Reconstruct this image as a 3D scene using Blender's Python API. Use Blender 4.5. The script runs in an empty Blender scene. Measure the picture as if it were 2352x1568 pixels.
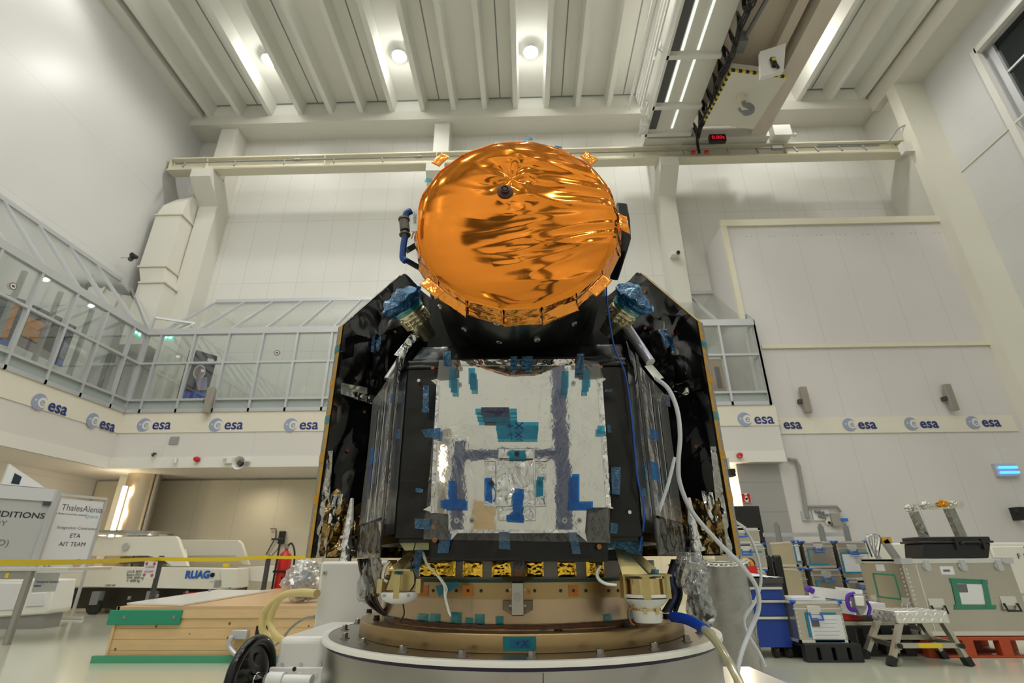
import bpy, math, random
from mathutils import Vector, Matrix, noise
random.seed(7)
sc = bpy.context.scene
COL = sc.collection
# ------------------------------------------------------------------ camera
FPX = 1166.0; CAMH = 1.1
PITCH, YAW, ROLL = math.radians(23.28), math.radians(1.50), math.radians(-0.33)
def _axes():
    cp, sp = math.cos(PITCH), math.sin(PITCH)
    r = Vector((1, 0, 0)); f = Vector((0, cp, sp)); u = Vector((0, -sp, cp))
    c, s = math.cos(ROLL), math.sin(ROLL)
    r, u = c * r + s * u, -s * r + c * u
    Z = Matrix.Rotation(YAW, 3, 'Z')
    return Z @ r, Z @ u, Z @ f
CR, CU, CF = _axes()
def at(x, y, X=None, Y=None, Z=None):
    """world point seen at photo pixel (x, y), on the plane X=, Y= or Z="""
    d = CR * ((x - 1176) / FPX) + CU * ((784 - y) / FPX) + CF
    t = X / d.x if X is not None else Y / d.y if Y is not None else (Z - CAMH) / d.z
    return Vector((0, 0, CAMH)) + d * t
cam_d = bpy.data.cameras.new('camera'); cam = bpy.data.objects.new('camera', cam_d); COL.objects.link(cam)
cam_d.sensor_width = 36; cam_d.lens = FPX / 2352 * 36; cam_d.clip_end = 200; cam_d.clip_start = 0.05
M3 = Matrix((CR, CU, -CF)).transposed()
cam.matrix_world = Matrix.Translation((0, 0, CAMH)) @ M3.to_4x4()
cam_d.dof.use_dof = True; cam_d.dof.focus_distance = 1.55; cam_d.dof.aperture_fstop = 7.0
sc.camera = cam
# ------------------------------------------------------------------ world, exposure
w = bpy.data.worlds.new('world'); sc.world = w; w.use_nodes = True
w.node_tree.nodes['Background'].inputs[0].default_value = (0.8, 0.85, 0.9, 1)
w.node_tree.nodes['Background'].inputs[1].default_value = 0.3
sc.view_settings.view_transform = 'Standard'; sc.view_settings.look = 'None'
sc.view_settings.gamma = 1; sc.view_settings.exposure = -0.02
try: sc.view_settings.use_curve_mapping = False
except Exception: pass
sc.cycles.max_bounces = 8; sc.cycles.diffuse_bounces = 4; sc.cycles.glossy_bounces = 4
sc.cycles.transparent_max_bounces = 12; sc.cycles.sample_clamp_indirect = 6
LAMP_W = 330.0
LAMP_COL = (1.0, 0.985, 0.93)
def point_light(name, loc, power, col, radius=.15, parent=None):
    l = bpy.data.lights.new(name, 'POINT'); l.energy = power; l.color = col; l.shadow_soft_size = radius
    o = bpy.data.objects.new(name, l); COL.objects.link(o); o.location = loc
    if parent: o.parent = parent
    return o
def spot_light(name, loc, power, col, radius=.2, size=2.55, blend=.5):
    l = bpy.data.lights.new(name, 'SPOT'); l.energy = power; l.color = col; l.shadow_soft_size = radius; l.spot_size = size; l.spot_blend = blend
    o = bpy.data.objects.new(name, l); COL.objects.link(o); o.location = loc; return o
LAMPS = [(0.39 + 4.6 * i, 12.25) for i in range(-2, 3)] + [(-1.9 + 4.6 * i, 7.9) for i in range(-2, 4)] + \
        [(0.39 + 4.6 * i, 3.5) for i in range(-2, 3)] + [(-1.9 + 4.6 * i, -1.0) for i in range(-2, 4)] + \
        [(0.39 + 4.6 * i, -5.5) for i in range(-2, 3)] + [(-1.9 + 4.6 * i, -9.6) for i in range(-2, 4)]
# ------------------------------------------------------------------ tags
def thing(name, label, cat, loc=(0, 0, 0), rotz=0, group=None):
    o = bpy.data.objects.new(name, None); COL.objects.link(o); o.empty_display_size = .1
    o.location = loc; o.rotation_euler = (0, 0, rotz); o['label'] = label; o['category'] = cat
    if group: o['group'] = group
    return o
def tag(o, label, cat, group=None):
    o['label'] = label; o['category'] = cat
    if group: o['group'] = group
    return o
def dup(root, loc=None, rotz=None, label=None, group=None):
    r = root.copy(); COL.objects.link(r)
    if loc is not None: r.location = loc
    if rotz is not None: r.rotation_euler = (0, 0, rotz)
    if label: r['label'] = label
    if group: r['group'] = group
    for ch in list(root.children):
        c = ch.copy(); COL.objects.link(c); c.parent = r
        for g in list(ch.children):
            d = g.copy(); COL.objects.link(d); d.parent = c
    return r
# ------------------------------------------------------------------ mesh builder (world or local coordinates)
def abspos(o):
    p = Vector((0, 0, 0))
    while o is not None:
        p += Vector(o.location); o = o.parent
    return p
class MB:
    def __init__(s): s.v = []; s.f = []; s.s = []
    def add(s, V, F, smooth=False):
        n = len(s.v); s.v += [Vector(p) for p in V]
        for f in F: s.f.append([i + n for i in f]); s.s.append(smooth)
        return s
    def bx(s, x0, x1, y0, y1, z0, z1):
        V = [(x, y, z) for x in (x0, x1) for y in (y0, y1) for z in (z0, z1)]
        return s.add(V, [(0, 1, 3, 2), (4, 6, 7, 5), (0, 4, 5, 1), (2, 3, 7, 6), (0, 2, 6, 4), (1, 5, 7, 3)])
    def obx(s, c, ax, ay, az):
        """oriented box: centre and three half-extent vectors"""
        c, ax, ay, az = map(Vector, (c, ax, ay, az))
        V = [c + ax * i + ay * j + az * k for i in (-1, 1) for j in (-1, 1) for k in (-1, 1)]
        return s.add(V, [(0, 1, 3, 2), (4, 6, 7, 5), (0, 4, 5, 1), (2, 3, 7, 6), (0, 2, 6, 4), (1, 5, 7, 3)])
    def bar(s, p0, p1, w, h=None, up=(0, 0, 1)):
        """rectangular bar between two points; w sideways, h along up"""
        p0, p1 = Vector(p0), Vector(p1); d = p1 - p0; h = w if h is None else h
        dn = d.normalized(); u = Vector(up)
        if abs(dn.dot(u)) > .98: u = Vector((0, 1, 0))
        sd = dn.cross(u).normalized(); u = sd.cross(dn)
        return s.obx((p0 + p1) / 2, d / 2, sd * w / 2, u * h / 2)
    def ring(s, p, d, r, n, ph=0):
        d = Vector(d).normalized(); a = d.orthogonal().normalized(); b = d.cross(a)
        return [Vector(p) + a * r * math.cos(ph + 2 * math.pi * i / n) + b * r * math.sin(ph + 2 * math.pi * i / n) for i in range(n)]
    def cyl(s, p0, p1, r0, r1=None, n=20, cap=True, smooth=True, ph=0):
        p0, p1 = Vector(p0), Vector(p1); r1 = r0 if r1 is None else r1; d = p1 - p0
        V = s.ring(p0, d, r0, n, ph) + s.ring(p1, d, r1, n, ph)
        s.add(V, [(i, (i + 1) % n, n + (i + 1) % n, n + i) for i in range(n)], smooth)
        if cap:
            s.add(V[:n], [list(range(n))[::-1]]); s.add(V[n:], [list(range(n))])
        return s
    def tube(s, pts, r, n=8, cap=True):
        pts = [Vector(p) for p in pts]; N = len(pts); rr = r if isinstance(r, (list, tuple)) else [r] * N
        T = [(pts[min(i + 1, N - 1)] - pts[max(i - 1, 0)]).normalized() for i in range(N)]
        a = T[0].orthogonal().normalized(); V = []
        for i in range(N):
            a = (a - T[i] * a.dot(T[i])).normalized(); b = T[i].cross(a)
            V += [pts[i] + (a * math.cos(2 * math.pi * k / n) + b * math.sin(2 * math.pi * k / n)) * rr[i] for k in range(n)]
        F = [(i * n + k, i * n + (k + 1) % n, (i + 1) * n + (k + 1) % n, (i + 1) * n + k) for i in range(N - 1) for k in range(n)]
        s.add(V, F, True)
        if cap: s.add(V[:n], [list(range(n))[::-1]]); s.add(V[-n:], [list(range(n))])
        return s
    def lathe(s, prof, c=(0, 0, 0), n=64, smooth=True, axis='Z', a0=0, a1=2 * math.pi):
        full = abs(a1 - a0 - 2 * math.pi) < 1e-6; m = n if full else n + 1; V = []
        for r, z in prof:
            for k in range(m):
                a = a0 + (a1 - a0) * k / n; x, y = r * math.cos(a), r * math.sin(a)
                V.append(Vector(c) + (Vector((x, y, z)) if axis == 'Z' else Vector((x, z, y)) if axis == 'Y' else Vector((z, x, y))))
        F = [(j * m + k, j * m + (k + 1) % m, (j + 1) * m + (k + 1) % m, (j + 1) * m + k) for j in range(len(prof) - 1) for k in range(n)]
        return s.add(V, F, smooth)
    def prism(s, poly, vec):
        n = len(poly); P = [Vector(p) for p in poly]; Q = [p + Vector(vec) for p in P]
        s.add(P + Q, [list(range(n))[::-1], list(range(n, 2 * n))] + [(i, (i + 1) % n, n + (i + 1) % n, n + i) for i in range(n)])
        return s
    def quad(s, a, b, c, d): return s.add([a, b, c, d], [(0, 1, 2, 3)])
    def hull4(s, A, B):
        """solid between two quads"""
        return s.add(list(A) + list(B), [(3, 2, 1, 0), (4, 5, 6, 7)] + [(i, (i + 1) % 4, 4 + (i + 1) % 4, 4 + i) for i in range(4)])
    def grid(s, nu, nv, fn, smooth=True):
        V = [fn(i / nu, j / nv) for i in range(nu + 1) for j in range(nv + 1)]; m = nv + 1
        return s.add(V, [(i * m + j, (i + 1) * m + j, (i + 1) * m + j + 1, i * m + j + 1) for i in range(nu) for j in range(nv)], smooth)
    def hexb(s, c, r, h, d=(0, 0, 1), washer=True):
        d = Vector(d).normalized(); c = Vector(c)
        if washer: s.cyl(c, c + d * h * .2, r * 1.45, n=20)
        s.cyl(c, c + d * h, r, n=6, smooth=False)
        s.cyl(c + d * h, c + d * h * 1.12, r * .8, r * .6, n=12); return s
    def build(s, name, mat=None, parent=None, bevel=0, world=True, structure=False, solid=0, fixn=True, sharp=38):
        off = abspos(parent) if (world and parent is not None) else Vector((0, 0, 0))
        me = bpy.data.meshes.new(name); me.from_pydata([tuple(p - off) for p in s.v], [], s.f)
        me.polygons.foreach_set('use_smooth', s.s); me.update()
        if fixn:
            import bmesh
            b = bmesh.new(); b.from_mesh(me); bmesh.ops.remove_doubles(b, verts=b.verts, dist=1e-5)
            bmesh.ops.recalc_face_normals(b, faces=b.faces); b.to_mesh(me); b.free()
        if sharp: me.set_sharp_from_angle(angle=math.radians(sharp))
        o = bpy.data.objects.new(name, me); COL.objects.link(o)
        if mat: me.materials.append(mat)
        if parent is not None: o.parent = parent
        if bevel:
            m = o.modifiers.new('bevel', 'BEVEL'); m.width = bevel; m.segments = 2; m.limit_method = 'ANGLE'; m.angle_limit = .7
        if solid:
            m = o.modifiers.new('solid', 'SOLIDIFY'); m.thickness = solid; m.offset = 0
        if structure: o['kind'] = 'structure'
        return o
def spline(pts, k=8):
    P = [Vector(p) for p in pts]; P = [2 * P[0] - P[1]] + P + [2 * P[-1] - P[-2]]; out = []
    for i in range(1, len(P) - 2):
        for j in range(k):
            t = j / k; a, b, c, d = P[i - 1:i + 3]
            out.append(.5 * ((2 * b) + (c - a) * t + (2 * a - 5 * b + 4 * c - d) * t * t + (3 * b - a - 3 * c + d) * t ** 3))
    out.append(P[-2]); return out
def text(s, size, org, mat, parent=None, u=(1, 0, 0), up=(0, 0, 1), align='LEFT', name='lettering', ext=.001, bold=0, shear=0, structure=False, scale_x=1):
    cu = bpy.data.curves.new(name, 'FONT'); cu.body = s; cu.size = size; cu.align_x = align; cu.extrude = ext; cu.offset = bold; cu.shear = shear
    cu.resolution_u = 3
    tmp = bpy.data.objects.new(name, cu); COL.objects.link(tmp)
    me = bpy.data.meshes.new_from_object(tmp); bpy.data.objects.remove(tmp)
    u = Vector(u).normalized(); up = Vector(up); up = (up - u * up.dot(u)).normalized(); n = u.cross(up)
    off = abspos(parent) if parent is not None else Vector((0, 0, 0))
    for v in me.vertices:
        c = v.co.copy(); v.co = Vector(org) - off + u * c.x * scale_x + up * c.y + n * c.z
    me.materials.clear(); me.materials.append(mat); me.name = name
    o = bpy.data.objects.new(name, me); COL.objects.link(o)
    if parent is not None: o.parent = parent
    if structure: o['kind'] = 'structure'
    return o
# ------------------------------------------------------------------ materials
def mat(name, col, rough=.5, metal=0, spec=.5, noise_amt=0, noise_scale=5, bump=0, bump_scale=20, coat=0, emit=None, emit_s=0, aniso=None, distort=0, detail=4, stretch=None):
    m = bpy.data.materials.new(name); m.use_nodes = True; nt = m.node_tree; N, L = nt.nodes, nt.links
    b = N['Principled BSDF']; b.inputs['Base Color'].default_value = (*col, 1); b.inputs['Roughness'].default_value = rough
    b.inputs['Metallic'].default_value = metal; b.inputs['Specular IOR Level'].default_value = spec
    if coat: b.inputs['Coat Weight'].default_value = coat; b.inputs['Coat Roughness'].default_value = .05
    if emit: b.inputs['Emission Color'].default_value = (*emit, 1); b.inputs['Emission Strength'].default_value = emit_s
    if noise_amt or bump:
        tc = N.new('ShaderNodeTexCoord'); src = tc.outputs['Object']
        if stretch:
            mp = N.new('ShaderNodeMapping'); mp.inputs['Scale'].default_value = stretch; L.new(src, mp.inputs[0]); src = mp.outputs[0]
    if noise_amt:
        n = N.new('ShaderNodeTexNoise'); n.inputs['Scale'].default_value = noise_scale; n.inputs['Detail'].default_value = 5; L.new(src, n.inputs['Vector'])
        mx = N.new('ShaderNodeMix'); mx.data_type = 'RGBA'
        mx.inputs[6].default_value = (*[c * (1 - noise_amt) for c in col], 1); mx.inputs[7].default_value = (*[min(1, c * (1 + noise_amt)) for c in col], 1)
        L.new(n.outputs['Fac'], mx.inputs[0]); L.new(mx.outputs[2], b.inputs['Base Color'])
    if bump:
        n = N.new('ShaderNodeTexNoise'); n.inputs['Scale'].default_value = bump_scale; n.inputs['Detail'].default_value = detail; n.inputs['Distortion'].default_value = distort
        L.new(src, n.inputs['Vector'])
        bp = N.new('ShaderNodeBump'); bp.inputs['Strength'].default_value = bump; bp.inputs['Distance'].default_value = .01
        L.new(n.outputs['Fac'], bp.inputs['Height']); L.new(bp.outputs[0], b.inputs['Normal'])
    return m
def panel_mat(name, col, du, dv, axis='X', line=.006, dark=.72, rough=.35, off=(0, 0)):
    """painted wall panels with fine joint lines; axis = horizontal direction along the wall"""
    m = mat(name, col, rough); nt = m.node_tree; N, L = nt.nodes, nt.links; b = N['Principled BSDF']
    tc = N.new('ShaderNodeTexCoord'); sp = N.new('ShaderNodeSeparateXYZ'); L.new(tc.outputs['Object'], sp.inputs[0])
    def seam(out, d, o):
        if not d: return None
        a = N.new('ShaderNodeMath'); a.operation = 'ADD'; a.inputs[1].default_value = 1000 * d + o; L.new(out, a.inputs[0])
        q = N.new('ShaderNodeMath'); q.operation = 'MODULO'; q.inputs[1].default_value = d; L.new(a.outputs[0], q.inputs[0])
        g = N.new('ShaderNodeMath'); g.operation = 'LESS_THAN'; g.inputs[1].default_value = line * 2; L.new(q.outputs[0], g.inputs[0]); return g.outputs[0]
    s1 = seam(sp.outputs['XYZ'.index(axis)], du, off[0]); s2 = seam(sp.outputs['Y' if axis == 'Z' else 'Z'], dv, off[1])
    if s1 and s2:
        mx_ = N.new('ShaderNodeMath'); mx_.operation = 'MAXIMUM'; L.new(s1, mx_.inputs[0]); L.new(s2, mx_.inputs[1]); f = mx_.outputs[0]
    else: f = s1 or s2
    n = N.new('ShaderNodeTexNoise'); n.inputs['Scale'].default_value = .6; L.new(tc.outputs['Object'], n.inputs['Vector'])
    c1 = N.new('ShaderNodeMix'); c1.data_type = 'RGBA'; c1.inputs[6].default_value = (*[c * .96 for c in col], 1); c1.inputs[7].default_value = (*[min(1, c * 1.04) for c in col], 1)
    L.new(n.outputs['Fac'], c1.inputs[0])
    mx = N.new('ShaderNodeMix'); mx.data_type = 'RGBA'; L.new(c1.outputs[2], mx.inputs[6]); mx.inputs[7].default_value = (*[c * dark for c in col], 1)
    L.new(f, mx.inputs[0]); L.new(mx.outputs[2], b.inputs['Base Color']); return m
def film_mat(name, tint, glossy=.25, rough=.08, bump=.5, bscale=18, refl=(1, 1, 1), body=0.0, bodycol=(.8, .8, .8), distort=1.0, edge=.8):
    """thin clear film or tape: see-through tint, a share of gloss, an optional milky body"""
    m = bpy.data.materials.new(name); m.use_nodes = True; nt = m.node_tree; N, L = nt.nodes, nt.links
    for n in list(N): N.remove(n)
    out = N.new('ShaderNodeOutputMaterial'); tr = N.new('ShaderNodeBsdfTransparent'); tr.inputs[0].default_value = (*tint, 1)
    gl = N.new('ShaderNodeBsdfGlossy'); gl.inputs['Roughness'].default_value = rough; gl.inputs['Color'].default_value = (*refl, 1)
    mx = N.new('ShaderNodeMixShader'); L.new(tr.outputs[0], mx.inputs[1]); L.new(gl.outputs[0], mx.inputs[2])
    lw = N.new('ShaderNodeLayerWeight'); lw.inputs[0].default_value = .35
    a = N.new('ShaderNodeMath'); a.operation = 'MULTIPLY_ADD'; a.inputs[1].default_value = edge; a.inputs[2].default_value = glossy; a.use_clamp = True
    L.new(lw.outputs['Facing'], a.inputs[0]); L.new(a.outputs[0], mx.inputs[0])
    if bump:
        tc = N.new('ShaderNodeTexCoord'); n = N.new('ShaderNodeTexNoise'); n.inputs['Scale'].default_value = bscale; n.inputs['Detail'].default_value = 3; n.inputs['Distortion'].default_value = distort
        L.new(tc.outputs['Object'], n.inputs['Vector']); bp = N.new('ShaderNodeBump'); bp.inputs['Strength'].default_value = bump; bp.inputs['Distance'].default_value = .01
        L.new(n.outputs['Fac'], bp.inputs['Height']); L.new(bp.outputs[0], gl.inputs['Normal']); L.new(bp.outputs[0], lw.inputs['Normal'])
    last = mx
    if body:
        df = N.new('ShaderNodeBsdfDiffuse'); df.inputs[0].default_value = (*bodycol, 1)
        m2 = N.new('ShaderNodeMixShader'); m2.inputs[0].default_value = body; L.new(mx.outputs[0], m2.inputs[1]); L.new(df.outputs[0], m2.inputs[2]); last = m2
    L.new(last.outputs[0], out.inputs[0]); return m
def foil_mat(name, col, rough=.12, bump=.6, scale=14, vor=True, metal=1, spec=.5, smooth_amt=0.02):
    """crinkled foil: creases from distorted voronoi cells plus fine noise"""
    m = mat(name, col, rough, metal, spec); nt = m.node_tree; N, L = nt.nodes, nt.links; b = N['Principled BSDF']
    tc = N.new('ShaderNodeTexCoord'); ns = N.new('ShaderNodeTexNoise'); ns.inputs['Scale'].default_value = scale * .5; ns.inputs['Detail'].default_value = 3
    L.new(tc.outputs['Object'], ns.inputs['Vector'])
    mp = N.new('ShaderNodeVectorMath'); mp.operation = 'MULTIPLY_ADD'; mp.inputs[1].default_value = (.12,) * 3; L.new(ns.outputs['Color'], mp.inputs[0]); L.new(tc.outputs['Object'], mp.inputs[2])
    v = N.new('ShaderNodeTexVoronoi'); v.feature = 'F1'; v.distance = 'CHEBYCHEV' if vor else 'EUCLIDEAN'; v.inputs['Scale'].default_value = scale; L.new(mp.outputs[0], v.inputs['Vector'])
    bp = N.new('ShaderNodeBump'); bp.inputs['Strength'].default_value = bump; bp.inputs['Distance'].default_value = smooth_amt
    L.new(v.outputs['Distance'], bp.inputs['Height']); L.new(bp.outputs[0], b.inputs['Normal']); return m
M = {}
M['wall'] = panel_mat('wall_panels', (.69, .68, .64), .95, 2.6, 'X', off=(.3, .4), rough=.55)
M['wall_side'] = panel_mat('side_wall_panels', (.66, .66, .645), 0, 3.2, 'Y', dark=.82)
M['wall_low'] = panel_mat('lower_wall_panels', (.62, .58, .47), 1.2, 0, 'X')
M['door'] = panel_mat('hangar_door_panels', (.66, .635, .62), 1.22, 0, 'X', dark=.80)
M['concrete'] = mat('cream_paint_concrete', (.68, .665, .60), .55, noise_amt=.03, noise_scale=1.2)
M['cream'] = mat('cream_crane_paint', (.72, .68, .53), .4)
M['ceil'] = mat('ceiling_paint', (.75, .75, .70), .6, noise_amt=.03, noise_scale=.8)
M['white'] = mat('white_paint', (.76, .75, .71), .35)
M['whiteg'] = mat('white_gloss', (.80, .79, .76), .22)
M['band'] = mat('cream_band', (.74, .70, .60), .5)
M['fascia'] = panel_mat('fascia_panels', (.68, .66, .63), 2.4, 0, 'X', dark=.85)
M['alu'] = mat('grey_aluminium_profile', (.56, .57, .59), .35, .45)
M['alud'] = mat('dark_grey_profile', (.22, .23, .24), .5)
M['glass'] = film_mat('gallery_glass', (.86, .90, .88), .05, .02, 0)
M['frost'] = mat('frosted_panel', (.36, .41, .40), .25)
M['grey'] = mat('grey_paint', (.30, .30, .29), .5)
M['dgrey'] = mat('dark_grey', (.06, .06, .065), .5)
M['black'] = mat('black_plastic', (.008, .008, .009), .35)
M['rubber'] = mat('black_rubber', (.012, .012, .012), .6)
M['steel'] = mat('brushed_steel', (.47, .455, .43), .3, 1, noise_amt=.06, noise_scale=3)
M['steeld'] = mat('turntable_steel', (.36, .345, .32), .36, 1, noise_amt=.12, noise_scale=2.5, bump=.03, bump_scale=60)
M['bolt'] = mat('bolt_steel', (.42, .40, .38), .28, 1)
M['chrome'] = mat('chrome', (.8, .8, .8), .12, 1)
M['casealu'] = mat('case_aluminium', (.56, .53, .46), .30, .9, noise_amt=.08, noise_scale=2.0)
M['alubright'] = mat('bright_aluminium', (.78, .77, .74), .3, .7)
M['navy'] = mat('navy_lettering', (.012, .025, .17), .5)
M['logo'] = mat('grey_blue_emblem', (.30, .35, .50), .5)
M['ink'] = mat('black_ink', (.02, .02, .02), .6)
M['inkg'] = mat('grey_ink', (.14, .14, .15), .6)
M['paper'] = mat('white_paper', (.74, .75, .78), .6)
M['red'] = mat('red_paint', (.55, .015, .012), .3)
M['yellow'] = mat('yellow_tape', (.72, .55, .03), .45)
M['blued'] = mat('blue_drawer', (.008, .045, .30), .35)
M['bluep'] = mat('blue_plastic', (.03, .16, .62), .4)
M['green'] = mat('green_foam', (.02, .27, .16), .5, noise_amt=.08, noise_scale=8)
M['orange'] = mat('orange_pallet', (.42, .06, .015), .5, noise_amt=.12)
# ================================================================== THE SETTING
XL, XR, YB, YR, ZC = -12.75, 14.0, 15.2, -12.5, 17.5
def floor_material():
    m = mat('glossy_floor', (.55, .56, .45), .13, noise_amt=.03, noise_scale=.7, bump=.02, bump_scale=3)
    return m
M['floor'] = floor_material()
MB().bx(XL - .3, XR + .3, YR - .3, YB + .3, -.2, 0).build('floor', M['floor'], structure=True)
MB().bx(XL - .3, XL, YR, YB, 0, ZC).build('wall_left', M['wall_side'], structure=True)
MB().bx(XL - .3, XR + .3, YB, YB + .3, 0, ZC).build('wall_back', M['wall'], structure=True)
MB().bx(XL - .3, XR + .3, YR - .3, YR, 0, ZC).build('wall_rear', panel_mat('rear_wall_panels', (.70, .69, .65), 1.2, 3, 'X', dark=.85), structure=True)
# ceiling slab with ribs and seams
b = MB().bx(XL - .3, XR + .3, YR - .3, YB + .3, ZC, ZC + .2)
ceil = b.build('ceiling', M['ceil'], structure=True)
ribs = MB()
k = -11
for k in range(-10, 12):
    x = -.19 + 1.185 * k
    if XL + .2 < x < XR - .2:
        ribs.hull4([(x - .16, YR, ZC), (x + .16, YR, ZC), (x + .085, YR, 16.93), (x - .085, YR, 16.93)],
                   [(x - .16, 14.32, ZC), (x + .16, 14.32, ZC), (x + .085, 14.32, 16.93), (x - .085, 14.32, 16.93)])
ribs.build('rib', M['ceil'], ceil)
sm = MB()
for k in range(-6, 6):
    x = -.78 + 2.37 * k
    if XL < x < XR: sm.bx(x - .02, x + .02, YR, 14.3, ZC - .012, ZC)
sm.bx(XL, XR, 14.27, 14.3, ZC - .02, ZC)
sm.build('joint', M['alud'], ceil)
MB().bx(XL, XR, 14.3, YB, 16.52, 16.95).build('trim_1', M['concrete'], structure=True)   # beam under the ribs
MB().bx(XL, XR, 14.32, YB, 16.95, ZC).build('trim_2', M['ceil'], structure=True)
MB().bx(XL, XL + .42, YR, 14.3, 16.9, ZC).build('trim_3', M['ceil'], structure=True)
MB().bx(13.05, XR, YR, 14.3, 16.3, ZC).build('trim_4', M['concrete'], structure=True)   # edge beam above the right wall
n = 5
for x, wd in ((-11.26, .66), (-3.0, .58), (5.09, .56)):
    c = MB().bx(x - wd / 2, x + wd / 2, 14.5, YB, 0 if x < 0 or True else 3, 16.52)
    c.prism([(x - wd / 2 - .03, 14.5, 13.86), (x - wd / 2 - .03, 13.72, 13.86), (x - wd / 2 - .03, 13.72, 13.5), (x - wd / 2 - .03, 14.5, 12.8)], (wd + .06, 0, 0))
    c.build('trim_%d' % n, M['concrete'], structure=True); n += 1
# right-hand column in front of the hangar door wall
MB().bx(13.02, XR + .05, 13.1, 13.5, 0, 16.3).build('trim_%d' % n, mat('column_cream', (.74, .72, .62), .5), structure=True); n += 1
c = MB().bx(12.7, 13.02, 13.3, 13.5, 13.45, 13.86); c.build('trim_%d' % n, M['concrete'], structure=True); n += 1
MB().bx(13.3, XR, 13.5, YB, 0, 16.5).build('trim_%d' % n, M['concrete'], structure=True); n += 1
# right wall with a high dark window
wy1, wz1, wy0, wz0 = 11.2, 15.3, -3.0, 8.2
r = MB().bx(XR, XR + .3, YR, wy0, 0, ZC).bx(XR, XR + .3, wy1, YB, 0, ZC).bx(XR, XR + .3, wy0, wy1, 0, wz0).bx(XR, XR + .3, wy0, wy1, wz1, ZC)
r.build('wall_right', panel_mat('right_wall_panels', (.64, .645, .64), 0, 3.4, 'Y', dark=.85), structure=True)
fr = MB(); t = .28
fr.bx(XR - .06, XR + .1, wy1 - .05, wy1 + .14, wz0 - .1, wz1 + .14).bx(XR - .06, XR + .1, wy0, wy1, wz1 - .04, wz1 + .14).bx(XR - .06, XR + .1, wy0, wy1, wz0 - .14, wz0)
w3 = fr.build('window_3', M['white'], structure=True)
g = MB().bx(XR + .28, XR + .34, wy0, wy1, wz0, wz1).build('pane', mat('dark_window_glass', (.012, .016, .018), .12), w3)
tr = MB()
for i in range(1, 7): tr.bx(XR + .22, XR + .3, wy0, wy1, wz1 - 1.2 * i - .03, wz1 - 1.2 * i + .03)
for i in range(0, 4): tr.bx(XR + .2, XR + .3, wy1 - .3 - 3.6 * i, wy1 - 3.6 * i, wz0, wz1)
tr.build('transom', M['alu'], w3)
MB().bx(XR - .03, XR, 9.5, 13.1, 12.35, 12.42).build('trim_%d' % n, M['concrete'], structure=True); n += 1
# hangar door box on the right of the back wall
DX = 6.33
d1 = MB().bx(DX, 13.1, 13.5, YB, 0, 10.85).build('door_1', M['door'], structure=True)
MB().bx(DX - .06, 13.1, 13.43, 13.52, 10.72, 10.95).bx(DX - .05, DX + .1, 13.44, 13.56, 7.4, 10.9).build('door_frame', M['cream'], d1)
MB().bx(6.72, 13.02, 13.44, 13.5, 6.55, 6.66).build('rail', M['cream'], d1)
MB().bx(DX + .25, 12.86, 13.47, 13.5, 4.12, 4.55).build('sign_band', M['band'], d1)
kn = MB()
for i in range(9):
    for dx in (0, .16): kn.cyl((7.0 + i * .72 + dx, 13.5, 10.35), (7.0 + i * .72 + dx, 13.485, 10.35), .018, n=8)
kn.build('bolt', M['alu'], d1)
# grey shutter wall under the gallery, beside the warm-lit passage
MB().bx(5.42, 6.5, 13.47, YB, 0, 3.36).build('door_2', panel_mat('shutter_slats', (.36, .35, .34), 0, .72, 'X', dark=.6), structure=True)
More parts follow.
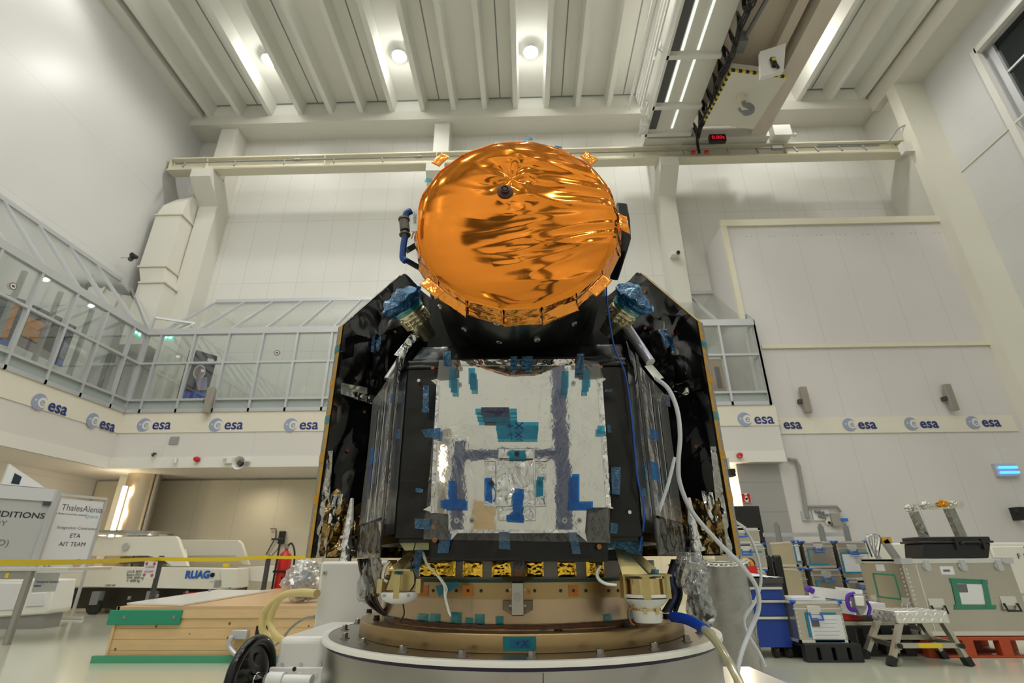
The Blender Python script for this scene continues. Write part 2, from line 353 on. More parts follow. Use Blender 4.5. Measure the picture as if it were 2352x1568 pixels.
# ------------------------------------------------------------------ gallery
GX, GY, GR, Z0, Z1 = -10.95, 13.2, 6.49, 3.35, 4.83
slab = MB()
slab.bx(XL, GX, YR, YB, Z0, Z1 - .02).bx(GX, GR + .1, GY, YB, Z0, Z1 - .02)
slab.build('wall_gallery', M['fascia'], structure=True)
MB().bx(GX - .02, GX + .02, -4, GY - .02, 4.28, Z1).bx(GX - .02, GR + .1, GY - .02, GY, 4.28, Z1).bx(GR + .1, GR + .12, GY, 13.46, 4.28, Z1).build('trim_20', M['band'], structure=True)
MB().bx(GX - .03, GX + .015, -4, GY - .02, Z0, Z0 + .28).bx(GX - .02, GR + .1, GY - .015, GY, Z0, Z0 + .28).build('trim_21', M['white'], structure=True)
ZL, ZM, ZE, ZRG = 5.19, 6.27, 7.31, 9.28
def glazing(name, horiz, posts, roof_from, ends):
    """horiz(t, z, inward) -> world point; t runs along the gallery"""
    fr = MB(); a, bb = ends
    up = (0, 0, 1)
    def rail(z, w, h, i0=0): fr.bar(horiz(a, z, i0), horiz(bb, z, i0), w, h)
    rail(Z1 + .05, .1, .1); rail(ZL, .09, .06); rail(ZM, .09, .06); rail(ZE - .08, .12, .16); rail(ZE + .02, .05, .05)
    for p in posts: fr.bar(horiz(p, Z1, 0), horiz(p, ZE, 0), .06, .1, up=horiz(p, 0, 1) - horiz(p, 0, 0))
    dp = 2.0 if name == 'window_1' else 1.8
    f = fr.build(name, M['alu'], structure=True)
    rf = MB()
    for p in posts:
        if p >= roof_from[0] and p <= roof_from[1]: rf.bar(horiz(p, ZE, 0), horiz(p, ZRG, dp - .02), .05, .08)
    rf.bar(horiz(roof_from[0], ZRG, dp - .05), horiz(roof_from[1], ZRG, dp - .05), .1, .12)
    rf.build('rafter', M['alu'], f)
    pn = MB()
    pn.quad(horiz(a, ZL, .03), horiz(bb, ZL, .03), horiz(bb, ZE, .03), horiz(a, ZE, .03))
    pn.quad(horiz(roof_from[0], ZE, .03), horiz(roof_from[1], ZE, .03), horiz(roof_from[1], ZRG, dp - .03), horiz(roof_from[0], ZRG, dp - .03))
    pn.build('pane', M['glass'], f, fixn=False)
    MB().hull4([horiz(a, Z1, .02), horiz(bb, Z1, .02), horiz(bb, ZL, .02), horiz(a, ZL, .02)],
               [horiz(a, Z1, .05), horiz(bb, Z1, .05), horiz(bb, ZL, .05), horiz(a, ZL, .05)]).build('frosted_panel', M['frost'], f)
    mid = MB()
    for p in posts: mid.bar(horiz(p, Z1, .42), horiz(p, ZE - .1, .42), .07, .1, up=horiz(p, 0, 1) - horiz(p, 0, 0))
    if name == 'window_2': mid.build('inner_post', mat('inner_post_grey', (.32, .32, .31), .5), f)
    return f
hb = lambda t, z, i: Vector((t, GY + i, z))
hl = lambda t, z, i: Vector((GX - i, t, z))
glazing('window_1', hb, [-10.51 + k for k in range(0, 18)], (-10.51, GR), (GX, GR))
glazing('window_2', hl, [12.62 - .975 * k for k in range(0, 16)], (-3, 13.6), (-4, GY))
cp = MB().bar((GX, GY, Z1), (GX, GY, ZE + .05), .1, .12).bar((GR, GY, Z1), (GR, GY, ZE), .08, .1).bar((GX, GY, ZE), (XL, 14.15, ZRG), .06, .08)
cp.bar((GX, GY + .05, ZE + .45), (-10.0, GY + .5, ZE + .45), .06).bar((GR, GY, ZE), (GR, YB - .02, ZRG), .06, .08)
cp.bar((GX + .02, GY, ZE), (GX, GY + .05, ZE + .47), .06)
for z in (ZL, ZM, ZE - .08): cp.bar((GR, GY, z), (GR, YB, z), .07, .07)
cp.bar((GR, 14.1, Z1), (GR, 14.1, ZE), .07).bx(GR - .02, GR + .02, GY, YB, Z1, ZL)
cp.build('trim_22', M['alu'], structure=True)
# inner side of the right-hand gallery end: a wooden door with a small window
dr = MB().bx(5.45, 6.2, YB - .06, YB - .01, Z1, Z1 + 2.05).build('door_3', mat('light_wood_door', (.50, .33, .19), .5), structure=True)
MB().bx(5.95, 6.1, YB - .08, YB - .05, Z1 + 1.1, Z1 + 1.8).build('pane', M['dgrey'], dr)
MB().bx(5.38, 5.45, YB - .1, YB, Z1, Z1 + 2.15).bx(6.2, 6.27, YB - .1, YB, Z1, Z1 + 2.15).bx(5.38, 6.27, YB - .1, YB, Z1 + 2.05, Z1 + 2.15).build('door_frame', M['white'], dr)
# ------------------------------------------------------------------ wall emblems
def esa(label, org, u, s=1.0, globe=True, n=[0]):
    t = thing('wall_logo', label, 'wall logo', org, group='round emblems with lettering along the cream bands')
    O = Vector(org); u = Vector(u); up = Vector((0, 0, 1)); nn = u.cross(up)
    if globe:
        r = .185 * s; g = MB(); c = O + u * r
        g.cyl(c, c + nn * .006, r, n=40); g.build('globe', M['logo'], t)
        e = MB(); c2 = c + u * .075 * s
        e.cyl(c2 + nn * .005, c2 + nn * .009, .115 * s, n=28); e.cyl(c - u * .1 * s + up * .02 + nn * .005, c - u * .1 * s + up * .02 + nn * .009, .022 * s, n=12)
        e.build('disc', M['band'], t)
        text('e', .27 * s, c2 - up * .07 * s - u * .005 + nn * .009, M['logo'], t, u, up, 'CENTER', bold=.006)
    text('esa', .40 * s, O + u * .42 * s - up * .12 * s + nn * .003, M['navy'], t, u, up, name='lettering', bold=.007)
    return t
U = Vector((1, 0, 0)); UL = Vector((0, 1, 0))
names = ['globe emblem and blue lettering on back gallery band, nearest the left corner',
         'globe emblem and blue lettering on back gallery band, second from the left corner',
         'globe emblem and blue lettering on back gallery band beside the left solar wing']
for lb, px_ in zip(names, (315, 480, 652)):
    p = at(px_, 976, Y=GY - .02); esa(lb, p, U)
esa('globe emblem and blue lettering on gallery band right of the satellite', at(1694, 963, Y=GY - .02), U)
p = at(200, 961, X=GX + .03); esa('globe emblem and blue lettering on left gallery band, nearer the corner', p, UL)
p = at(74, 917, X=GX + .03); esa('globe emblem and blue lettering on left gallery band, further from the corner', p, UL)
o = esa('blue lettering on hangar door band, partly hidden by the gallery end', at(1765, 975, Y=13.46), U, .92)
for lb, px_, py in zip(('globe emblem on hangar door band under the left wall speaker', 'globe emblem in the middle of the hangar door band', 'globe emblem on hangar door band nearest the right column'),
                       (1936, 2078, 2220), (975, 973, 970)):
    esa(lb, at(px_, py, Y=13.46), U, .92)
# ------------------------------------------------------------------ ceiling lamps
bulb = mat('lamp_glow', (1, 1, 1), .4, emit=(.95, 1.0, 1.0), emit_s=14)
lname = {0: 'round glowing ceiling lamp, leftmost of the three between the ribs', 1: 'round glowing ceiling lamp, middle of the three above the orange cover', 2: 'round glowing ceiling lamp right of centre, nearest the crane'}
proto = thing('ceiling_light', 'round high-bay lamp', 'ceiling lamp', (0, 0, 0))
MB().lathe([(.0, .0), (.10, .0), (.14, -.04), (.24, -.14), (.265, -.2), (.255, -.2), (.0, -.17)], n=32).build('housing', M['alud'], proto)
MB().lathe([(.0, -.235), (.12, -.23), (.2, -.215), (.245, -.195), (.0, -.19)], n=32).build('diffuser', bulb, proto)
lights = []
for i, (x, y) in enumerate(LAMPS):
    o = proto if i == 0 else dup(proto, label='')
    o.location = (x, y, ZC - .02)
    o['label'] = lname.get(i) or ('round high-bay ceiling lamp of the front row, hidden behind the crane bridge' if i in (3, 4) else 'round high-bay ceiling lamp of the rows nearer the camera, above the frame')
    o['group'] = 'round high-bay ceiling lamps'
for i, (x, y) in enumerate(LAMPS):
    spot_light('high_bay_spot', (x, y, ZC - .40), LAMP_W, LAMP_COL)
    point_light('high_bay_light', (x, y, ZC - .36), LAMP_W * .16, LAMP_COL, .16)
# ------------------------------------------------------------------ crane runway on the back columns
rw = thing('crane_runway', 'cream steel runway beam on the back columns carrying the crane', 'crane rail', (0, 14, 14.2))
b = MB()
rx0, rx1 = -12.62, 13.3
b.bx(rx0, rx1, 13.98, 14.02, 13.92, 14.47).bx(rx0, rx1, 13.84, 14.16, 14.42, 14.47).bx(rx0, rx1, 13.80, 14.18, 13.88, 13.93)
for x in (-12.6, -11.26, -7.0, -3, 1, 5.09, 9.2): b.bx(x - .012, x + .012, 13.84, 14.16, 13.92, 14.45)
b.build('i_beam', M['cream'], rw)
b = MB(); x = rx0 + .3
while x < rx1: b.cyl((x, 13.98, 14.36), (x, 13.965, 14.36), .022, n=8); x += .62
b.build('bolt', M['dgrey'], rw)
b = MB().tube([(-12.2, 13.72, 14.12), (12.3, 13.72, 14.12)], .032); b.tube(spline([(10.2, 13.66, 14.16), (12.3, 13.66, 14.16), (12.6, 13.6, 14.2), (12.9, 13.4, 14.55), (13.2, 13.1, 14.5)]), .022)
for x in (-12.15, -7.9, -3.6, .9, 5.9, 8.9): b.cyl((x - .12, 13.72, 14.12), (x + .12, 13.72, 14.12), .055, n=10)
b.bx(8.65, 9.0, 13.66, 13.78, 14.06, 14.18)
b.build('conduit', M['grey'], rw)
for x in (-11.9, -10.1, -8.35, -6.6, -4.9, 3.9, 5.6, 7.1, 8.1, 9.4, 10.1, 10.9, 11.7): MB().bar((x, 13.7, 14.12), (x - .06 if x > 0 else x + .12, 13.5, 13.72), .04).build('bracket', M['alud'], rw)
# ================================================================== OVERHEAD CRANE
cr = thing('bridge_crane', 'white overhead travelling crane bridge with underside lighting panels, festoon cable and hook', 'crane', (6, 10, 14.6))
cw = mat('crane_panel_white', (.72, .70, .65), .4)
b = MB(); b.bx(4.33, 5.83, -6, 13.45, 14.62, 15.5); b.build('girder', cw, cr)
b = MB()
for y in (12.25, 10.45, 8.6, 6.7, 4.8, 13.4): b.bx(4.28, 5.86, y - .07, y + .07, 14.5, 14.62)
b.bx(4.26, 4.34, -6, 13.45, 14.5, 15.6)
b.build('cross_plate', M['white'], cr)
b = MB()
for y0, y1 in ((12.35, 13.2), (10.6, 12.1), (8.75, 10.3), (6.85, 8.4), (4.9, 6.5)):
    b.bx(4.36, 4.62, y0, y1, 14.585, 14.62)
b.build('grille', mat('dark_grille', (.10, .10, .105), .6), cr)
b = MB()
for y0, y1 in ((12.35, 13.2), (10.6, 12.1), (8.75, 10.3), (6.85, 8.4), (4.9, 6.5)):
    b.bx(5.12, 5.19, y0, y1, 14.6, 14.62)
    if y1 < 13: b.bx(4.66, 4.74, y0, y1, 14.6, 14.62)
b.build('light_slot', mat('light_slot', (.9, .93, .9), .4, emit=(.9, 1, .93), emit_s=.75), cr)
b = MB()
for i, z in enumerate((14.75, 14.95, 15.15, 15.35)): b.bx(3.98 - .03 * i, 4.03 - .03 * i, -6, 12.6, z, z + .08)
for y in (12.4, 10.6, 8.8, 7, 5): b.bar((3.95, y, 14.6), (4.3, y, 15.5), .05); b.bar((3.9, y, 15.5), (4.3, y, 14.9), .04)
b.bx(3.75, 3.82, -6, 13.2, 15.5, 15.6)
b.build('walkway_rail', M['whiteg'], cr)
b = MB(); b.bx(4.05, 4.25, 12.75, 13.15, 14.3, 14.75).bar((4.0, 12.4, 14.4), (4.2, 13.2, 15.0), .04).bar((4.1, 12.9, 14.2), (4.1, 12.0, 15.3), .03).bar((3.95, 13.1, 14.2), (4.2, 12.4, 14.9), .03)
b.build('drive_box', M['alubright'], cr)
# end carriage with vents and digital display
b = MB().bx(4.3, 8.6, 13.55, 13.95, 14.5, 15.0); b.build('end_carriage', cw, cr)
b = MB()
for i in range(4): b.bx(4.38 + i * .42, 4.72 + i * .42, 13.53, 13.56, 14.56, 14.74)
b.build('vent', M['grey'], cr)
p = at(1649, 315, Y=13.35)
ds = MB().bx(p.x - .27, p.x + .27, 13.34, 13.5, p.z - .15, p.z + .13).build('display', M['black'], cr)
text('0.00t', .21, (p.x, 13.335, p.z - .085), mat('red_led', (.6, .01, .02), .5, emit=(1, .02, .05), emit_s=.5), ds, align='CENTER', bold=.004, name='digits')
MB().bx(8.75, 9.35, 13.5, 13.9, 14.5, 14.95).cyl((9.42, 13.6, 14.56), (9.5, 13.6, 14.56), .07).build('buffer_box', M['white'], cr)
b = MB(); b.bx(7.97, 8.52, -6, 13.9, 14.62, 15.4); b.build('girder', mat('crane_beige', (.66, .59, .50), .45), cr)
# crab with angled underside plate, beams, hook
wb = mat('crab_beige', (.60, .52, .43), .5)
b = MB().bx(5.95, 7.95, 6.2, 13.3, 15.25, 15.35)
b.bx(5.9, 8.0, 8.6, 8.9, 14.9, 15.25).bx(5.95, 6.25, 6.5, 12.6, 14.85, 15.25).bx(7.5, 7.8, 6.5, 12.6, 14.85, 15.25)
b.bar((6.3, 8.6, 14.9), (7.4, 6.9, 14.9), .2).bx(5.9, 8.0, 7.1, 7.4, 14.8, 15.2)
b.build('crab_frame', wb, cr)
b = MB().bar((6.55, 10.3, 15.0), (6.75, 8.9, 15.0), .09).bx(6.35, 6.6, 10.2, 10.6, 14.8, 15.2); b.bx(6.9, 7.2, 7.5, 8.4, 15.0, 15.24).bx(6.3, 6.75, 7.5, 8.3, 15.1, 15.24); b.build('bracket', M['alud'], cr)
b = MB().cyl((7.5, 8.2, 14.7), (7.55, 7.0, 14.7), .12).cyl((7.5, 8.25, 14.7), (7.5, 8.1, 14.7), .17); b.cyl((7.2, 7.0, 14.7), (7.2, 7.5, 14.7), .2)
b.build('hoist_motor', mat('cream_motor', (.72, .62, .45), .4), cr)
pz = 14.1
pp = [at(x, y, Z=pz) for x, y in ((1680, 162), (1808.6, 178), (1729.4, 297), (1617, 282))]
b = MB().prism(pp, (0, 0, .32)); b.build('hook_platform', mat('platform_white', (.70, .68, .60), .5), cr)
tp = MB()
def hazard(p, q, n, w=.07):
    a = []
    for i in range(n):
        s_, e_ = p.lerp(q, i / n), p.lerp(q, (i + 1) / n); a.append((s_, e_))
    return a
hy, hk = MB(), MB()
for P_, Q_, nn_ in ((pp[0], pp[1], 16), (pp[3], pp[0], 22)):
    for i, (s_, e_) in enumerate(hazard(P_, Q_, nn_)):
        if i % 2 == 0: MB().bar(s_ + Vector((0, 0, .03)), e_ + Vector((0, 0, .03)), .055, .085).build('hazard_mark', M['black'], cr)
for P_, Q_ in ((pp[0], pp[1]), (pp[3], pp[0])): MB().bar(P_ + Vector((0, 0, .03)), Q_ + Vector((0, 0, .03)), .05, .08).build('hazard_tape', M['yellow'], cr)
hc = at(1705, 232, Z=13.9)
b = MB().bx(hc.x - .1, hc.x + .1, hc.y - .1, hc.y + .1, 13.85, 14.1)
hk_ = b.build('hook_block', M['cream'], cr)
pts = [(hc.x + .02, hc.y, 13.88)] + [(hc.x + .19 * math.sin(a) + .04, hc.y + .02 * math.cos(a), 13.58 + .19 * math.cos(a)) for a in [math.radians(x) for x in range(0, 300, 25)]]
MB().tube(pts, [.06] * 2 + [.085] * 8 + [.04] * (len(pts) - 10)).build('hook', M['alud'], hk_)
q = [at(x, y, Y=9.5) for x, y in ((1746, 118), (1805, 99), (1800, 162), (1748, 176))]
b = MB().prism(q, (0, .12, 0)); b.build('counter_panel', M['whiteg'], cr)
c = at(1776, 145, Y=9.48)
MB().bx(c.x - .06, c.x + .06, 9.42, 9.5, c.z - .14, c.z + .16).cyl((c.x, 9.4, c.z - .12), (c.x + .04, 9.4, c.z - .28), .04, n=8).build('small_hook', M['black'], cr)
MB().bx(c.x - .045, c.x + .045, 9.4, 9.42, c.z + .02, c.z + .11).build('small_hook_label', M['yellow'], cr)
# festoon cable loops
b = MB()
for j, (r_, ox) in enumerate(((.028, 0), (.028, .05), (.028, .1))):
    pts = []
    for i in range(0, 15 * 8 + 1):
        t = i / (15 * 8); y = 13.2 - 7.2 * t; ph = (i % 8) / 8
        pts.append((5.93 + ox + .04 * math.sin(i), y + .05 * j + .2 * math.sin(ph * 2 * math.pi), 14.85 - .62 * math.sin(ph * math.pi) ** .7 - .03 * j))
    b.tube(pts, r_, n=6)
b.tube(spline([(5.95, 13.3, 14.7), (6.05, 13.4, 14.45), (6.1, 13.6, 14.3), (6.12, 13.65, 13.9)]), .05, n=6)
b.build('festoon_cable', M['black'], cr)
b = MB().bar((5.6, 13.66, 14.32), (6.7, 13.66, 14.32), .04); b.build('collector_arm', M['grey'], cr)
b = MB().bx(5.85, 5.98, 13.6, 13.7, 13.9, 13.99).bx(6.3, 6.43, 13.6, 13.7, 13.9, 13.99); b.build('collector_shoe', M['red'], cr)
# ================================================================== DUCT in the left corner
dm = mat('duct_cream', (.72, .70, .63), .4)
du = thing('air_duct', 'large cream rectangular air duct in the left corner beside a column', 'air duct', (-11.8, 14, 8))
def ductsec(zt, zb, xs, name='duct_section'):
    (xa, xb), (xc, xd) = xs
    yb_ = 15.1
    b = MB().hull4([(xa, 13.9, zt), (xb - .02, 13.9, zt), (xb, 15.1, zt), (xa, 15.1, zt)], [(xc, 13.9, zb), (xd, 13.9, zb), (xd, 15.1, zb), (xc, 15.1, zb)])
    return b
b = ductsec(12.0, 9.95, ((-12.52, -11.62), (-12.52, -11.62)))
b.add([( -12.52, 13.9, 12.0), (-11.62, 13.9, 12.0), (-11.62, 15.1, 12.0), (-12.52, 15.1, 12.0), (-12.42, 13.95, 12.45), (-11.62, 13.95, 12.6), (-11.62, 15.1, 12.8), (-12.5, 15.1, 12.8), (-12.2, 14.15, 12.85), (-11.62, 14.15, 12.95), (-11.62, 15.1, 13.0), (-12.2, 15.1, 13.0)],
      [(0, 1, 5, 4), (4, 5, 9, 8), (1, 2, 6, 5), (5, 6, 10, 9), (3, 0, 4, 7), (7, 4, 8, 11), (8, 9, 10, 11)])
b.build('duct_section', dm, du)
b = ductsec(9.95, 9.35, ((-12.52, -11.62), (-12.3, -11.55))); b.build('duct_section', dm, du)
b = ductsec(9.35, 7.2, ((-12.35, -11.5), (-12.35, -11.5))); b.build('duct_section', dm, du)
b = MB().bx(-12.56, -11.58, 13.86, 15.1, 9.92, 9.98).bx(-12.36, -11.46, 13.86, 15.1, 9.32, 9.38).bx(-12.56, -11.58, 13.86, 15.1, 11.98, 12.03)
b.build('flange', M['cream'], du)
# ================================================================== wall fixtures
def camera_fix(label, p, n, name='wall_camera'):
    t = thing(name, label, 'camera', p)
    p = Vector(p); n = Vector(n)
    MB().tube([p - n * .35, p - n * .1], .02).build('bracket', M['alu'], t)
    MB().cyl(p - n * .12 + Vector((0, .1, 0)), p + n * .12 - Vector((0, .1, .03)), .075, n=12).cyl(p + Vector((.14, 0, 0)), p + Vector((.14, -.2, -.02)), .07, n=12).build('body', M['black'], t)
camera_fix('pair of small black spotlights on left wall above the glazed gallery', at(303, 591, X=-12.3), (1, 0, 0), 'wall_spotlight')
p = at(1550, 587, Y=14.45)
t = thing('wall_camera', 'small white camera fixed to the back column right of the satellite', 'camera', p)
MB().bx(p.x - .16, p.x + .12, 14.25, 14.5, p.z - .07, p.z + .07).build('body', M['white'], t); MB().cyl((p.x + .05, 14.2, p.z - .02), (p.x + .05, 14.27, p.z - .02), .06).build('lens', M['black'], t)
def speaker(label, p, bx=0):
    p = Vector(p); t = thing('column_speaker', label, 'loudspeaker', p, group='tall grey column loudspeakers')
    MB().bx(p.x - .085, p.x + .085, p.y - .06, p.y + .06, p.z - .36, p.z + .36).build('cabinet', mat('speaker_grey', (.33, .30, .26), .5), t, bevel=.01)
    MB().bx(p.x - .07, p.x + .07, p.y - .066, p.y - .06, p.z - .34, p.z + .34).build('speaker_grille', mat('speaker_cloth', (.30, .27, .23), .8, bump=.4, bump_scale=200), t)
    MB().bx(p.x - .16, p.x - .085, p.y, p.y + .14, p.z - .07, p.z + .03).build('bracket', M['dgrey'], t)
speaker('tall grey column loudspeaker on gallery railing under the dark poster', at(480, 919, Y=13.05))
speaker('tall grey column loudspeaker on hangar door wall nearer the gallery', at(1850, 918, Y=13.36))
speaker('tall grey column loudspeaker on hangar door wall nearer the right column', at(2183, 912, Y=13.36))
p = at(2313, 1078, Y=13.4)
t = thing('insect_lamp', 'small grey wall lamp with two blue glowing tubes near the right column', 'lamp', p)
MB().bx(p.x - .27, p.x + .27, 13.4, 13.5, p.z - .17, p.z + .15).build('housing', M['alu'], t)
for dz in (-.075, .05): MB().cyl((p.x - .2, 13.37, p.z + dz), (p.x + .24, 13.37, p.z + dz), .032, n=10).build('tube', mat('blue_tube', (.1, .3, 1), .4, emit=(.05, .30, 1), emit_s=2.6), t)
p = at(2340, 1180, Y=13.3); t = thing('wall_bracket', 'black swivel bracket on wall at the right edge', 'bracket', p)
MB().bx(p.x - .02, p.x + .14, 13.25, 13.5, p.z - .14, p.z + .16).tube([(p.x, 13.3, p.z), (p.x - .12, 13.2, p.z + .05), (p.x - .13, 13.2, p.z + .14)], .03).build('arm', M['black'], t)
p = at(548, 1062, Y=12.9)
t = thing('horn_speaker', 'white horn loudspeaker hanging on the back gallery fascia', 'loudspeaker', p)
MB().lathe([(.17, 0), (.165, 0), (.12, .06), (.07, .14), (.055, .2)], (0, 0, 0), n=28, axis='Y').build('horn', M['white'], t, world=False)
MB().cyl((0, .02, 0), (0, .2, 0), .06).build('throat', M['dgrey'], t, world=False)
MB().bx(-.03, .16, .1, .265, .03, .07).build('bracket', M['alu'], t, world=False)
def small(name, label, cat, px, py, mk, Y=13.1):
    p = at(px, py, Y=Y); t = thing(name, label, cat, p); return t
t = small('fire_beacon', 'small red alarm beacon on the back gallery fascia, left side', 'alarm', 451, 1054, 0)
MB().lathe([(0, -.07), (.05, -.06), (.07, 0), (.07, .06)], n=16, axis='Y').build('dome', M['red'], t, world=False)
dup(t, at(1700, 1045, Y=13.1), label='small red alarm beacon on gallery fascia right of satellite')
t = small('detector_head', 'small white spotlight on the back gallery fascia beside the red beacon', 'spotlight', 402, 1053, 0)
MB().cyl((0, 0, 0), (.03, 0, -.12), .05, .03).bx(-.03, .03, 0, .1, 0, .05).build('body', M['white'], t, world=False)
t = small('wall_sensor', 'small dark sensor on the back gallery fascia near the corner', 'sensor', 352, 1042, 0)
MB().cyl((0, 0, 0), (0, 0, -.07), .045, .02).bx(-.015, .015, 0, .1, 0, .04).build('body', M['dgrey'], t, world=False)
t = small('wall_sensor', 'white boxy floodlight on gallery fascia left of the horn speaker', 'floodlight', 525, 1056, 0)
MB().bx(-.1, .08, 0, .1, -.08, .08).build('body', M['white'], t, world=False); MB().bx(-.14, -.05, -.02, .02, -.04, .04).build('lens', M['alu'], t, world=False)
t = small('access_panel', 'small grey square vent on back gallery fascia', 'vent', 399, 1011, 0, 13.17)
MB().bx(-.12, .12, 0, .02, -.1, .1).build('cover', M['grey'], t, world=False)
# conduit and boxes on the hangar door wall
t = thing('wall_conduit', 'dark grey conduit running down the wall beside the shutter', 'pipe', at(1830, 1060, Y=13.42))
P = [at(x, y, Y=13.42) for x, y in ((1812, 1055), (1828, 1056), (1834, 1068), (1855, 1190))]
MB().tube(P, .045).tube([at(1852, 1163, Y=13.42), at(1922, 1163, Y=13.42), at(1931, 1175, Y=13.42)], .035).build('pipe', M['grey'], t)
p = at(1853, 1184, Y=13.44)
MB().bx(p.x - .11, p.x + .11, 13.44, 13.5, p.z - .11, p.z + .11).build('junction_plate', M['alu'], t)
t = thing('valve_block', 'cluster of dark pipe valves on white plate beside the conduit', 'valve', at(1888, 1182, Y=13.42))
MB().bx(-.2, .2, .04, .07, -.13, .13).build('plate', M['white'], t, world=False)
MB().tube([(-.15, 0, .08), (-.03, 0, .08), (0, 0, -.02)], .03).tube([(.04, 0, .08), (.06, 0, 0), (.15, 0, 0)], .03).tube([(-.1, 0, -.02), (.08, 0, -.08)], .02).build('valve', M['alud'], t, world=False)
t = thing('socket_cover', 'small white socket with black hole below the valves', 'socket', at(1903, 1198, Y=13.44))
MB().cyl((0, 0, 0), (0, .05, 0), .07).build('plate', M['white'], t, world=False); MB().cyl((.01, -.02, -.02), (.01, 0, -.02), .035).build('hole', M['black'], t, world=False)
t = thing('control_box', 'steel control box with blue plug on wall beside the socket', 'control box', at(1922, 1192, Y=13.4))
MB().bx(-.12, .1, 0, .1, -.16, .14).build('box', M['steel'], t, world=False); MB().bx(.1, .26, -.02, .05, -.05, .02).build('plug', M['bluep'], t, world=False)
p = at(1714, 1143, Y=13.44)
t = thing('fire_alarm_sign', 'red square sign with white hand symbol on the grey shutter', 'sign', p)
MB().bx(-.115, .115, 0, .015, -.115, .115).build('plate', M['white'], t, world=False)
MB().bx(-.105, .105, -.003, 0, -.105, .105).build('red_field', M['red'], t, world=False)
MB().bx(-.03, .03, -.006, -.003, -.05, .06).cyl((0, -.006, -.05), (0, -.003, -.05), .05).bx(-.03, .03, -.006, -.003, .04, .105).build('hand_symbol', M['white'], t, world=False)
p0, p1 = at(1690, 1162, Y=12.9), at(1741, 1162, Y=12.9)
t = thing('black_board', 'tall black board standing before the grey shutter', 'board', (p0.x, 12.9, 0))
MB().bx(p0.x - .12, p1.x + .02, 12.9, 12.96, 0, p0.z).build('panel', mat('matt_black_board', (.012, .011, .01), .7), t)
# ================================================================== inside the gallery
def exit_sign(label, p, u):
    t = thing('exit_sign', label, 'exit sign', p); u = Vector(u); p = Vector(p); n = u.cross(Vector((0, 0, 1)))
    MB().obx(p, u * .15, n * .03, (0, 0, .085)).build('box', mat('exit_green', (.05, .55, .38), .4, emit=(.10, .75, .55), emit_s=.8), t)
    wm = mat('exit_white', (.9, 1, .95), .4, emit=(.8, 1, .95), emit_s=1.1)
    q = p + n * .032
    MB().obx(q + u * .08, u * .045, n * .002, (0, 0, .05)).obx(q - u * .03, u * .05, n * .002, (0, 0, .02)).obx(q - u * .08, u * .02, n * .002, (0, 0, .04)).build('symbol', wm, t)
exit_sign('green lit exit sign inside left gallery near the corner', at(314, 765, X=-11.35), (0, 1, 0))
exit_sign('green lit exit sign inside back gallery near the corner', at(388, 775, Y=13.9), (1, 0, 0))
def poster(label, quad_, base, pics, name='wall_poster'):
    """quad corners TL TR BR BL in world; pics = (u0,v0,u1,v1,mat) fractions of shapes on it"""
    TL, TR, BR, BL = [Vector(q) for q in quad_]; nrm = (TR - TL).cross(BL - TL).normalized()
    if nrm.dot(Vector((0, 0, CAMH)) - TL) < 0: nrm = -nrm
    t = thing(name, label, 'poster', BL)
    f = lambda u, v, h: TL.lerp(TR, u).lerp(BL.lerp(BR, u), v) + nrm * h
    MB().hull4([f(0, 0, 0), f(1, 0, 0), f(1, 1, 0), f(0, 1, 0)], [f(0, 0, .02), f(1, 0, .02), f(1, 1, .02), f(0, 1, .02)]).build('sheet', base, t)
    for i, (poly, mm, nm) in enumerate(pics):
        MB().prism([f(u, v, .021 + .001 * i) for u, v in poly], nrm * .001).build(nm, mm, t)
    return t
nb = mat('poster_night_blue', (.012, .035, .055), .3, noise_amt=.8, noise_scale=9)
po = mat('poster_orange', (.60, .22, .03), .4, noise_amt=.5, noise_scale=6)
pdk = mat('poster_violet_black', (.02, .018, .04), .3, noise_amt=.9, noise_scale=5)
pbl = mat('poster_blue', (.02, .09, .45), .4); plil = mat('poster_lilac', (.30, .26, .42), .4, noise_amt=.4, noise_scale=8); ppk = mat('poster_pink', (.33, .24, .26), .4, noise_amt=.3, noise_scale=5)
pbk = mat('poster_charcoal', (.03, .025, .02), .5)
circ = lambda cx, cy, rx, ry, n=20: [(cx + rx * math.cos(2 * math.pi * i / n), cy + ry * math.sin(2 * math.pi * i / n)) for i in range(n)]
px_ = lambda lst, **k: [at(x, y, **k) for x, y in lst]
poster('dark space poster with orange streak in left gallery at picture edge', px_(((-10, 668), (58, 690), (18, 796), (-30, 780)), X=-11.6), nb, [([(.55, .12), (.85, .1), (.8, .9), (.5, .9)], po, 'orange_streak'), ([(0, .88), (1, .88), (1, 1), (0, 1)], pbl, 'blue_foot')])
poster('large poster with orange rig and dark figure in left gallery', px_(((75, 700), (143, 731), (109, 826), (38, 793)), X=-11.6), nb,
       [([(0, .3), (.55, .28), (.5, .75), (0, .75)], po, 'orange_rig'), ([(.62, .35), (1, .35), (1, .9), (.66, .9)], pbk, 'dark_figure'), ([(0, .78), (1, .84), (1, 1), (0, 1)], ppk, 'pink_ground'), (circ(.62, .42, .05, .05), ppk, 'pale_disc'), ([(.48, .45), (.6, .45), (.6, .62), (.48, .62)], pbl, 'blue_patch')])
poster('narrow blue and grey poster in left gallery', px_(((158, 743), (174, 750), (140, 842), (124, 837)), X=-11.6), nb, [([(.1, .4), (.95, .5), (.9, .85), (.05, .8)], plil, 'grey_suit'), ([(0, .85), (1, .85), (1, 1), (0, 1)], pbl, 'blue_foot')])
pq = px_(((451, 804), (500, 818), (473, 919), (418, 918)), Y=13.75)
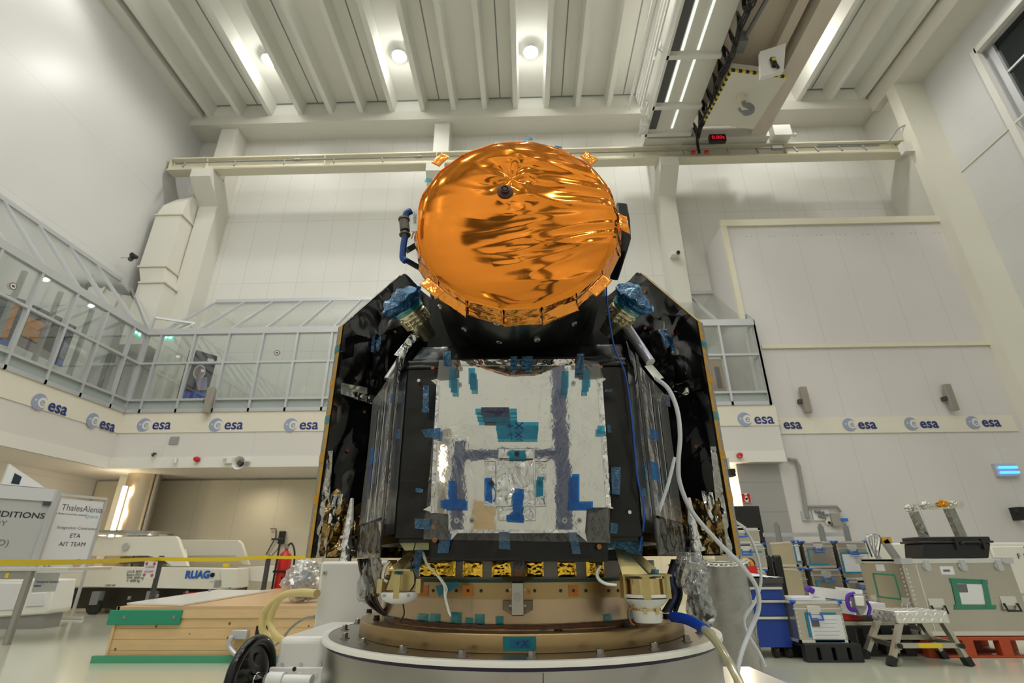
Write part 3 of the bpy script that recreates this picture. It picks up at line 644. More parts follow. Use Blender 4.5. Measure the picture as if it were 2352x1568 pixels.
poster('dark violet poster with ringed portrait behind back gallery glass', pq, pdk, [(circ(.42, .42, .26, .15), M['paper'], 'ring'), (circ(.42, .42, .23, .13), ppk, 'portrait'), ([(.3, .56), (.8, .5), (.95, .78), (.6, .8)], plil, 'planet'), ([(0, .84), (1, .84), (1, 1), (0, 1)], pbl, 'blue_foot'), ([(.62, .1), (.9, .1), (.9, .16), (.62, .16)], M['paper'], 'emblem')])
p = at(437, 870, Y=13.8)
t = thing('banner_stand', 'thin dark blue banner edge standing left of the portrait poster', 'banner', (p.x, 13.8, Z1))
P2 = px_(((435, 803), (441, 803), (411, 919), (404, 919)), Y=13.8); MB().prism(P2, (0, .05, 0)).build('banner', nb, t)
for lb, x, y in (('small white spotlight under left gallery eaves, nearer the picture edge', 101, 640), ('small white spotlight under left gallery eaves, nearer the corner', 205, 700)):
    p = at(x, y, X=-11.3); t = thing('gallery_spotlight', lb, 'spotlight', p)
    MB().cyl(p + Vector((0, .0, .1)), p + Vector((.06, 0, -.02)), .07, .085, n=16).tube([p + Vector((0, 0, .1)), p + Vector((-.05, .05, .25))], .02).build('can', M['white'], t)
    MB().cyl(p + Vector((.062, 0, -.022)), p + Vector((.066, 0, -.03)), .07).build('lens', mat('spot_glow', (1, 1, 1), .4, emit=(1, 1, 1), emit_s=3), t)
for lb, p, nn_ in (('round no photography sticker on left gallery glass', at(30, 657, X=GX + .0), Vector((1, 0, 0))), ('round no photography sticker on back gallery glass', at(636, 810, Y=GY + .0), Vector((0, -1, 0)))):
    t = thing('window_sticker', lb, 'sticker', p); MB().cyl(p, p + nn_ * .004, .08, n=24).build('disc', mat('sticker_maroon', (.16, .06, .06), .5), t)
    MB().cyl(p + nn_ * .004, p + nn_ * .006, .06, n=24).build('ring_inside', M['paper'], t); u_ = Vector((0, 0, 1)).cross(nn_)
    MB().obx(p + nn_ * .007, u_ * .035, nn_ * .001, (0, 0, .025)).build('symbol', M['dgrey'], t)
# ================================================================== under the gallery, left
t = thing('steel_column', 'round brushed steel column with a vertical warm lamp under the gallery corner', 'column', (-10.7, 14.3, 0))
MB().cyl((-10.7, 14.3, 0), (-10.7, 14.3, Z0), .40, n=48).build('shaft', mat('warm_steel', (.62, .52, .38), .28, .9), t)
wl = mat('warm_tube', (1, .9, .75), .4, emit=(1, .86, .66), emit_s=6)
MB().cyl((-10.80, 13.80, 1.55), (-10.80, 13.80, 2.98), .055, n=16).build('lamp_tube', wl, t)
MB().tube([(-10.26, 14.2, 0), (-10.26, 14.2, Z0)], .05).build('conduit', M['grey'], t)
for z in (1.6, 2.3, 2.9): point_light('column_lamp_light', (-10.85, 13.55, z), 12, (1, .80, .52), .08)
for x in (-7.5, -4.0, 0, 3.5): spot_light('under_gallery_light', (x, 14.2, Z0 - .06), 70, (1, .86, .62), .1, 2.9, 1)
for y in (10.5, 7, 3): spot_light('under_gallery_light', (-11.9, y, Z0 - .06), 60, (1, .84, .58), .1, 2.9, 1)
p = at(1692, 1120, Y=13.7); point_light('passage_light', (4.9, 13.9, 2.7), 70, (1, .82, .58), .1)
MB().bx(-12.7, GR, 15.1, YB, 0, 3.3).build('wall_passage', M['wall_low'], structure=True)
MB().bx(-5.9, -5.65, 15.0, 15.12, 0, 3.3).build('trim_23', M['cream'], structure=True)
# ================================================================== LEFT: transport trolley
tw = mat('trolley_white', (.74, .72, .64), .35)
ty = 12.9
t = thing('transport_trolley', 'long low white transport trolley with blue lettering behind the yellow tape', 'trolley', (-8.5, ty, 0))
def P_(x, y, Y=ty): return at(x, y, Y=Y)
def slabpoly(pts, y0, d, name, m, par, bevel=.01): return MB().prism([at(x, y, Y=y0) for x, y in pts], (0, d, 0)).build(name, m, par, bevel=bevel)
slabpoly(((60, 1318), (60, 1345), (500, 1353), (536, 1352), (542, 1305), (200, 1300)), ty, .5, 'beam', tw, t)
slabpoly(((505, 1306), (543, 1306), (541, 1350), (510, 1350)), ty - .08, .6, 'end_plate', tw, t)
slabpoly(((225, 1233), (403, 1231), (408, 1236), (430, 1300), (395, 1300), (370, 1283), (338, 1276), (205, 1276)), ty + .1, .12, 'cradle', tw, t)
slabpoly(((412, 1239), (547, 1240), (555, 1248), (571, 1298), (560, 1299), (540, 1276), (425, 1277)), ty + 1.2, .12, 'cradle', tw, t)
slabpoly(((547, 1302), (675, 1297), (672, 1337), (547, 1334)), ty + .6, .5, 'rear_beam', tw, t)
slabpoly(((380, 1298), (425, 1260), (432, 1300), (390, 1302)), ty + .3, .05, 'gusset', tw, t)
p = P_(289, 1255, ty + .08); MB().cyl(p, p + Vector((0, -.03, 0)), .085, n=24).build('round_boss', M['alu'], t)
p = at(305, 1226, Y=ty + .9); MB().cyl(p, p + Vector((0, 0, .05)), .92, n=48).build('round_platform', M['steel'], t)
MB().cyl(p - Vector((0, 0, .06)), p, .80, n=40).build('platform_cover', film_mat('blue_wrap', (.4, .6, .8), .6, .1, .6, 8), t)
for cx in (225, 350):
    p = at(cx, 1383, Y=ty + .1); w_ = MB().cyl((p.x, ty - .02, .16), (p.x, ty + .08, .16), .16, n=24); w_.build('wheel', M['rubber'], t)
    MB().bx(p.x - .09, p.x + .09, ty - .05, ty + .12, .2, .48).build('wheel_fork', M['alud'], t)
for cx in (455, 660): p = at(cx, 1352, Y=ty + .3); MB().bx(p.x - .28, p.x + .28, ty + .2, ty + .4, p.z - .25, p.z - .06).build('jack', M['red'], t)
p = P_(424, 1327, ty - .012); text('RUAG', .215, p, mat('ruag_blue', (.015, .10, .45), .5), t, bold=.012)
MB().bx(P_(490, 1320).x - .05, P_(490, 1320).x + .05, ty - .02, ty, P_(490, 1320).z - .13, P_(490, 1320).z + .1).build('switch', M['paper'], t)
p = P_(490, 1320); MB().cyl((p.x, ty - .05, p.z), (p.x, ty - .02, p.z), .05).build('knob', M['black'], t)
p = P_(500, 1340); MB().bx(p.x - .07, p.x + .07, ty - .02, ty, p.z - .07, p.z + .07).build('label_plate', M['grey'], t)
for i, s_ in enumerate(('LOCK BEFORE', 'Boom SWL', 'SWL 2000 kg', 'P. 4000 kg')): text(s_, .075, P_(290, 1315 + i * 7, ty - .012), M['ink'], t)
text('TARE 440', .06, P_(240, 1346, ty - .012), M['ink'], t)
MB().bx(P_(511, 1300).x - .05, P_(511, 1300).x + .05, ty + .1, ty + .2, P_(511, 1300).z - .02, P_(511, 1300).z + .06).build('stop_button', M['yellow'], t)
MB().bx(P_(132, 1370).x, P_(500, 1370).x, ty + .35, ty + 1.3, .10, P_(300, 1351).z).build('dark_underbox', mat('dark_underbox_olive', (.035, .03, .018), .5), t)  # solid dark box filling the space under the beam
dk = MB(); dk.bx(P_(210, 1290).x, P_(335, 1290).x, ty + .9, ty + 1.0, P_(210, 1294).z, P_(210, 1278).z); dk.build('dark_gap_block', M['dgrey'], t)  # dark grey block between cradle and beam
# ------------------------------------------------------------------ fire extinguisher on its own trolley
p = at(652, 1300, Y=12.0)
t = thing('fire_extinguisher', 'tall red wheeled fire extinguisher beside the left solar wing', 'fire extinguisher', (p.x, 12.0, 0))
x = p.x; zt = at(650, 1266, Y=12.0).z
MB().lathe([(0, .12), (.12, .12), (.14, .16), (.14, zt - .14), (.12, zt - .06), (.06, zt), (.035, zt + .02), (.035, zt + .08), (0, zt + .08)], (x, 12.0, 0), n=28).build('cylinder', M['red'], t)
b = MB().tube([(x - .12, 11.85, .1), (x - .1, 11.85, zt + .25)], .022).tube([(x - .3, 11.85, zt + .25), (x - .04, 11.85, zt + .25)], .022); b.build('trolley_frame', M['black'], t)
MB().tube(spline([(x, 12.0, zt + .1), (x + .12, 11.95, zt + .16), (x + .24, 11.9, zt - .05), (x + .25, 11.9, zt - .45), (x + .16, 11.9, zt - .7), (x + .05, 11.85, zt - .5)]), .02).build('hose', M['black'], t)
MB().bx(x - .04, x + .04, 11.95, 12.05, zt + .06, zt + .15).build('valve', M['steel'], t)
MB().bx(x - .155, x + .155, 11.84, 11.88, zt - .42, zt - .38).build('strap', M['black'], t)
for s_ in (-1, 1): MB().cyl((x + s_ * .17, 12.1, .12), (x + s_ * .2, 12.1, .12), .12).build('wheel', M['rubber'], t)
p = at(647, 1233, Y=15.05)
t = thing('wall_telephone', 'black telephone handset with hanging cord on the passage wall', 'telephone', p)
MB().bx(p.x - .07, p.x + .09, 14.98, 15.1, p.z - .18, p.z + .16).build('handset', M['black'], t, bevel=.02)
MB().tube(spline([(p.x - .28, 15.05, p.z - .45), (p.x - .2, 15.0, p.z - .5), (p.x - .03, 15.0, p.z - .3), (p.x, 15.0, p.z - .15)]), .012).tube([(p.x - .36, 15.05, p.z + .22), (p.x - .2, 15.05, p.z + .22), (p.x - .17, 15.05, p.z), (p.x - .36, 15.05, p.z - .45)], .016).build('cord', M['dgrey'], t)
# ------------------------------------------------------------------ tape barrier
ya, yb_ = 11.9, 12.3
p1, p2 = at(372, 1276, Y=11.7), at(618, 1275, Y=11.7)
posts = []
for i, (p, lb) in enumerate(((p1, 'dark grey barrier post with yellow tape, left one behind the wooden crate'), (p2, 'dark grey barrier post with yellow tape, beside the fire extinguisher'))):
    t = thing('barrier_post', lb, 'barrier post', (p.x, 11.7, 0), group='posts of the yellow tape barrier')
    MB().cyl((p.x, 11.7, .02), (p.x, 11.7, p.z), .05, n=14).build('pole', M['dgrey'], t); MB().lathe([(.0, 0), (.2, 0), (.19, .02), (.05, .05), (.0, .05)], (p.x, 11.7, 0), n=24).build('base', M['black'], t)
ym = M['yellow']
tpw = .052
def ribbon(pts, w, th=.004):
    b = MB(); P = [Vector(q) for q in pts]
    for i in range(len(P) - 1):
        A, B_ = P[i], P[i + 1]; z = Vector((0, 0, w / 2)); n_ = (B_ - A).cross(z).normalized() * th / 2
        b.hull4([A - z - n_, B_ - z - n_, B_ + z - n_, A + z - n_], [A - z + n_, B_ - z + n_, B_ + z + n_, A + z + n_])
    return b
z1_ = p1.z - .06
L0 = at(-40, 1291, Y=6.2)
cv = [L0, at(60, 1291.5, Y=6.9), at(160, 1290.5, Y=7.9), at(260, 1287.5, Y=9.2), Vector((p1.x, 11.63, at(366, 1283, Y=11.63).z))]
tag(ribbon(spline(cv, 6), .07).build('barrier_tape', ym), 'broad yellow barrier tape running from the picture edge to the first post', 'tape')
cv = [Vector((p1.x, 11.63, at(366, 1283, Y=11.63).z)), at(500, 1285, Y=11.6), Vector((p2.x, 11.63, at(612, 1279, Y=11.63).z))]
tag(ribbon(spline(cv, 6), .075).build('barrier_tape', ym), 'yellow barrier tape between the two dark posts', 'tape')
tag(ribbon([Vector((p2.x, 11.63, at(618, 1279, Y=11.63).z)), at(660, 1280, Y=11.6), at(735, 1278, Y=11.6)], .06).build('barrier_tape', ym), 'yellow barrier tape running from the second post behind the solar wing', 'tape')
q = [at(x_, y_, Y=11.3) for x_, y_ in ((333, 1288), (362, 1289), (354, 1327), (324, 1325))]
t = thing('warning_notice', 'white paper notice with red marks hanging from the yellow tape', 'notice', q[3]); MB().prism(q, (0, .01, 0)).build('sheet', M['paper'], t)
rm = mat('faded_red_ink', (.45, .10, .16), .6)
for fx, fy in ((.2, .15), (.8, .15), (.2, .85), (.8, .85)):
    c = q[0].lerp(q[1], fx).lerp(q[3].lerp(q[2], fx), fy); MB().cyl(c + Vector((0, -.004, 0)), c + Vector((0, -.008, 0)), .03, n=12).build('red_dot', rm, t)
c = q[0].lerp(q[2], .5); text('CLEAN', .06, c + Vector((0, -.008, .03)), rm, t, align='CENTER'); text('ROOM', .06, c + Vector((0, -.008, -.06)), rm, t, align='CENTER')
# ------------------------------------------------------------------ wooden crate platform
wood = mat('pine_boards', (.72, .50, .26), .45, noise_amt=.18, noise_scale=3, stretch=(1, 1, 9))
def knots(m):
    nt = m.node_tree; N, L = nt.nodes, nt.links; b = N['Principled BSDF']; src = b.inputs['Base Color'].links[0].from_socket
    tc = N.new('ShaderNodeTexCoord'); v = N.new('ShaderNodeTexVoronoi'); v.inputs['Scale'].default_value = 6.5; v.inputs['Randomness'].default_value = 1; L.new(tc.outputs['Object'], v.inputs['Vector'])
    g = N.new('ShaderNodeMath'); g.operation = 'LESS_THAN'; g.inputs[1].default_value = .11; L.new(v.outputs['Distance'], g.inputs[0])
    mx = N.new('ShaderNodeMix'); mx.data_type = 'RGBA'; L.new(src, mx.inputs[6]); mx.inputs[7].default_value = (.20, .09, .03, 1); L.new(g.outputs[0], mx.inputs[0])
    sp = N.new('ShaderNodeSeparateXYZ'); L.new(tc.outputs['Object'], sp.inputs[0]); q = N.new('ShaderNodeMath'); q.operation = 'MODULO'; q.inputs[1].default_value = .118; L.new(sp.outputs['Z'], q.inputs[0])
    g2 = N.new('ShaderNodeMath'); g2.operation = 'LESS_THAN'; g2.inputs[1].default_value = .004; L.new(q.outputs[0], g2.inputs[0])
    m2 = N.new('ShaderNodeMix'); m2.data_type = 'RGBA'; L.new(mx.outputs[2], m2.inputs[6]); m2.inputs[7].default_value = (.30, .16, .06, 1); L.new(g2.outputs[0], m2.inputs[0]); L.new(m2.outputs[2], b.inputs['Base Color'])
knots(wood)
cy_, cz_ = 6.95, .595
cx0 = at(266, 1397, Y=cy_).x + .02; xb = at(240, 1523, Y=cy_).x
t = thing('wooden_crate', 'large pine crate platform with green foam bumpers left of the turntable', 'crate', (cx0, cy_, 0))
wt = mat('pine_top', (.64, .42, .23), .35, noise_amt=.1, noise_scale=2, stretch=(1, 6, 1))
MB().bx(cx0, -1.7, cy_ + .02, 11.3, .03, cz_ - .03).build('box', wood, t)
MB().bx(cx0 - .01, -1.68, cy_, 11.32, cz_ - .035, cz_).build('top_board', wt, t)
MB().bx(cx0, -1.7, cy_, cy_ + .02, cz_ - .13, cz_ - .035).bx(cx0 - .0, cx0 + .03, cy_, cy_ + .02, .03, cz_).build('edge_board', mat('pine_edge', (.72, .50, .28), .45, noise_amt=.15, noise_scale=4, stretch=(1, 1, 8)), t)
a_, b_ = at(243, 1435, Y=cy_ - .03), at(418, 1400, Y=cy_ - .03)
MB().bx(a_.x, b_.x, cy_ - .03, cy_, a_.z, b_.z).build('bumper_pad', M['green'], t, bevel=.008)
for px1 in (285, 399):
    c = at(px1, 1417, Y=cy_ - .035); MB().cyl(c, c + Vector((0, .02, 0)), .022, n=10).build('screw', M['alud'], t)
MB().bx(cx0 - .12, -2.9, cy_ - .05, cy_, 0.0, .075).build('bumper_strip', mat('green_strip', (.07, .34, .19), .5), t)
a_, b_ = at(584, 1467, Y=cy_), at(614, 1437, Y=cy_); MB().bx(a_.x, b_.x, cy_ - .004, cy_ + .02, a_.z, b_.z).build('hand_hole', M['black'], t)
z_ = cz_ + .004
MB().prism([at(x_, y_, Z=z_) for x_, y_ in ((291, 1388), (420, 1391), (620, 1358), (500, 1356))], (0, 0, .02)).build('white_plate', M['whiteg'], t)
for x_, y_ in ((360, 1375), (428, 1366), (480, 1361), (527, 1356), (295, 1380)):
    c = at(x_, y_, Z=z_); MB().cyl(c + Vector((0, 0, .02)), c + Vector((0, 0, .06)), .02, n=10).build('clamp', M['alud'], t)
p = at(545, 1457, Y=cy_ - .05)
t = thing('grey_connector', 'grey box connector with corrugated hose on the crate front', 'connector', p)
MB().bx(p.x - .07, p.x + .12, cy_ - .07, cy_, p.z - .05, p.z + .05).build('body', M['alu'], t, bevel=.01)
MB().tube(spline([p + Vector((-.05, -.02, -.04)), at(530, 1465, Y=cy_ - .1), at(527, 1485, Y=cy_ - .1), at(550, 1512, Y=cy_ - .1)]), .028).build('hose', M['alu'], t)
# crumpled clear bag on the crate
bagm = film_mat('clear_bag', (.80, .82, .85), .30, .12, 1.0, 9, distort=3)
def crumple(c, rx, ry, rz, seed, n=36, amp=.35):
    def f(u, v):
        th, ph = u * math.pi, v * 2 * math.pi; d = Vector((math.sin(th) * math.cos(ph), math.sin(th) * math.sin(ph), math.cos(th)))
        k = 1 + amp * noise.noise(d * 2.3 + Vector((seed, 0, 0))) + amp * .5 * noise.noise(d * 6 + Vector((0, seed, 0)))
        return Vector(c) + Vector((d.x * rx * k, d.y * ry * k, max(-.95, d.z * k) * rz))
    return MB().grid(n, n * 2, f, True)
c = at(692, 1350, Y=7.5)
t = thing('plastic_bag', 'crumpled clear plastic bag with blue parts standing on the wooden crate', 'bag', (c.x, 7.5, cz_))
crumple((c.x + .02, 7.5, cz_ + .25), .26, .24, .25, 3).build('bag', bagm, t)
crumple((c.x + .02, 7.5, cz_ + .2), .16, .15, .16, 5).build('contents', mat('blue_grey_parts', (.10, .16, .26), .4, noise_amt=.6, noise_scale=12), t)
# ------------------------------------------------------------------ display board, sign stand, table at the left edge
def vplane(topL, topR, YL, YR_):
    A, B_ = at(*topL, Y=YL), at(*topR, Y=YR_); return A, B_
A, B_ = at(-60, 1108, Y=9.5), at(131, 1129, Y=10.6)
zt = (A.z + B_.z) / 2; A.z = B_.z = zt
u = (B_ - A).normalized(); zb = at(90, 1312, Y=10.6).z; nrm = u.cross(Vector((0, 0, 1)))
t = thing('display_board', 'wide white notice display with grey lettering at the left picture edge', 'notice board', (B_.x, B_.y, 0))
bq = lambda s_, z, h=0: Vector((0, 0, 0)) + Vector((A.x, A.y, 0)).lerp(Vector((B_.x, B_.y, 0)), s_) + Vector((0, 0, z)) + nrm * h
gm = mat('display_silver', (.50, .51, .53), .35)
MB().hull4([bq(0, zb), bq(1, zb), bq(1, zt), bq(0, zt)], [bq(0, zb, -.06), bq(1, zb, -.06), bq(1, zt, -.06), bq(0, zt, -.06)]).build('panel', mat('board_grey', (.44, .45, .45), .4), t)
MB().hull4([bq(0, zt - .22, .03), bq(1, zt - .22, .03), bq(1, zt + .02, .03), bq(0, zt + .02, .03)], [bq(0, zt - .22, -.08), bq(1, zt - .22, -.08), bq(1, zt + .02, -.08), bq(0, zt + .02, -.08)]).build('header', mat('header_silver', (.58, .59, .62), .35), t)
MB().bar(bq(1, zb - .2, .02), bq(1, zt + .02, .02), .08).build('frame_post', gm, t)
MB().hull4([bq(.87, zt - .30, .035), bq(.965, zt - .30, .035), bq(.965, zt - .22, .035), bq(.87, zt - .22, .035)], [bq(.87, zt - .30, 0), bq(.965, zt - .30, 0), bq(.965, zt - .22, 0), bq(.87, zt - .22, 0)]).build('black_label', M['dgrey'], t)
text('ROOM CONDITIONS', .15, bq(.95, zt - .55, .004), M['ink'], t, u, align='RIGHT', scale_x=1.15, bold=.002)
text('ROY', .135, bq(.53, zt - .71, .004), M['inkg'], t, u, align='RIGHT', scale_x=1.1)
text('VIDED)', .15, bq(.64, zt - 1.06, .004), M['inkg'], t, u, align='RIGHT', scale_x=1.05)
text('LL', .14, bq(.48, zt - 1.62, .004), M['inkg'], t, u, align='RIGHT')
for s_ in (.3, .9): MB().bar(bq(s_, .05, .0), bq(s_, zb, .0), .06).bar(bq(s_, .04, -.4), bq(s_, .04, .4), .06, .05).build('stand_leg', gm, t)
disp = t
p = at(35, 1118, Y=8.2)
t = thing('paper_box', 'white wedge-shaped box with coloured print lying on top of the display', 'box', bq(.62, zt + .04))
MB().prism([bq(.3, zt + .03, .03), bq(.82, zt + .03, .03), bq(.74, zt + .1, .03), bq(.3, zt + .42, .03)], -nrm * .1).build('body', M['paper'], t)
MB().prism([bq(.40, zt + .06, .032), bq(.50, zt + .05, .032), bq(.50, zt + .2, .032), bq(.40, zt + .26, .032)], nrm * .002).build('print', nb, t)
A2, B2 = at(139, 1134, Y=11.0), at(245, 1147, Y=11.9)
zt2 = (A2.z + B2.z) / 2; u2 = Vector((B2.x - A2.x, B2.y - A2.y, 0)).normalized(); n2 = u2.cross(Vector((0, 0, 1))); zb2 = at(200, 1314, Y=11.9).z
t = thing('sign_stand', 'grey stand holding a white paper sign with printed team names', 'sign', (B2.x, B2.y, 0))
W2 = (Vector((B2.x, B2.y, 0)) - Vector((A2.x, A2.y, 0))).length
sq = lambda s_, z, h=0: Vector((A2.x, A2.y, 0)) + u2 * W2 * s_ + Vector((0, 0, z)) + n2 * h
MB().hull4([sq(.04, zb2), sq(.96, zb2), sq(.96, zt2 - .07), sq(.04, zt2 - .07)], [sq(.04, zb2, -.01), sq(.96, zb2, -.01), sq(.96, zt2 - .07, -.01), sq(.04, zt2 - .07, -.01)]).build('sheet', mat('sign_paper', (.70, .71, .74), .6), t)
MB().bar(sq(1, .03), sq(1, zt2), .045).bar(sq(0, zb2 - .2), sq(0, zt2), .05).bar(sq(0, zt2), sq(1, zt2), .05).bar(sq(0, zb2), sq(1, zb2), .02).bar(sq(1, .03, -.35), sq(1, .03, .35), .06, .05).bar(sq(0, .03, -.35), sq(0, .03, .35), .06, .05).bar(sq(0, .03), sq(0, zb2), .045).build('frame', M['alu'], t)
H2 = zt2 - zb2
tx = lambda s_, z, sz, str_, m_=M['inkg'], al='CENTER', sx=1.0: text(str_, sz, sq(s_, zb2 + H2 * z, .003), m_, t, u2, align=al, scale_x=sx)
tx(.54, .80, .185, 'ThalesAlenia', M['inkg'], 'CENTER', .88); tx(.78, .72, .12, 'Space', mat('pale_blue_ink', (.25, .50, .72), .6)); tx(.35, .745, .05, 'a Thales / Leonardo company')
tx(.56, .56, .085, 'Integration Contractor'); tx(.56, .45, .12, 'ETA', M['ink']); tx(.56, .34, .12, 'AIT TEAM', M['ink']); tx(.2, .08, .16, 'J.J.', M['inkg']); 
c = sq(.78, zb2 + H2 * .12, .004); MB().cyl(c, c + n2 * .002, .09, n=20).build('stamp', mat('stamp_pink', (.5, .36, .40), .6), t)
# table and bin
ty_ = 8.3
p = at(155, 1306, Y=ty_); q_ = at(68, 1330, Y=ty_); ft = at(18, 1482, Z=0)
t = thing('work_table', 'grey steel work table at the left picture edge', 'table', (q_.x, ft.y, 0))
zt3 = at(155, 1303, Y=ty_).z
MB().bx(p.x - 2.6, p.x, ty_, ty_ + .9, zt3 - .045, zt3).build('tabletop', M['alubright'], t, bevel=.005)
MB().bx(p.x - 2.6, p.x - .55, ty_ + .02, ty_ + .06, zt3 - .16, zt3 - .045).build('apron', mat('taupe_steel', (.30, .29, .27), .4), t)
lx_ = at(42, 1400, Y=ty_ + .04).x; MB().bar((lx_, ty_ + .04, 0), (lx_, ty_ + .04, zt3 - .05), .07).build('leg', mat('taupe_steel2', (.30, .29, .27), .4), t)
lx_ = at(40, 1400, Y=ty_ + .84).x; MB().bar((lx_, ty_ + .84, 0), (lx_, ty_ + .84, zt3 - .05), .07).build('leg', mat('taupe_steel3', (.30, .29, .27), .4), t)
MB().bar((p.x - 2.5, ty_ + .04, 0), (p.x - 2.5, ty_ + .04, zt3 - .05), .07).build('leg', mat('taupe_steel4', (.30, .29, .27), .4), t)
MB().bx(p.x - .95, p.x - .9, ty_ + .01, ty_ + .02, zt3 - .14, zt3 - .07).build('orange_tag', M['yellow'], t)
q = [at(x_, y_, Y=ty_ + .35) for x_, y_ in ((83, 1316), (138, 1315), (126, 1358), (72, 1360))]
t = thing('paper_sheet', 'white paper sheet with blue writing hanging from the table end', 'paper', q[3]); MB().prism(q, (0, .008, 0)).build('sheet', M['paper'], t)
for i in (1, 2): text(('', 'Transport Canister', 'status')[i], .05, q[0].lerp(q[1], .12).lerp(q[3], .2 + .2 * i) + Vector((0, -.006, -.03)), mat('blue_ink', (.08, .12, .45), .6), t)
b0 = [at(x_, y_, Y=10.2) for x_, y_ in ((-60, 1328), (128, 1330), (113, 1402), (104, 1410), (-60, 1421))]
t = disp
MB().prism(b0, (0, .5, 0)).build('base_shell', M['whiteg'], t, bevel=.03)
b1 = [at(x_, y_, Y=10.18) for x_, y_ in ((-60, 1338), (57, 1338), (30, 1400), (-60, 1405))]; MB().prism(b1, (0, .03, 0)).build('door_panel', M['paper'], t, bevel=.01)
b1 = [at(x_, y_, Y=10.18) for x_, y_ in ((72, 1362), (106, 1360), (100, 1391), (58, 1393))]; MB().prism(b1, (0, .03, 0)).build('recess_panel', M['paper'], t, bevel=.01)
MB().bx(b0[2].x - 1.6, b0[2].x - .1, 10.25, 10.65, 0, b0[3].z + .02).build('plinth', M['grey'], t)
# ================================================================== RIGHT: cases, cabinet, stool
casem = M['casealu']; blu = mat('case_blue_corner', (.02, .14, .60), .4)
tealt = mat('teal_tape', (.01, .22, .38), .4); qr = None
def rivets(b, p, q, n, r=.009, d=(0, -1, 0)):
    for i in range(n):
        c = Vector(p).lerp(Vector(q), (i + .5) / n); b.cyl(c, c + Vector(d) * .006, r, n=6)
def handle(par, x, y, z, w=.16, h=.12, m=None):
    """spring handle on a face looking to -Y"""
    MB().bx(x - w / 2, x + w / 2, y - .012, y, z - h * .2, z + h * .6).build('handle_plate', M['alubright'], par, bevel=.004)
    MB().tube([(x - w * .42, y - .02, z), (x - w * .42, y - .045, z - h * .62), (x + w * .42, y - .045, z - h * .62), (x + w * .42, y - .02, z)], .012).build('handle', m or blu, par)
def alucase(label, x0, x1, y0, y1, z0, z1, corners=True, grp=None, paper=None, hz=None, tape=None, side=None, handles=1):
    t = thing('aluminium_case', label, 'case', (x0, y0, z0), group=grp)
    MB().bx(x0 + .012, x1 - .012, y0 + .012, y1, z0, z1 - .01).build('body', casem, t, bevel=.008)
    e = MB(); w = .028
    for z in (z0, z1 - w): e.bx(x0, x1, y0, y0 + w, z, z + w).bx(x0, x0 + w, y0, y1, z, z + w).bx(x1 - w, x1, y0, y1, z, z + w)
    zl = z1 - (z1 - z0) * .20
    e.bx(x0, x1, y0 + .002, y0 + .03, zl, zl + .012)
    e.build('edge_profile', M['alubright'], t)
    r = MB()
    for xx in (x0 + .03, x1 - .03): rivets(r, (xx, y0 + .012, z0 + .05), (xx, y0 + .012, z1 - .05), max(4, int((z1 - z0) / .06)))
    r.build('rivet_strip', M['alubright'], t)
    if corners:
        c = MB()
        for xx in (x0, x1):
            c.bx(xx - .045 if xx == x1 else xx - .004, xx + .004 if xx == x1 else xx + .045, y0 - .006, y0 + .06, z1 - .02, z1 + .012)
        c.build('corner_cap_pair', blu, t, bevel=.006)
    if handles: handle(t, (x0 + x1) / 2, y0 + .012, z1 - (z1 - z0) * .22, min(.16, (x1 - x0) * .3))
    if paper:
        u0, u1, v0, v1 = paper; f = lambda u, v: (x0 + (x1 - x0) * u, z0 + (z1 - z0) * v)
        (a, c), (b_, d) = f(u0, v0), f(u1, v1)
        MB().bx(a, b_, y0 + .006, y0 + .012, c, d).build('paper_label', M['paper'], t)
        e = MB(); s_ = .022; e.bx(a - s_, a, y0 + .004, y0 + .011, c, d).bx(a - s_, b_ + s_, y0 + .003, y0 + .011, c - s_, c).bx(a - s_, b_ + s_, y0 + .003, y0 + .011, d, d + s_).build('label_tape', tealt, t)
        ll = MB(); ww = b_ - a; hh = d - c
        for k in range(5): ll.bx(a + ww * .45, a + ww * (.85 - .07 * (k % 3)), y0 + .005, y0 + .006, c + hh * (.85 - .1 * k), c + hh * (.87 - .1 * k))
        ll.build('print_line', M['inkg'], t)
    if tape:
        u0, u1, v0, v1 = tape; a, b_ = x0 + (x1 - x0) * u0, x0 + (x1 - x0) * u1; c, d = z0 + (z1 - z0) * v0, z0 + (z1 - z0) * v1
        MB().bx(a, a + .02, y0 + .006, y0 + .012, c, d).bx(a, b_, y0 + .005, y0 + .012, d - .02, d).bx(a, b_ - .02, y0 + .005, y0 + .012, c, c + .02).build('tape_frame', tealt, t)
    return t
# --- stack at the back (front plane Y = 9)
def X9(x, y, Y=9.0): return at(x, y, Y=Y).x
def Z9(x, y, Y=9.0): return at(x, y, Y=Y).z
g = 'aluminium cases stacked in the back row'
xa, xb2, xc, xd = X9(1842, 1243), X9(1912, 1243), X9(1918, 1243), X9(1990, 1243)
ztp, zmd = Z9(1880, 1243), Z9(1885, 1305)
zmd2 = Z9(1950, 1332)
alucase('aluminium case on top of the left back stack with L-shaped teal tape', xa, xb2, 9.0, 9.9, zmd + .01, ztp, grp=g, tape=(.12, .75, .1, .72))
alucase('aluminium case under the L-taped one in the left back stack', xa + .02, xb2 + .02, 8.98, 9.9, zmd - .50, zmd - .005, grp=g, tape=(.1, .75, .1, .66))
alucase('aluminium case at the bottom of the left back stack near floor', xa + .02, xb2 + .02, 8.98, 9.9, .14, zmd - .51, grp=g, handles=0)
alucase('tall aluminium case with taped paper sheet on the right back stack', xc, xd, 9.0, 9.9, zmd2 + .01, ztp, grp=g, paper=(.12, .93, .2, .66))
alucase('aluminium case under the tall paper-labelled one in the right back stack', xc + .01, xd + .01, 8.98, 9.9, .6, zmd2 - .005, grp=g)
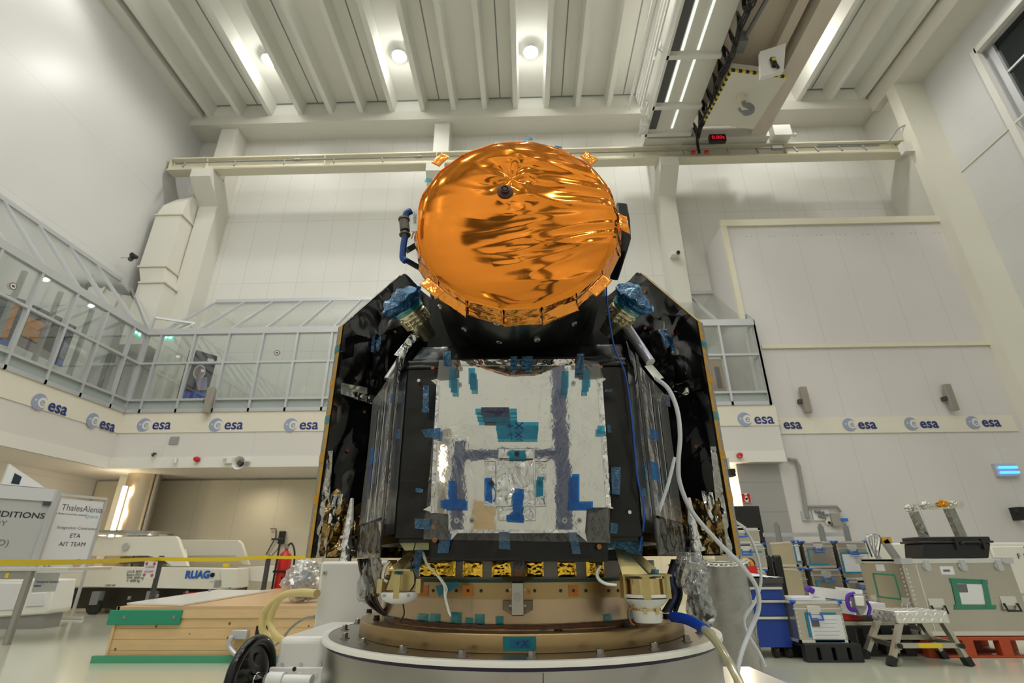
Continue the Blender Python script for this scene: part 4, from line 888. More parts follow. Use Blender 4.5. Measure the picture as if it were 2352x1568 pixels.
alucase('aluminium case at the bottom of the right back stack, mostly hidden', xc + .01, xd + .01, 8.98, 9.9, .14, .59, grp=g, handles=0)
# left face piece with paper label (case turned sideways, its long side to the left)
xl = X9(1786, 1250, 9.6)
t = alucase('aluminium case with white label on its side, left end of the back stack', xl, xa - .02, 9.05, 9.9, zmd + .03, ztp + .01, grp=g, handles=0, corners=True, paper=(.2, .72, .22, .88))
alucase('aluminium case below the side-labelled one at the left end', xl + .02, xa - .01, 9.05, 9.9, .14, zmd, grp=g, handles=0)
tag(MB().bx(xl, xd + .1, 8.95, 9.95, 0, .13).build('pallet', M['black']), 'black plastic pallet under the back stack of cases', 'pallet')
# --- stack behind the blue drawer cabinet
xe = X9(1745, 1215, 8.4); xs = X9(1660, 1215, 8.4)
zz0, zz1, zz2 = Z9(1740, 1212, 8.4), Z9(1740, 1248, 8.4), Z9(1750, 1308, 8.4)
alucase('small flat aluminium case on top of the pile behind the blue cabinet', xs, xe, 8.4, 9.0, zz1 + .005, zz0, corners=False, grp='cases behind the blue cabinet')
alucase('aluminium case with teal tape in the pile behind the blue cabinet', xs, X9(1757, 1250, 8.4), 8.4, 9.0, zz2 + .005, zz1, grp='cases behind the blue cabinet', tape=(.3, .9, .05, .7))
alucase('lowest aluminium case in the pile behind the blue cabinet', xs, X9(1762, 1310, 8.4), 8.4, 9.0, .02, zz2 - .005, grp='cases behind the blue cabinet', handles=0)
p0, p1 = at(1745, 1175, Y=8.9), at(1750, 1180, Y=8.9)
t = thing('rack_frame', 'low grey rail with three short posts behind the back stack of cases', 'rail', (xl, 10.08, 0))
b = MB()
for x_, y_ in ((1783, 1205), (1884, 1208), (1941, 1208)):
    p = at(x_, y_, Y=10.08); b = MB().cyl((p.x, 10.08, 0), (p.x, 10.08, p.z), .05, n=10).cyl((p.x, 10.08, p.z), (p.x, 10.08, p.z + .04), .03, n=8); b.build('post', M['alud'], t)
pa, pb = at(1752, 1228, Y=10.4), at(1941, 1224, Y=10.4); MB().bar((pa.x, 10.38, pa.z), (pb.x, 10.38, pa.z), .03, .07).build('rail', M['alu'], t)
pa = at(1775, 1300, Y=8.7); t = thing('folded_chair', 'folded black chair between the case piles behind the blue cabinet', 'chair', (pa.x, 8.7, 0))
for x_ in (1762, 1786): q = at(x_, 1300, Y=8.7); MB().bx(q.x - .07, q.x + .07, 8.65, 8.75, .5, q.z + .16).build('backrest', M['black'], t, bevel=.03)
q = at(1775, 1290, Y=8.7); MB().bx(q.x - .12, q.x + .12, 8.66, 8.74, q.z, q.z + .05).bx(q.x - .12, q.x - .09, 8.66, 8.74, 0, q.z).bx(q.x + .09, q.x + .12, 8.66, 8.74, 0, q.z).build('frame', M['dgrey'], t)
# --- blue drawer cabinet
yb0 = 7.17
xL, xR = at(1690, 1345, Y=yb0).x, at(1803, 1330, Y=yb0).x
zt_ = at(1795, 1327, Y=yb0).z
xR -= .04; xL = xR - .80
t = thing('drawer_cabinet', 'blue three-drawer tool cabinet on castors with dark grey frame', 'cabinet', (xL, yb0, 0))
MB().bx(xL, xR, yb0 + .01, yb0 + .6, .15, zt_ - .05).build('body', mat('cabinet_frame_grey', (.07, .07, .075), .45), t, bevel=.006)
MB().bx(xL - .01, xR + .01, yb0 - .01, yb0 + .62, zt_ - .06, zt_).build('worktop', M['dgrey'], t)
dzs = [at(1780, y_, Y=yb0).z for y_ in (1347, 1377, 1415, 1487)]
for i in range(3):
    d = MB().bx(xL + .03, xR - .035, yb0 - .012, yb0 + .01, dzs[i + 1] + .006, dzs[i] - .03).build('drawer', M['blued'], t)
    MB().bx(xL + .03, xR - .03, yb0 - .03, yb0 - .0, dzs[i] - .028, dzs[i] - .002).build('handle', M['alubright'], d)
for x_ in (xL + .1, xR - .22, xR - .06):
    c = MB().cyl((x_ - .02, yb0 + .06, .065), (x_ + .02, yb0 + .06, .065), .065, n=20).build('castor', M['rubber'], t)
    MB().bar((x_ - .03, yb0 + .06, .07), (x_, yb0 + .08, .15), .02).bar((x_ + .03, yb0 + .06, .07), (x_, yb0 + .08, .15), .02).build('fork', M['chrome'], c)
pl = [at(1700, 1325, Z=zt_ + .01), at(1735, 1306, Z=zt_ + .03)]
t = thing('white_wrap', 'white plastic wrap heaped on the blue cabinet worktop', 'wrap', (xL + .3, yb0 + .3, zt_))
def fw(u, v): return Vector((xL + .02 + u * .82, yb0 + .0 + v * .5, zt_ + .004 + max(0, (.14 * (1 - u) ** 1.2) * math.sin(math.pi * min(1, v * 1.2 + .1)) + .012 * noise.noise(Vector((u * 9, v * 7, 2))))))
MB().grid(30, 16, fw).build('wrap', M['paper'], t)
p = at(1715, 1297, Y=7.6)
t = thing('tape_roll', 'yellow and dark tape roll on the blue cabinet', 'tape roll', p)
MB().lathe([(.05, -.03), (.09, -.03), (.09, .03), (.05, .03), (.05, -.03)], n=24, axis='Y').build('roll', mat('amber_tape', (.75, .33, .03), .35), t, world=False)
MB().lathe([(.05, -.032), (.065, -.032), (.065, .032), (.05, .032)], (.045, .0, .02), n=20, axis='Y').build('core', M['dgrey'], t, world=False)
p = at(1727, 1307, Y=7.55); tag(MB().bx(p.x - .05, p.x + .05, 7.5, 7.6, p.z - .05, p.z + .04).build('red_box', M['red']), 'small red box beside the tape roll on blue cabinet', 'box')
# --- front aluminium case on the black pallet
X7 = lambda x, y: at(x, y, Y=6.95)
a, b_ = X7(1832, 1476), X7(1955, 1380)
fx0, fx1, fz0, fz1 = X7(1838, 1477).x, X7(1955, 1477).x, .19, X7(1880, 1380).z
t = alucase('aluminium case with blue corners and taped paper, alone on the black pallet', fx0, fx1, 6.95, 7.6, fz0, fz1, paper=None, handles=0)
handle(t, (fx0 + fx1) / 2 - .05, 6.96, fz1 - .12, .16, .12)
c0, c1 = X7(1868, 1468), X7(1931, 1412)
MB().bx(c0.x, c1.x, 6.952, 6.96, c0.z, c1.z).build('paper_label', M['paper'], t)
MB().bx(c0.x - .03, c0.x - .005, 6.95, 6.96, c0.z + .02, c1.z + .03).bx(c0.x + .02, c1.x - .02, 6.95, 6.96, c0.z - .03, c0.z).bx(c0.x, c1.x - .05, 6.95, 6.96, c1.z + .005, c1.z + .025).build('label_tape', tealt, t)
ll = MB()
for k in range(7): ll.bx(c0.x + .03 + (.13 if k < 2 else 0), c1.x - .05 - .02 * (k % 3), 6.95, 6.952, c1.z - .05 - .04 * k, c1.z - .043 - .04 * k)
ll.build('print_line', M['alu'], t)
MB().bx(c0.x + .02, c0.x + .11, 6.948, 6.952, c1.z - .12, c1.z - .03).build('dark_square', M['inkg'], t)
MB().prism([(fx0 + .03, 7.0, fz1 + .004), (fx0 + .42, 6.98, fz1 + .004), (fx0 + .42, 7.4, fz1 + .004), (fx0 + .03, 7.5, fz1 + .004)], (0, 0, .03)).build('paper_stack', M['paper'], t)
def pallet(label, x0, x1, y0, y1, z1, m, slat=.022, nm='pallet'):
    b = MB(); h = z1
    b.bx(x0, x1, y0, y1, z1 - .035, z1)
    n_ = 3
    for j in range(3):
        yy = y0 + (y1 - y0 - .1) * j / 2
        b.bx(x0, x1, yy, yy + .1, 0.002, .022)
        for i in range(4):
            xx = x0 + (x1 - x0 - .13) * i / 3; b.bx(xx, xx + .13, yy, yy + .1, .02, z1 - .03)
    o = b.build(nm, m, bevel=.004); return tag(o, label, 'pallet')
blk = mat('black_pallet_plastic', (.012, .012, .014), .45)
pallet('black plastic pallet under the lone aluminium case', fx0 + .02, fx1 + .08, 6.9, 7.7, .185, blk)
pallet('second black pallet stacked behind the step stool', fx1 + .14, fx1 + .95, 7.3, 8.3, .33, blk)
t = thing('metal_tray', 'ribbed grey metal tray lying on the black pallet behind the stool', 'tray', (fx1 + .15, 7.35, .33))
b = MB().bx(fx1 + .14, fx1 + .95, 7.32, 8.2, .332, .345)
for i in range(5): b.bx(fx1 + .14, fx1 + .95, 7.34 + i * .17, 7.40 + i * .17, .345, .37)
b.build('tray', M['casealu'], t)
# small white boxes on pallet + purple strap hoist
hz = 7.25
p = at(1962, 1385, Y=hz); q = at(1960, 1408, Y=hz)
t = thing('white_carton', 'white carton with purple strap over a beige ledge beside the lone case', 'box', (p.x, hz, .3))
a0, a1 = at(1957, 1385, Y=hz), at(1992, 1412, Y=hz); MB().bx(a0.x, a1.x + .25, hz, hz + .4, a1.z, a0.z).build('body', M['paper'], t)
a0, a1 = at(1945, 1412, Y=7.4), at(2000, 1450, Y=7.4)
t = thing('red_jack', 'red jack and dark bracket behind the lone aluminium case', 'jack', (a0.x, 7.4, .37)); MB().bx(a0.x, a0.x + .18, 7.4, 7.6, max(.375, a1.z + .12), a0.z).build('jack_body', M['red'], t); MB().bx(a0.x + .15, a1.x + .3, 7.42, 7.6, .372, .47).build('bracket', mat('olive_bracket', (.24, .20, .14), .5), t)
t = thing('chain_hoist', 'white lever hoist arm wrapped in purple straps on top of cases', 'hoist', at(1950, 1360, Y=7.05))
b = MB().bar(at(1862, 1357, Y=7.1), at(1945, 1367, Y=7.1), .1, .11).bar(at(1920, 1357, Y=7.5), at(1980, 1364, Y=7.4), .09, .1); b.build('arm', M['whiteg'], t)
hx = [at(x_, y_, Y=6.85) for x_, y_ in ((1962, 1364), (1988, 1364), (1992, 1396), (1980, 1416), (1968, 1396))]; MB().prism(hx, (0, .1, 0)).build('hook_plate', M['grey'], t, bevel=.01)
hx = [at(x_, y_, Y=6.82) for x_, y_ in ((1964, 1368), (1985, 1368), (1987, 1392), (1968, 1391))]; MB().prism(hx, (0, .03, 0)).build('cover', M['whiteg'], t, bevel=.01)
pur = mat('purple_strap', (.09, .02, .36), .5)
MB().tube(spline([at(1852, 1355, Y=7.0), at(1858, 1352, Y=7.0), at(1868, 1358, Y=7.0)]), .035).build('strap', pur, t)
MB().tube(spline([at(1962, 1363, Y=6.9), at(1948, 1368, Y=6.88), at(1947, 1385, Y=6.88), at(1953, 1398, Y=6.88), at(1966, 1401, Y=6.88)]), .024).build('strap', pur, t)
MB().tube(spline([at(1990, 1380, Y=6.9), at(1998, 1395, Y=6.9), at(1994, 1415, Y=6.9)]), .018).build('strap', pur, t)
# --- big case on the orange pallet
yc = 7.25
cx_0, cx_1 = at(2093, 1370, Y=yc).x, at(2342, 1370, Y=yc).x
cx_0 = (at(2080, 1285, Y=yc).x + at(2106, 1455, Y=yc).x) / 2; cx_1 = (at(2333, 1281, Y=yc).x + at(2356, 1440, Y=yc).x) / 2
cz0, cz1 = at(2110, 1455, Y=yc).z, at(2110, 1283, Y=yc).z
cy1 = cx_0 / (at(1985, 1340, Y=1).x)
t = thing('transport_case', 'very large aluminium transport case on an orange pallet at the right edge', 'case', (cx_0, yc, cz0))
MB().bx(cx_0, cx_1, yc, cy1, cz0, cz1 - .03).build('body', casem, t, bevel=.01)
e = MB()
for z in (cz0 - .02, cz1 - .05): e.bx(cx_0 - .015, cx_1 + .015, yc - .015, yc + .03, z, z + .045).bx(cx_0 - .015, cx_0 + .03, yc, cy1, z, z + .045)
e.bx(cx_0 - .015, cx_1 + .015, yc - .01, cy1, cz1 - .03, cz1).bx(cx_0 + .16, cx_0 + .175, yc - .004, yc, cz0, cz1 - .05)
e.build('edge_profile', M['alubright'], t)
for q_ in ((cx_0 - .025, cx_0 + .12, yc - .03, yc + .1), (cx_1 - .1, cx_1 + .025, yc - .03, yc + .1), (cx_0 - .02, cx_0 + .08, cy1 - .1, cy1 + .02)): MB().bx(*q_, cz1 - .06, cz1 + .008).build('corner_cap', M['alu'], t)
r = MB(); rivets(r, (cx_0 + .035, yc, cz0 + .06), (cx_0 + .035, yc, cz1 - .1), 14, .012); rivets(r, (cx_0, yc + .06, cz0 + .06), (cx_0, yc + .06, cz1 - .1), 14, .012, (-1, 0, 0)); r.build('rivet_strip', M['alubright'], t)
for x_ in (2127, 2210, 2293):
    p = at(x_, 1300, Y=yc)
    MB().cyl((p.x, yc - .02, p.z), (p.x, yc, p.z), .055, n=8).bx(p.x - .03, p.x + .03, yc - .035, yc - .0, p.z - .05, p.z + .07).build('butterfly_latch', M['alu'], t)
for x_, y_ in ((2152, 1390), (2318, 1385)): p = at(x_, y_, Y=yc); handle(t, p.x, yc, p.z, .19, .13, M['black'])
def side_q(x0, y0, x1, y1, h): 
    """rectangle on the case's left face from two photo pixels"""
    p, q = at(x0, y0, X=cx_0 - .001), at(x1, y1, X=cx_0 - .001)
    return MB().bx(cx_0 - h, cx_0, min(p.y, q.y), max(p.y, q.y), min(p.z, q.z), max(p.z, q.z))
side_q(2011, 1295, 2034, 1311, .006).build('paper_label', M['paper'], t)
gt = M['green']; e = MB()
pa, pb, pc, pd = at(2005, 1317, X=cx_0), at(2054, 1320, X=cx_0), at(2070, 1376, X=cx_0), at(2018, 1370, X=cx_0)
for A_, B_ in ((pa, pb), (pb, pc), (pc, pd), (pd, pa)): A_, B_ = Vector((cx_0 - .003, A_.y, A_.z)), Vector((cx_0 - .003, B_.y, B_.z)); e.bar(A_, B_, .006, .02, up=(0, .3, 1))
e.build('green_tape', gt, t)
for x_, y_ in ((2010, 1377), (2082, 1385)):
    p = at(x_, y_, X=cx_0); MB().bx(cx_0 - .012, cx_0, p.y - .06, p.y + .06, p.z - .04, p.z + .06).tube([(cx_0 - .02, p.y - .05, p.z), (cx_0 - .04, p.y - .05, p.z - .07), (cx_0 - .04, p.y + .05, p.z - .07), (cx_0 - .02, p.y + .05, p.z)], .01).build('handle_plate', M['alubright'], t)
p, q = at(2157, 1300, Y=yc), at(2193, 1319, Y=yc); MB().bx(p.x, q.x, yc - .006, yc, q.z, p.z).build('paper_label', M['paper'], t); MB().bx(p.x + .03, q.x - .05, yc - .008, yc - .006, (p.z + q.z) / 2 - .015, (p.z + q.z) / 2 + .01).build('print_line', M['inkg'], t)
p, q = at(2190, 1330, Y=yc), at(2280, 1393, Y=yc)
gtt = film_mat('green_tape', (.05, .45, .28), .12, .3, .3, 12, body=.55, bodycol=(.0, .28, .16)); w_ = .06
def fq(pts, y=yc - .006): return [at(x_, y_, Y=y) for x_, y_ in pts]
MB().prism(fq(((2180, 1327), (2268, 1331), (2270, 1342), (2183, 1339))), (0, .004, 0)).prism(fq(((2192, 1388), (2288, 1389), (2289, 1399), (2193, 1400)), yc - .008), (0, .004, 0)).prism(fq(((2184, 1330), (2196, 1330), (2212, 1398), (2199, 1398)), yc - .010), (0, .004, 0)).prism(fq(((2254, 1330), (2266, 1331), (2280, 1398), (2266, 1398)), yc - .012), (0, .004, 0)).build('green_tape', gtt, t)
MB().prism(fq(((2196, 1339), (2255, 1341), (2268, 1387), (2209, 1387)), yc - .004), (0, .004, 0)).build('paper_label', M['paper'], t)
MB().prism(fq(((2199, 1341), (2220, 1341), (2224, 1360), (2203, 1360)), yc - .0055), (0, .003, 0)).build('dark_square', M['inkg'], t)
pallet('orange-red pallet under the very large aluminium case', cx_0 - .02, cx_1 + .05, yc - .06, cy1 + .02, cz0 - .03, M['orange'])
# black case and wrapped bracket on the big case
yk = 7.4; X8 = lambda x, y: at(x, y, Y=yk)
k0 = [X8(x_, y_) for x_, y_ in ((2119, 1273), (2270, 1272), (2265, 1238), (2111, 1240))]
t = thing('tool_case', 'black hard plastic tool case lying on the very large aluminium case', 'case', (k0[0].x, yk, cz1))
zk0, zk1 = cz1 + .002, X8(2190, 1232).z
k1, k2, k3, k4 = X8(2117, 1272).x, X8(2269, 1272).x, X8(2108, 1236).x, X8(2266, 1232).x
MB().hull4([(k1, yk, zk0), (k2, yk, zk0), (k2, yk + .35, zk0), (k1, yk + .35, zk0)], [(k3 + .03, yk, zk1 - .08), (k4 + .03, yk, zk1 - .08), (k4 + .03, yk + .35, zk1 - .08), (k3 + .03, yk + .35, zk1 - .08)]).build('base', M['black'], t, bevel=.015)
MB().bx(k3 - .01, k4 + .06, yk - .02, yk + .37, zk1 - .08, zk1 - .05).bx(k3 + .02, k4 + .04, yk, yk + .35, zk1 - .06, zk1).build('lid', M['black'], t, bevel=.012)
c = (k3 + k4) / 2 + .1
MB().bx(c - .1, c - .06, yk - .03, yk, zk1 - .16, zk1 - .03).bx(c + .25, c + .29, yk - .03, yk, zk1 - .16, zk1 - .03).tube([(c - .02, yk - .02, zk1 - .09), (c, yk - .05, zk1 - .07), (c + .2, yk - .05, zk1 - .07), (c + .22, yk - .02, zk1 - .09)], .016).build('latch', M['rubber'], t)
wf = foil_mat('crumpled_silver', (.72, .70, .66), .22, .9, 16)
yw = 8.0; W8 = lambda x, y: at(x, y, Y=yw)
t = thing('foil_wrapped_bracket', 'foil-wrapped two-legged bracket frame standing behind the black tool case', 'bracket', (W8(2125, 1230).x, yw, cz1 - .02))
def leg(p, q, w): return MB().bar(p, q, w, w, up=(0, 1, 0))
pA, pB, pC, pD = W8(2098, 1175), W8(2130, 1232), W8(2178, 1165), W8(2214, 1232)
pB.z = pD.z = cz1 - .03
wfd = foil_mat('dull_foil_leg', (.33, .34, .31), .3, .8, 16); leg(pA, pB, .09).build('leg', wfd, t); leg(pC, pD, .10).build('leg', wfd, t)
leg(pA + Vector((-.1, -.03, .06)), pC + Vector((.2, -.03, .03)), .09).build('crossbar', wf, t)
gd = foil_mat('gold_foil_bit', (.8, .4, .05), .25, .8, 30)
for x_, y_ in ((2080, 1168), (2118, 1161), (2156, 1158), (2180, 1157)):
    p = W8(x_, y_); crumple(p + Vector((0, -.08, 0)), .07, .05, .05, x_).build('foil_knob', wf if x_ != 2156 else gd, t)
t = thing('small_ladder', 'bent chrome step handrail behind the left end of the large case', 'ladder', at(2000, 1275, Y=8.3))
L8 = lambda x, y: at(x, y, Y=8.3)
MB().tube(spline([L8(2006, 1278), L8(1992, 1240), L8(1996, 1230), L8(2012, 1230), L8(2019, 1238), L8(2014, 1275)]), .03).tube([L8(2005, 1232), L8(2008, 1275)], .022).build('hoop', M['chrome'], t)
a_, b_ = L8(2030, 1240), L8(2055, 1276); b_ = a_ + (b_ - a_) * (a_.z / (a_.z - b_.z)); MB().bar(a_, b_, .08, .08, up=(0, 1, 0)).bar(L8(2008, 1262), (L8(2008, 1262).x + .3, 8.3, 0), .05, .05, up=(0, 1, 0)).build('stile', M['alubright'], t); MB().bar(L8(2024, 1241), L8(2044, 1240), .08, .09).build('yellow_cap', mat('amber_cap', (.6, .35, .05), .4), t)
# low white wall box behind the cases (with partly visible black letters)
yv = 10.3; t = thing('white_container', 'long low white container behind the large case with black letters', 'container', (at(2010, 1240, Y=yv).x, yv, 0))
V9 = lambda x, y: at(x, y, Y=yv)
MB().bx(V9(1985, 1250).x, V9(2440, 1250).x, yv, yv + 1.2, 0, V9(2150, 1246).z).build('body', tw, t, bevel=.03)
MB().bx(V9(2268, 1250).x, V9(2440, 1250).x, yv - .05, yv, .5, V9(2300, 1246).z - .06).build('side_panel', tw, t, bevel=.02)
text('S', .13, V9(2347, 1266) - Vector((0, .06, 0)), M['ink'], t); text('F', .13, V9(2332, 1283) - Vector((0, .06, 0)), M['ink'], t); text('P', .13, V9(2347, 1283) - Vector((0, .06, 0)), M['ink'], t)
# --- step stool
def stool():
    A = at(2052, 1531, Z=0); B_ = at(2228, 1529, Z=0); C_ = at(1998, 1516, Z=0); D_ = at(2163, 1510, Z=0)
    yF = (A.y + B_.y) / 2; yK = (C_.y + D_.y) / 2 + .05
    t = thing('step_stool', 'aluminium step stool with chequer plate top and black rubber feet', 'stool', (A.x, A.y, 0))
    T0, T1 = at(2052, 1403, Y=yF + .04), at(2172, 1402, Y=yF + .04)
    zt = (T0.z + T1.z) / 2; zb = zt - .125
    x0, x1 = T0.x, T1.x; y0, y1 = yF + .02, yK - .02
    top = MB().bx(x0, x1, y0, y1, zb, zt).build('tread', M['alubright'], t, bevel=.01)
    ck = MB(); nx, ny = 18, 9
    def lens(c, d, e, n):   # raised lozenge
        c, d, e, n = map(Vector, (c, d, e, n)); ck.add([c - d, c - e, c + d, c + e, c + n], [(0, 1, 4), (1, 2, 4), (2, 3, 4), (3, 0, 4)])
    st = .052
    for i in range(int((x1 - x0) / st)):
        for j in range(int((y1 - y0) / st)):
            s_ = 1 if (i + j) % 2 else -1; lens((x0 + .03 + i * st, y0 + .03 + j * st, zt), (.022, .022 * s_, 0), (.008, -.008 * s_, 0), (0, 0, .006))
        for k in range(2): s_ = 1 if (i + k) % 2 else -1; lens((x0 + .03 + i * st, y0, zb + .035 + k * .055), (.022, 0, .022 * s_), (.008, 0, -.008 * s_), (0, -.006, 0))
    for j in range(int((y1 - y0) / st)):
        for k in range(2): s_ = 1 if (j + k) % 2 else -1; lens((x0, y0 + .03 + j * st, zb + .035 + k * .055), (0, .022, .022 * s_), (0, .008, -.008 * s_), (-.006, 0, 0))
    ck.build('chequer_pattern', mat('chequer_bright', (.86, .85, .82), .22, .8), top)
    for (f, tx_, ty_2) in ((A, x0 + .05, y0 + .04), (C_, x0 + .05, y1 - .04), (B_, x1 - .06, y0 + .04), (D_, x1 - .06, y1 - .04)):
        f = Vector((f.x, ty_2 + (-.04 if ty_2 < (y0 + y1) / 2 else .04), 0)); P = Vector((tx_, ty_2, zb + .01)); d = (P - f)
        lg = MB().bar(f + d * .02, P, .075, .045, up=(1, 0, 0)).build('leg', M['casealu'], t)
        MB().bar(f + Vector((0, 0, .0)), f + d * .2, .09, .065, up=(1, 0, 0)).build('rubber_foot', M['rubber'], lg)
    z = .2; fx = lambda f, tx_: f.x + (tx_ - f.x) * (z / zb)
    xa_, xb_ = fx(A, x0 + .05), fx(B_, x1 - .06); xc_, xd_ = fx(C_, x0 + .05), fx(D_, x1 - .06)
    MB().bar((xa_, y0 - .02, z), (xb_, y0 - .02, z), .03, .05).build('stretcher', M['casealu'], t)
    MB().bar((xc_, y1 + .02, z + .02), (xd_, y1 + .02, z + .02), .03, .05).build('stretcher', M['casealu'], t)
    MB().bar((xa_, y0 - .06, z - .01), (xc_, y1 + .06, z + .01), .03, .05).build('stretcher', M['casealu'], t)
    MB().bar((xb_, y0 - .06, z), (xd_, y1 + .06, z + .01), .03, .05).build('stretcher', M['casealu'], t)
    MB().bx(xa_ + .22, xb_ - .2, y0 - .038, y0 - .034, z - .022, z + .022).build('yellow_label', mat('warning_yellow', (.75, .55, .02), .5), t)
    for x_ in (xa_, xb_): MB().cyl((x_, y0 - .05, z), (x_, y0 - .07, z), .028, n=12).build('bolt', M['black'], t)
stool()
# --- wrapped barrel right of the turntable
cy_b = 6.2; cx_b = at(1656, 1400, Y=cy_b).x; rb = .325; ztb = at(1650, 1282, Y=cy_b - .3).z
t = thing('wrapped_column', 'round grey column wrapped in clear plastic film right of the turntable', 'wrapped barrel', (cx_b, cy_b, 0))
MB().cyl((cx_b, cy_b, 0), (cx_b, cy_b, ztb - .03), rb - .02, n=48).build('core', mat('barrel_grey', (.36, .35, .33), .3, .6), t)
def fb(u, v):
    a = 2 * math.pi * u; z = v * (ztb - .01) + .005
    k = rb + .0025 * math.sin((z * 26 + a * 3.5) + 2.2 * noise.noise(Vector((math.cos(a) * 2, math.sin(a) * 2, z * 2)))) + .005 * noise.noise(Vector((math.cos(a) * 4, math.sin(a) * 4, z * 7)))
    return Vector((cx_b + k * math.cos(a), cy_b + k * math.sin(a), z))
MB().grid(90, 60, fb).build('wrap_film', film_mat('barrel_film', (.88, .88, .88), .10, .16, .5, 7, distort=2), t)
ch = MB()
for i in range(16):
    u = i / 15; a_ = math.radians(205 + 125 * u); p = Vector((cx_b + (rb + .014) * math.cos(a_), cy_b + (rb + .014) * math.sin(a_), ztb - .02 - .045 * math.sin(math.pi * u))) 
    pts = [p + Vector((.034 * math.cos(a), .012 * math.sin(a) * (i % 2), .014 * math.sin(a))) for a in [k * math.pi / 4 for k in range(9)]]; ch.tube(pts, .006, 5)
tag(ch.build('plastic_chain', M['alubright']), 'short grey chain across the top of the film-wrapped column', 'chain')
# ================================================================== THE SATELLITE
XC, YC = -.025, 1.9
mli = foil_mat('black_blanket', (.006, .006, .0065), .28, .45, 7, True, 0, .40, .014)
mlic = foil_mat('black_blanket_crinkled', (.003, .003, .0035), .15, .75, 6, True, 0, .8, .025)
orange = mat('orange_foil', (.90, .285, .035), .075, 1)
orange2 = foil_mat('orange_foil_flap', (1.0, .37, .07), .14, .5, 22, True, 1, .5, .01)
gold = foil_mat('gold_foil', (1.0, .62, .08), .18, .35, 24, True, 1, .5, .01)
silverf = foil_mat('silver_foil', (.80, .80, .80), .10, .7, 20, True, 1, .5, .012)
mirror = mat('mirror_foil', (.86, .85, .81), .035, 1, bump=.016, bump_scale=30, detail=3)
kapton = mat('amber_edge_tape', (.50, .26, .02), .35, noise_amt=.35, noise_scale=60)
film = film_mat('clear_film', (.93, .94, .95), .05, .06, .5, 7, distort=1.5, body=.03)
filmw = film_mat('wrinkled_clear_film', (.80, .82, .84), .14, .10, .8, 6, distort=3, body=.14, bodycol=(.62, .63, .65), edge=.5)
blue_t = film_mat('blue_tape', (.10, .52, .88), .05, .18, .5, 30, body=.22, bodycol=(.0, .22, .62), edge=.4)
teal_t = film_mat('teal_tape', (.22, .72, .86), .05, .18, .4, 30, body=.20, bodycol=(.0, .33, .50), edge=.4)
dblue_t = film_mat('dark_blue_tape', (.02, .06, .30), .12, .2, .5, 30, body=.45, bodycol=(.01, .03, .16))
crt = film_mat('crumpled_blue_tape', (.02, .25, .55), .10, .12, 1.0, 40, distort=3, body=.24, bodycol=(.0, .10, .28), refl=(.55, .78, 1))
goldan = mat('gold_anodised', (.60, .50, .24), .32, .9)
brass = mat('gold_ring_metal', (.40, .28, .14), .33, .9, noise_amt=.15, noise_scale=3)
alod = mat('alodine_metal', (.50, .37, .25), .26, .9, noise_amt=.22, noise_scale=3.5)
greyr = mat('grey_ring', (.22, .20, .19), .4, .5)
washer = mat('copper_washer', (.35, .13, .05), .4, .6)
whited = mat('white_delrin', (.82, .82, .82), .35)
lav = mat('pale_lavender_tube', (.60, .58, .68), .25, .4)
S = thing('satellite', 'satellite in black and mirror foil with round orange cover on a gold ring', 'satellite', (XC, YC, 1.048))
def sheet(P, nu, nv, amp, fr, seed=0, crease=.5):
    """bilinear sheet P00,P10,P11,P01 pushed in and out like creased foil"""
    a, b, c, d = map(Vector, P); n = (b - a).cross(d - a).normalized()
    def f(u, v):
        p = a.lerp(b, u).lerp(d.lerp(c, u), v); q = p * fr + Vector((seed, seed * 1.7, 0))
        e = min(1, 8 * min(u, 1 - u), 8 * min(v, 1 - v)) * .7 + .3
        vd = noise.voronoi(q + .4 * noise.noise_vector(q * .8))[0]
        return p + n * amp * e * (noise.noise(q * .7) * (1 - crease) + (vd[1] - vd[0] - .3) * crease * 1.4)
    return MB().grid(nu, nv, f, True)
def pxr(l, Y): return [at(x, y, Y=Y) for x, y in l]
# ---- orange cover
DC, DR, DY = Vector((-.016, 1.10, 1.1 + .972 * .846)), .269, 1.10
cover = None
def wr(x, z):
    """wrinkle height field of the cover foil; x, z in metres from the centre"""
    h = 0; x /= .846; z /= .846; DR = .318
    rgt = 1 / (1 + math.exp(-(x - .04) / .05))
    for (ang, fr, am, sd) in ((-.12, 13, .0036, 1.0), (.10, 24, .0014, 4.0), (-.26, 9, .0042, 9.0)):
        a = ang - .35 * (z / DR) * (.4 + x / DR); t_ = z * math.cos(a) - x * math.sin(a); s_ = x * math.cos(a) + z * math.sin(a)
        nval = noise.noise(Vector((s_ * 3.0 + sd, t_ * fr, sd))); h += am * (1 - abs(nval) * 2) * (.13 + 1.0 * rgt)
    h += .0030 * noise.noise(Vector((x * 4, z * 6, 3.3))) + .0004 * noise.noise(Vector((x * 14, z * 34, 7))) * (.3 + rgt)
    dx, dz = x + .012, z - .145; r_ = math.hypot(dx, dz); a = math.atan2(dz, dx)
    h -= .004 * math.exp(-(r_ / .045) ** 2) + .0025 * math.exp(-(r_ / .09) ** 2) * math.cos(5 * a + 1)
    return h
def df(u, v):
    a = 2 * math.pi * v; r_ = DR * (u ** .8); x, z = r_ * math.cos(a), r_ * math.sin(a)
    e = max(0, (u - .93) / .07); pf = DR * (1 - .012 * abs(math.sin(a * 9)) * e)
    x, z = x * (pf / DR), z * (pf / DR)
    return Vector((DC.x + x, DC.y - .016 * (1 - u ** 6) - wr(x, z) * (1 - e * .6), DC.z + z))
cover = MB().grid(120, 320, df, True).build('telescope_cover', orange, S, sharp=0)
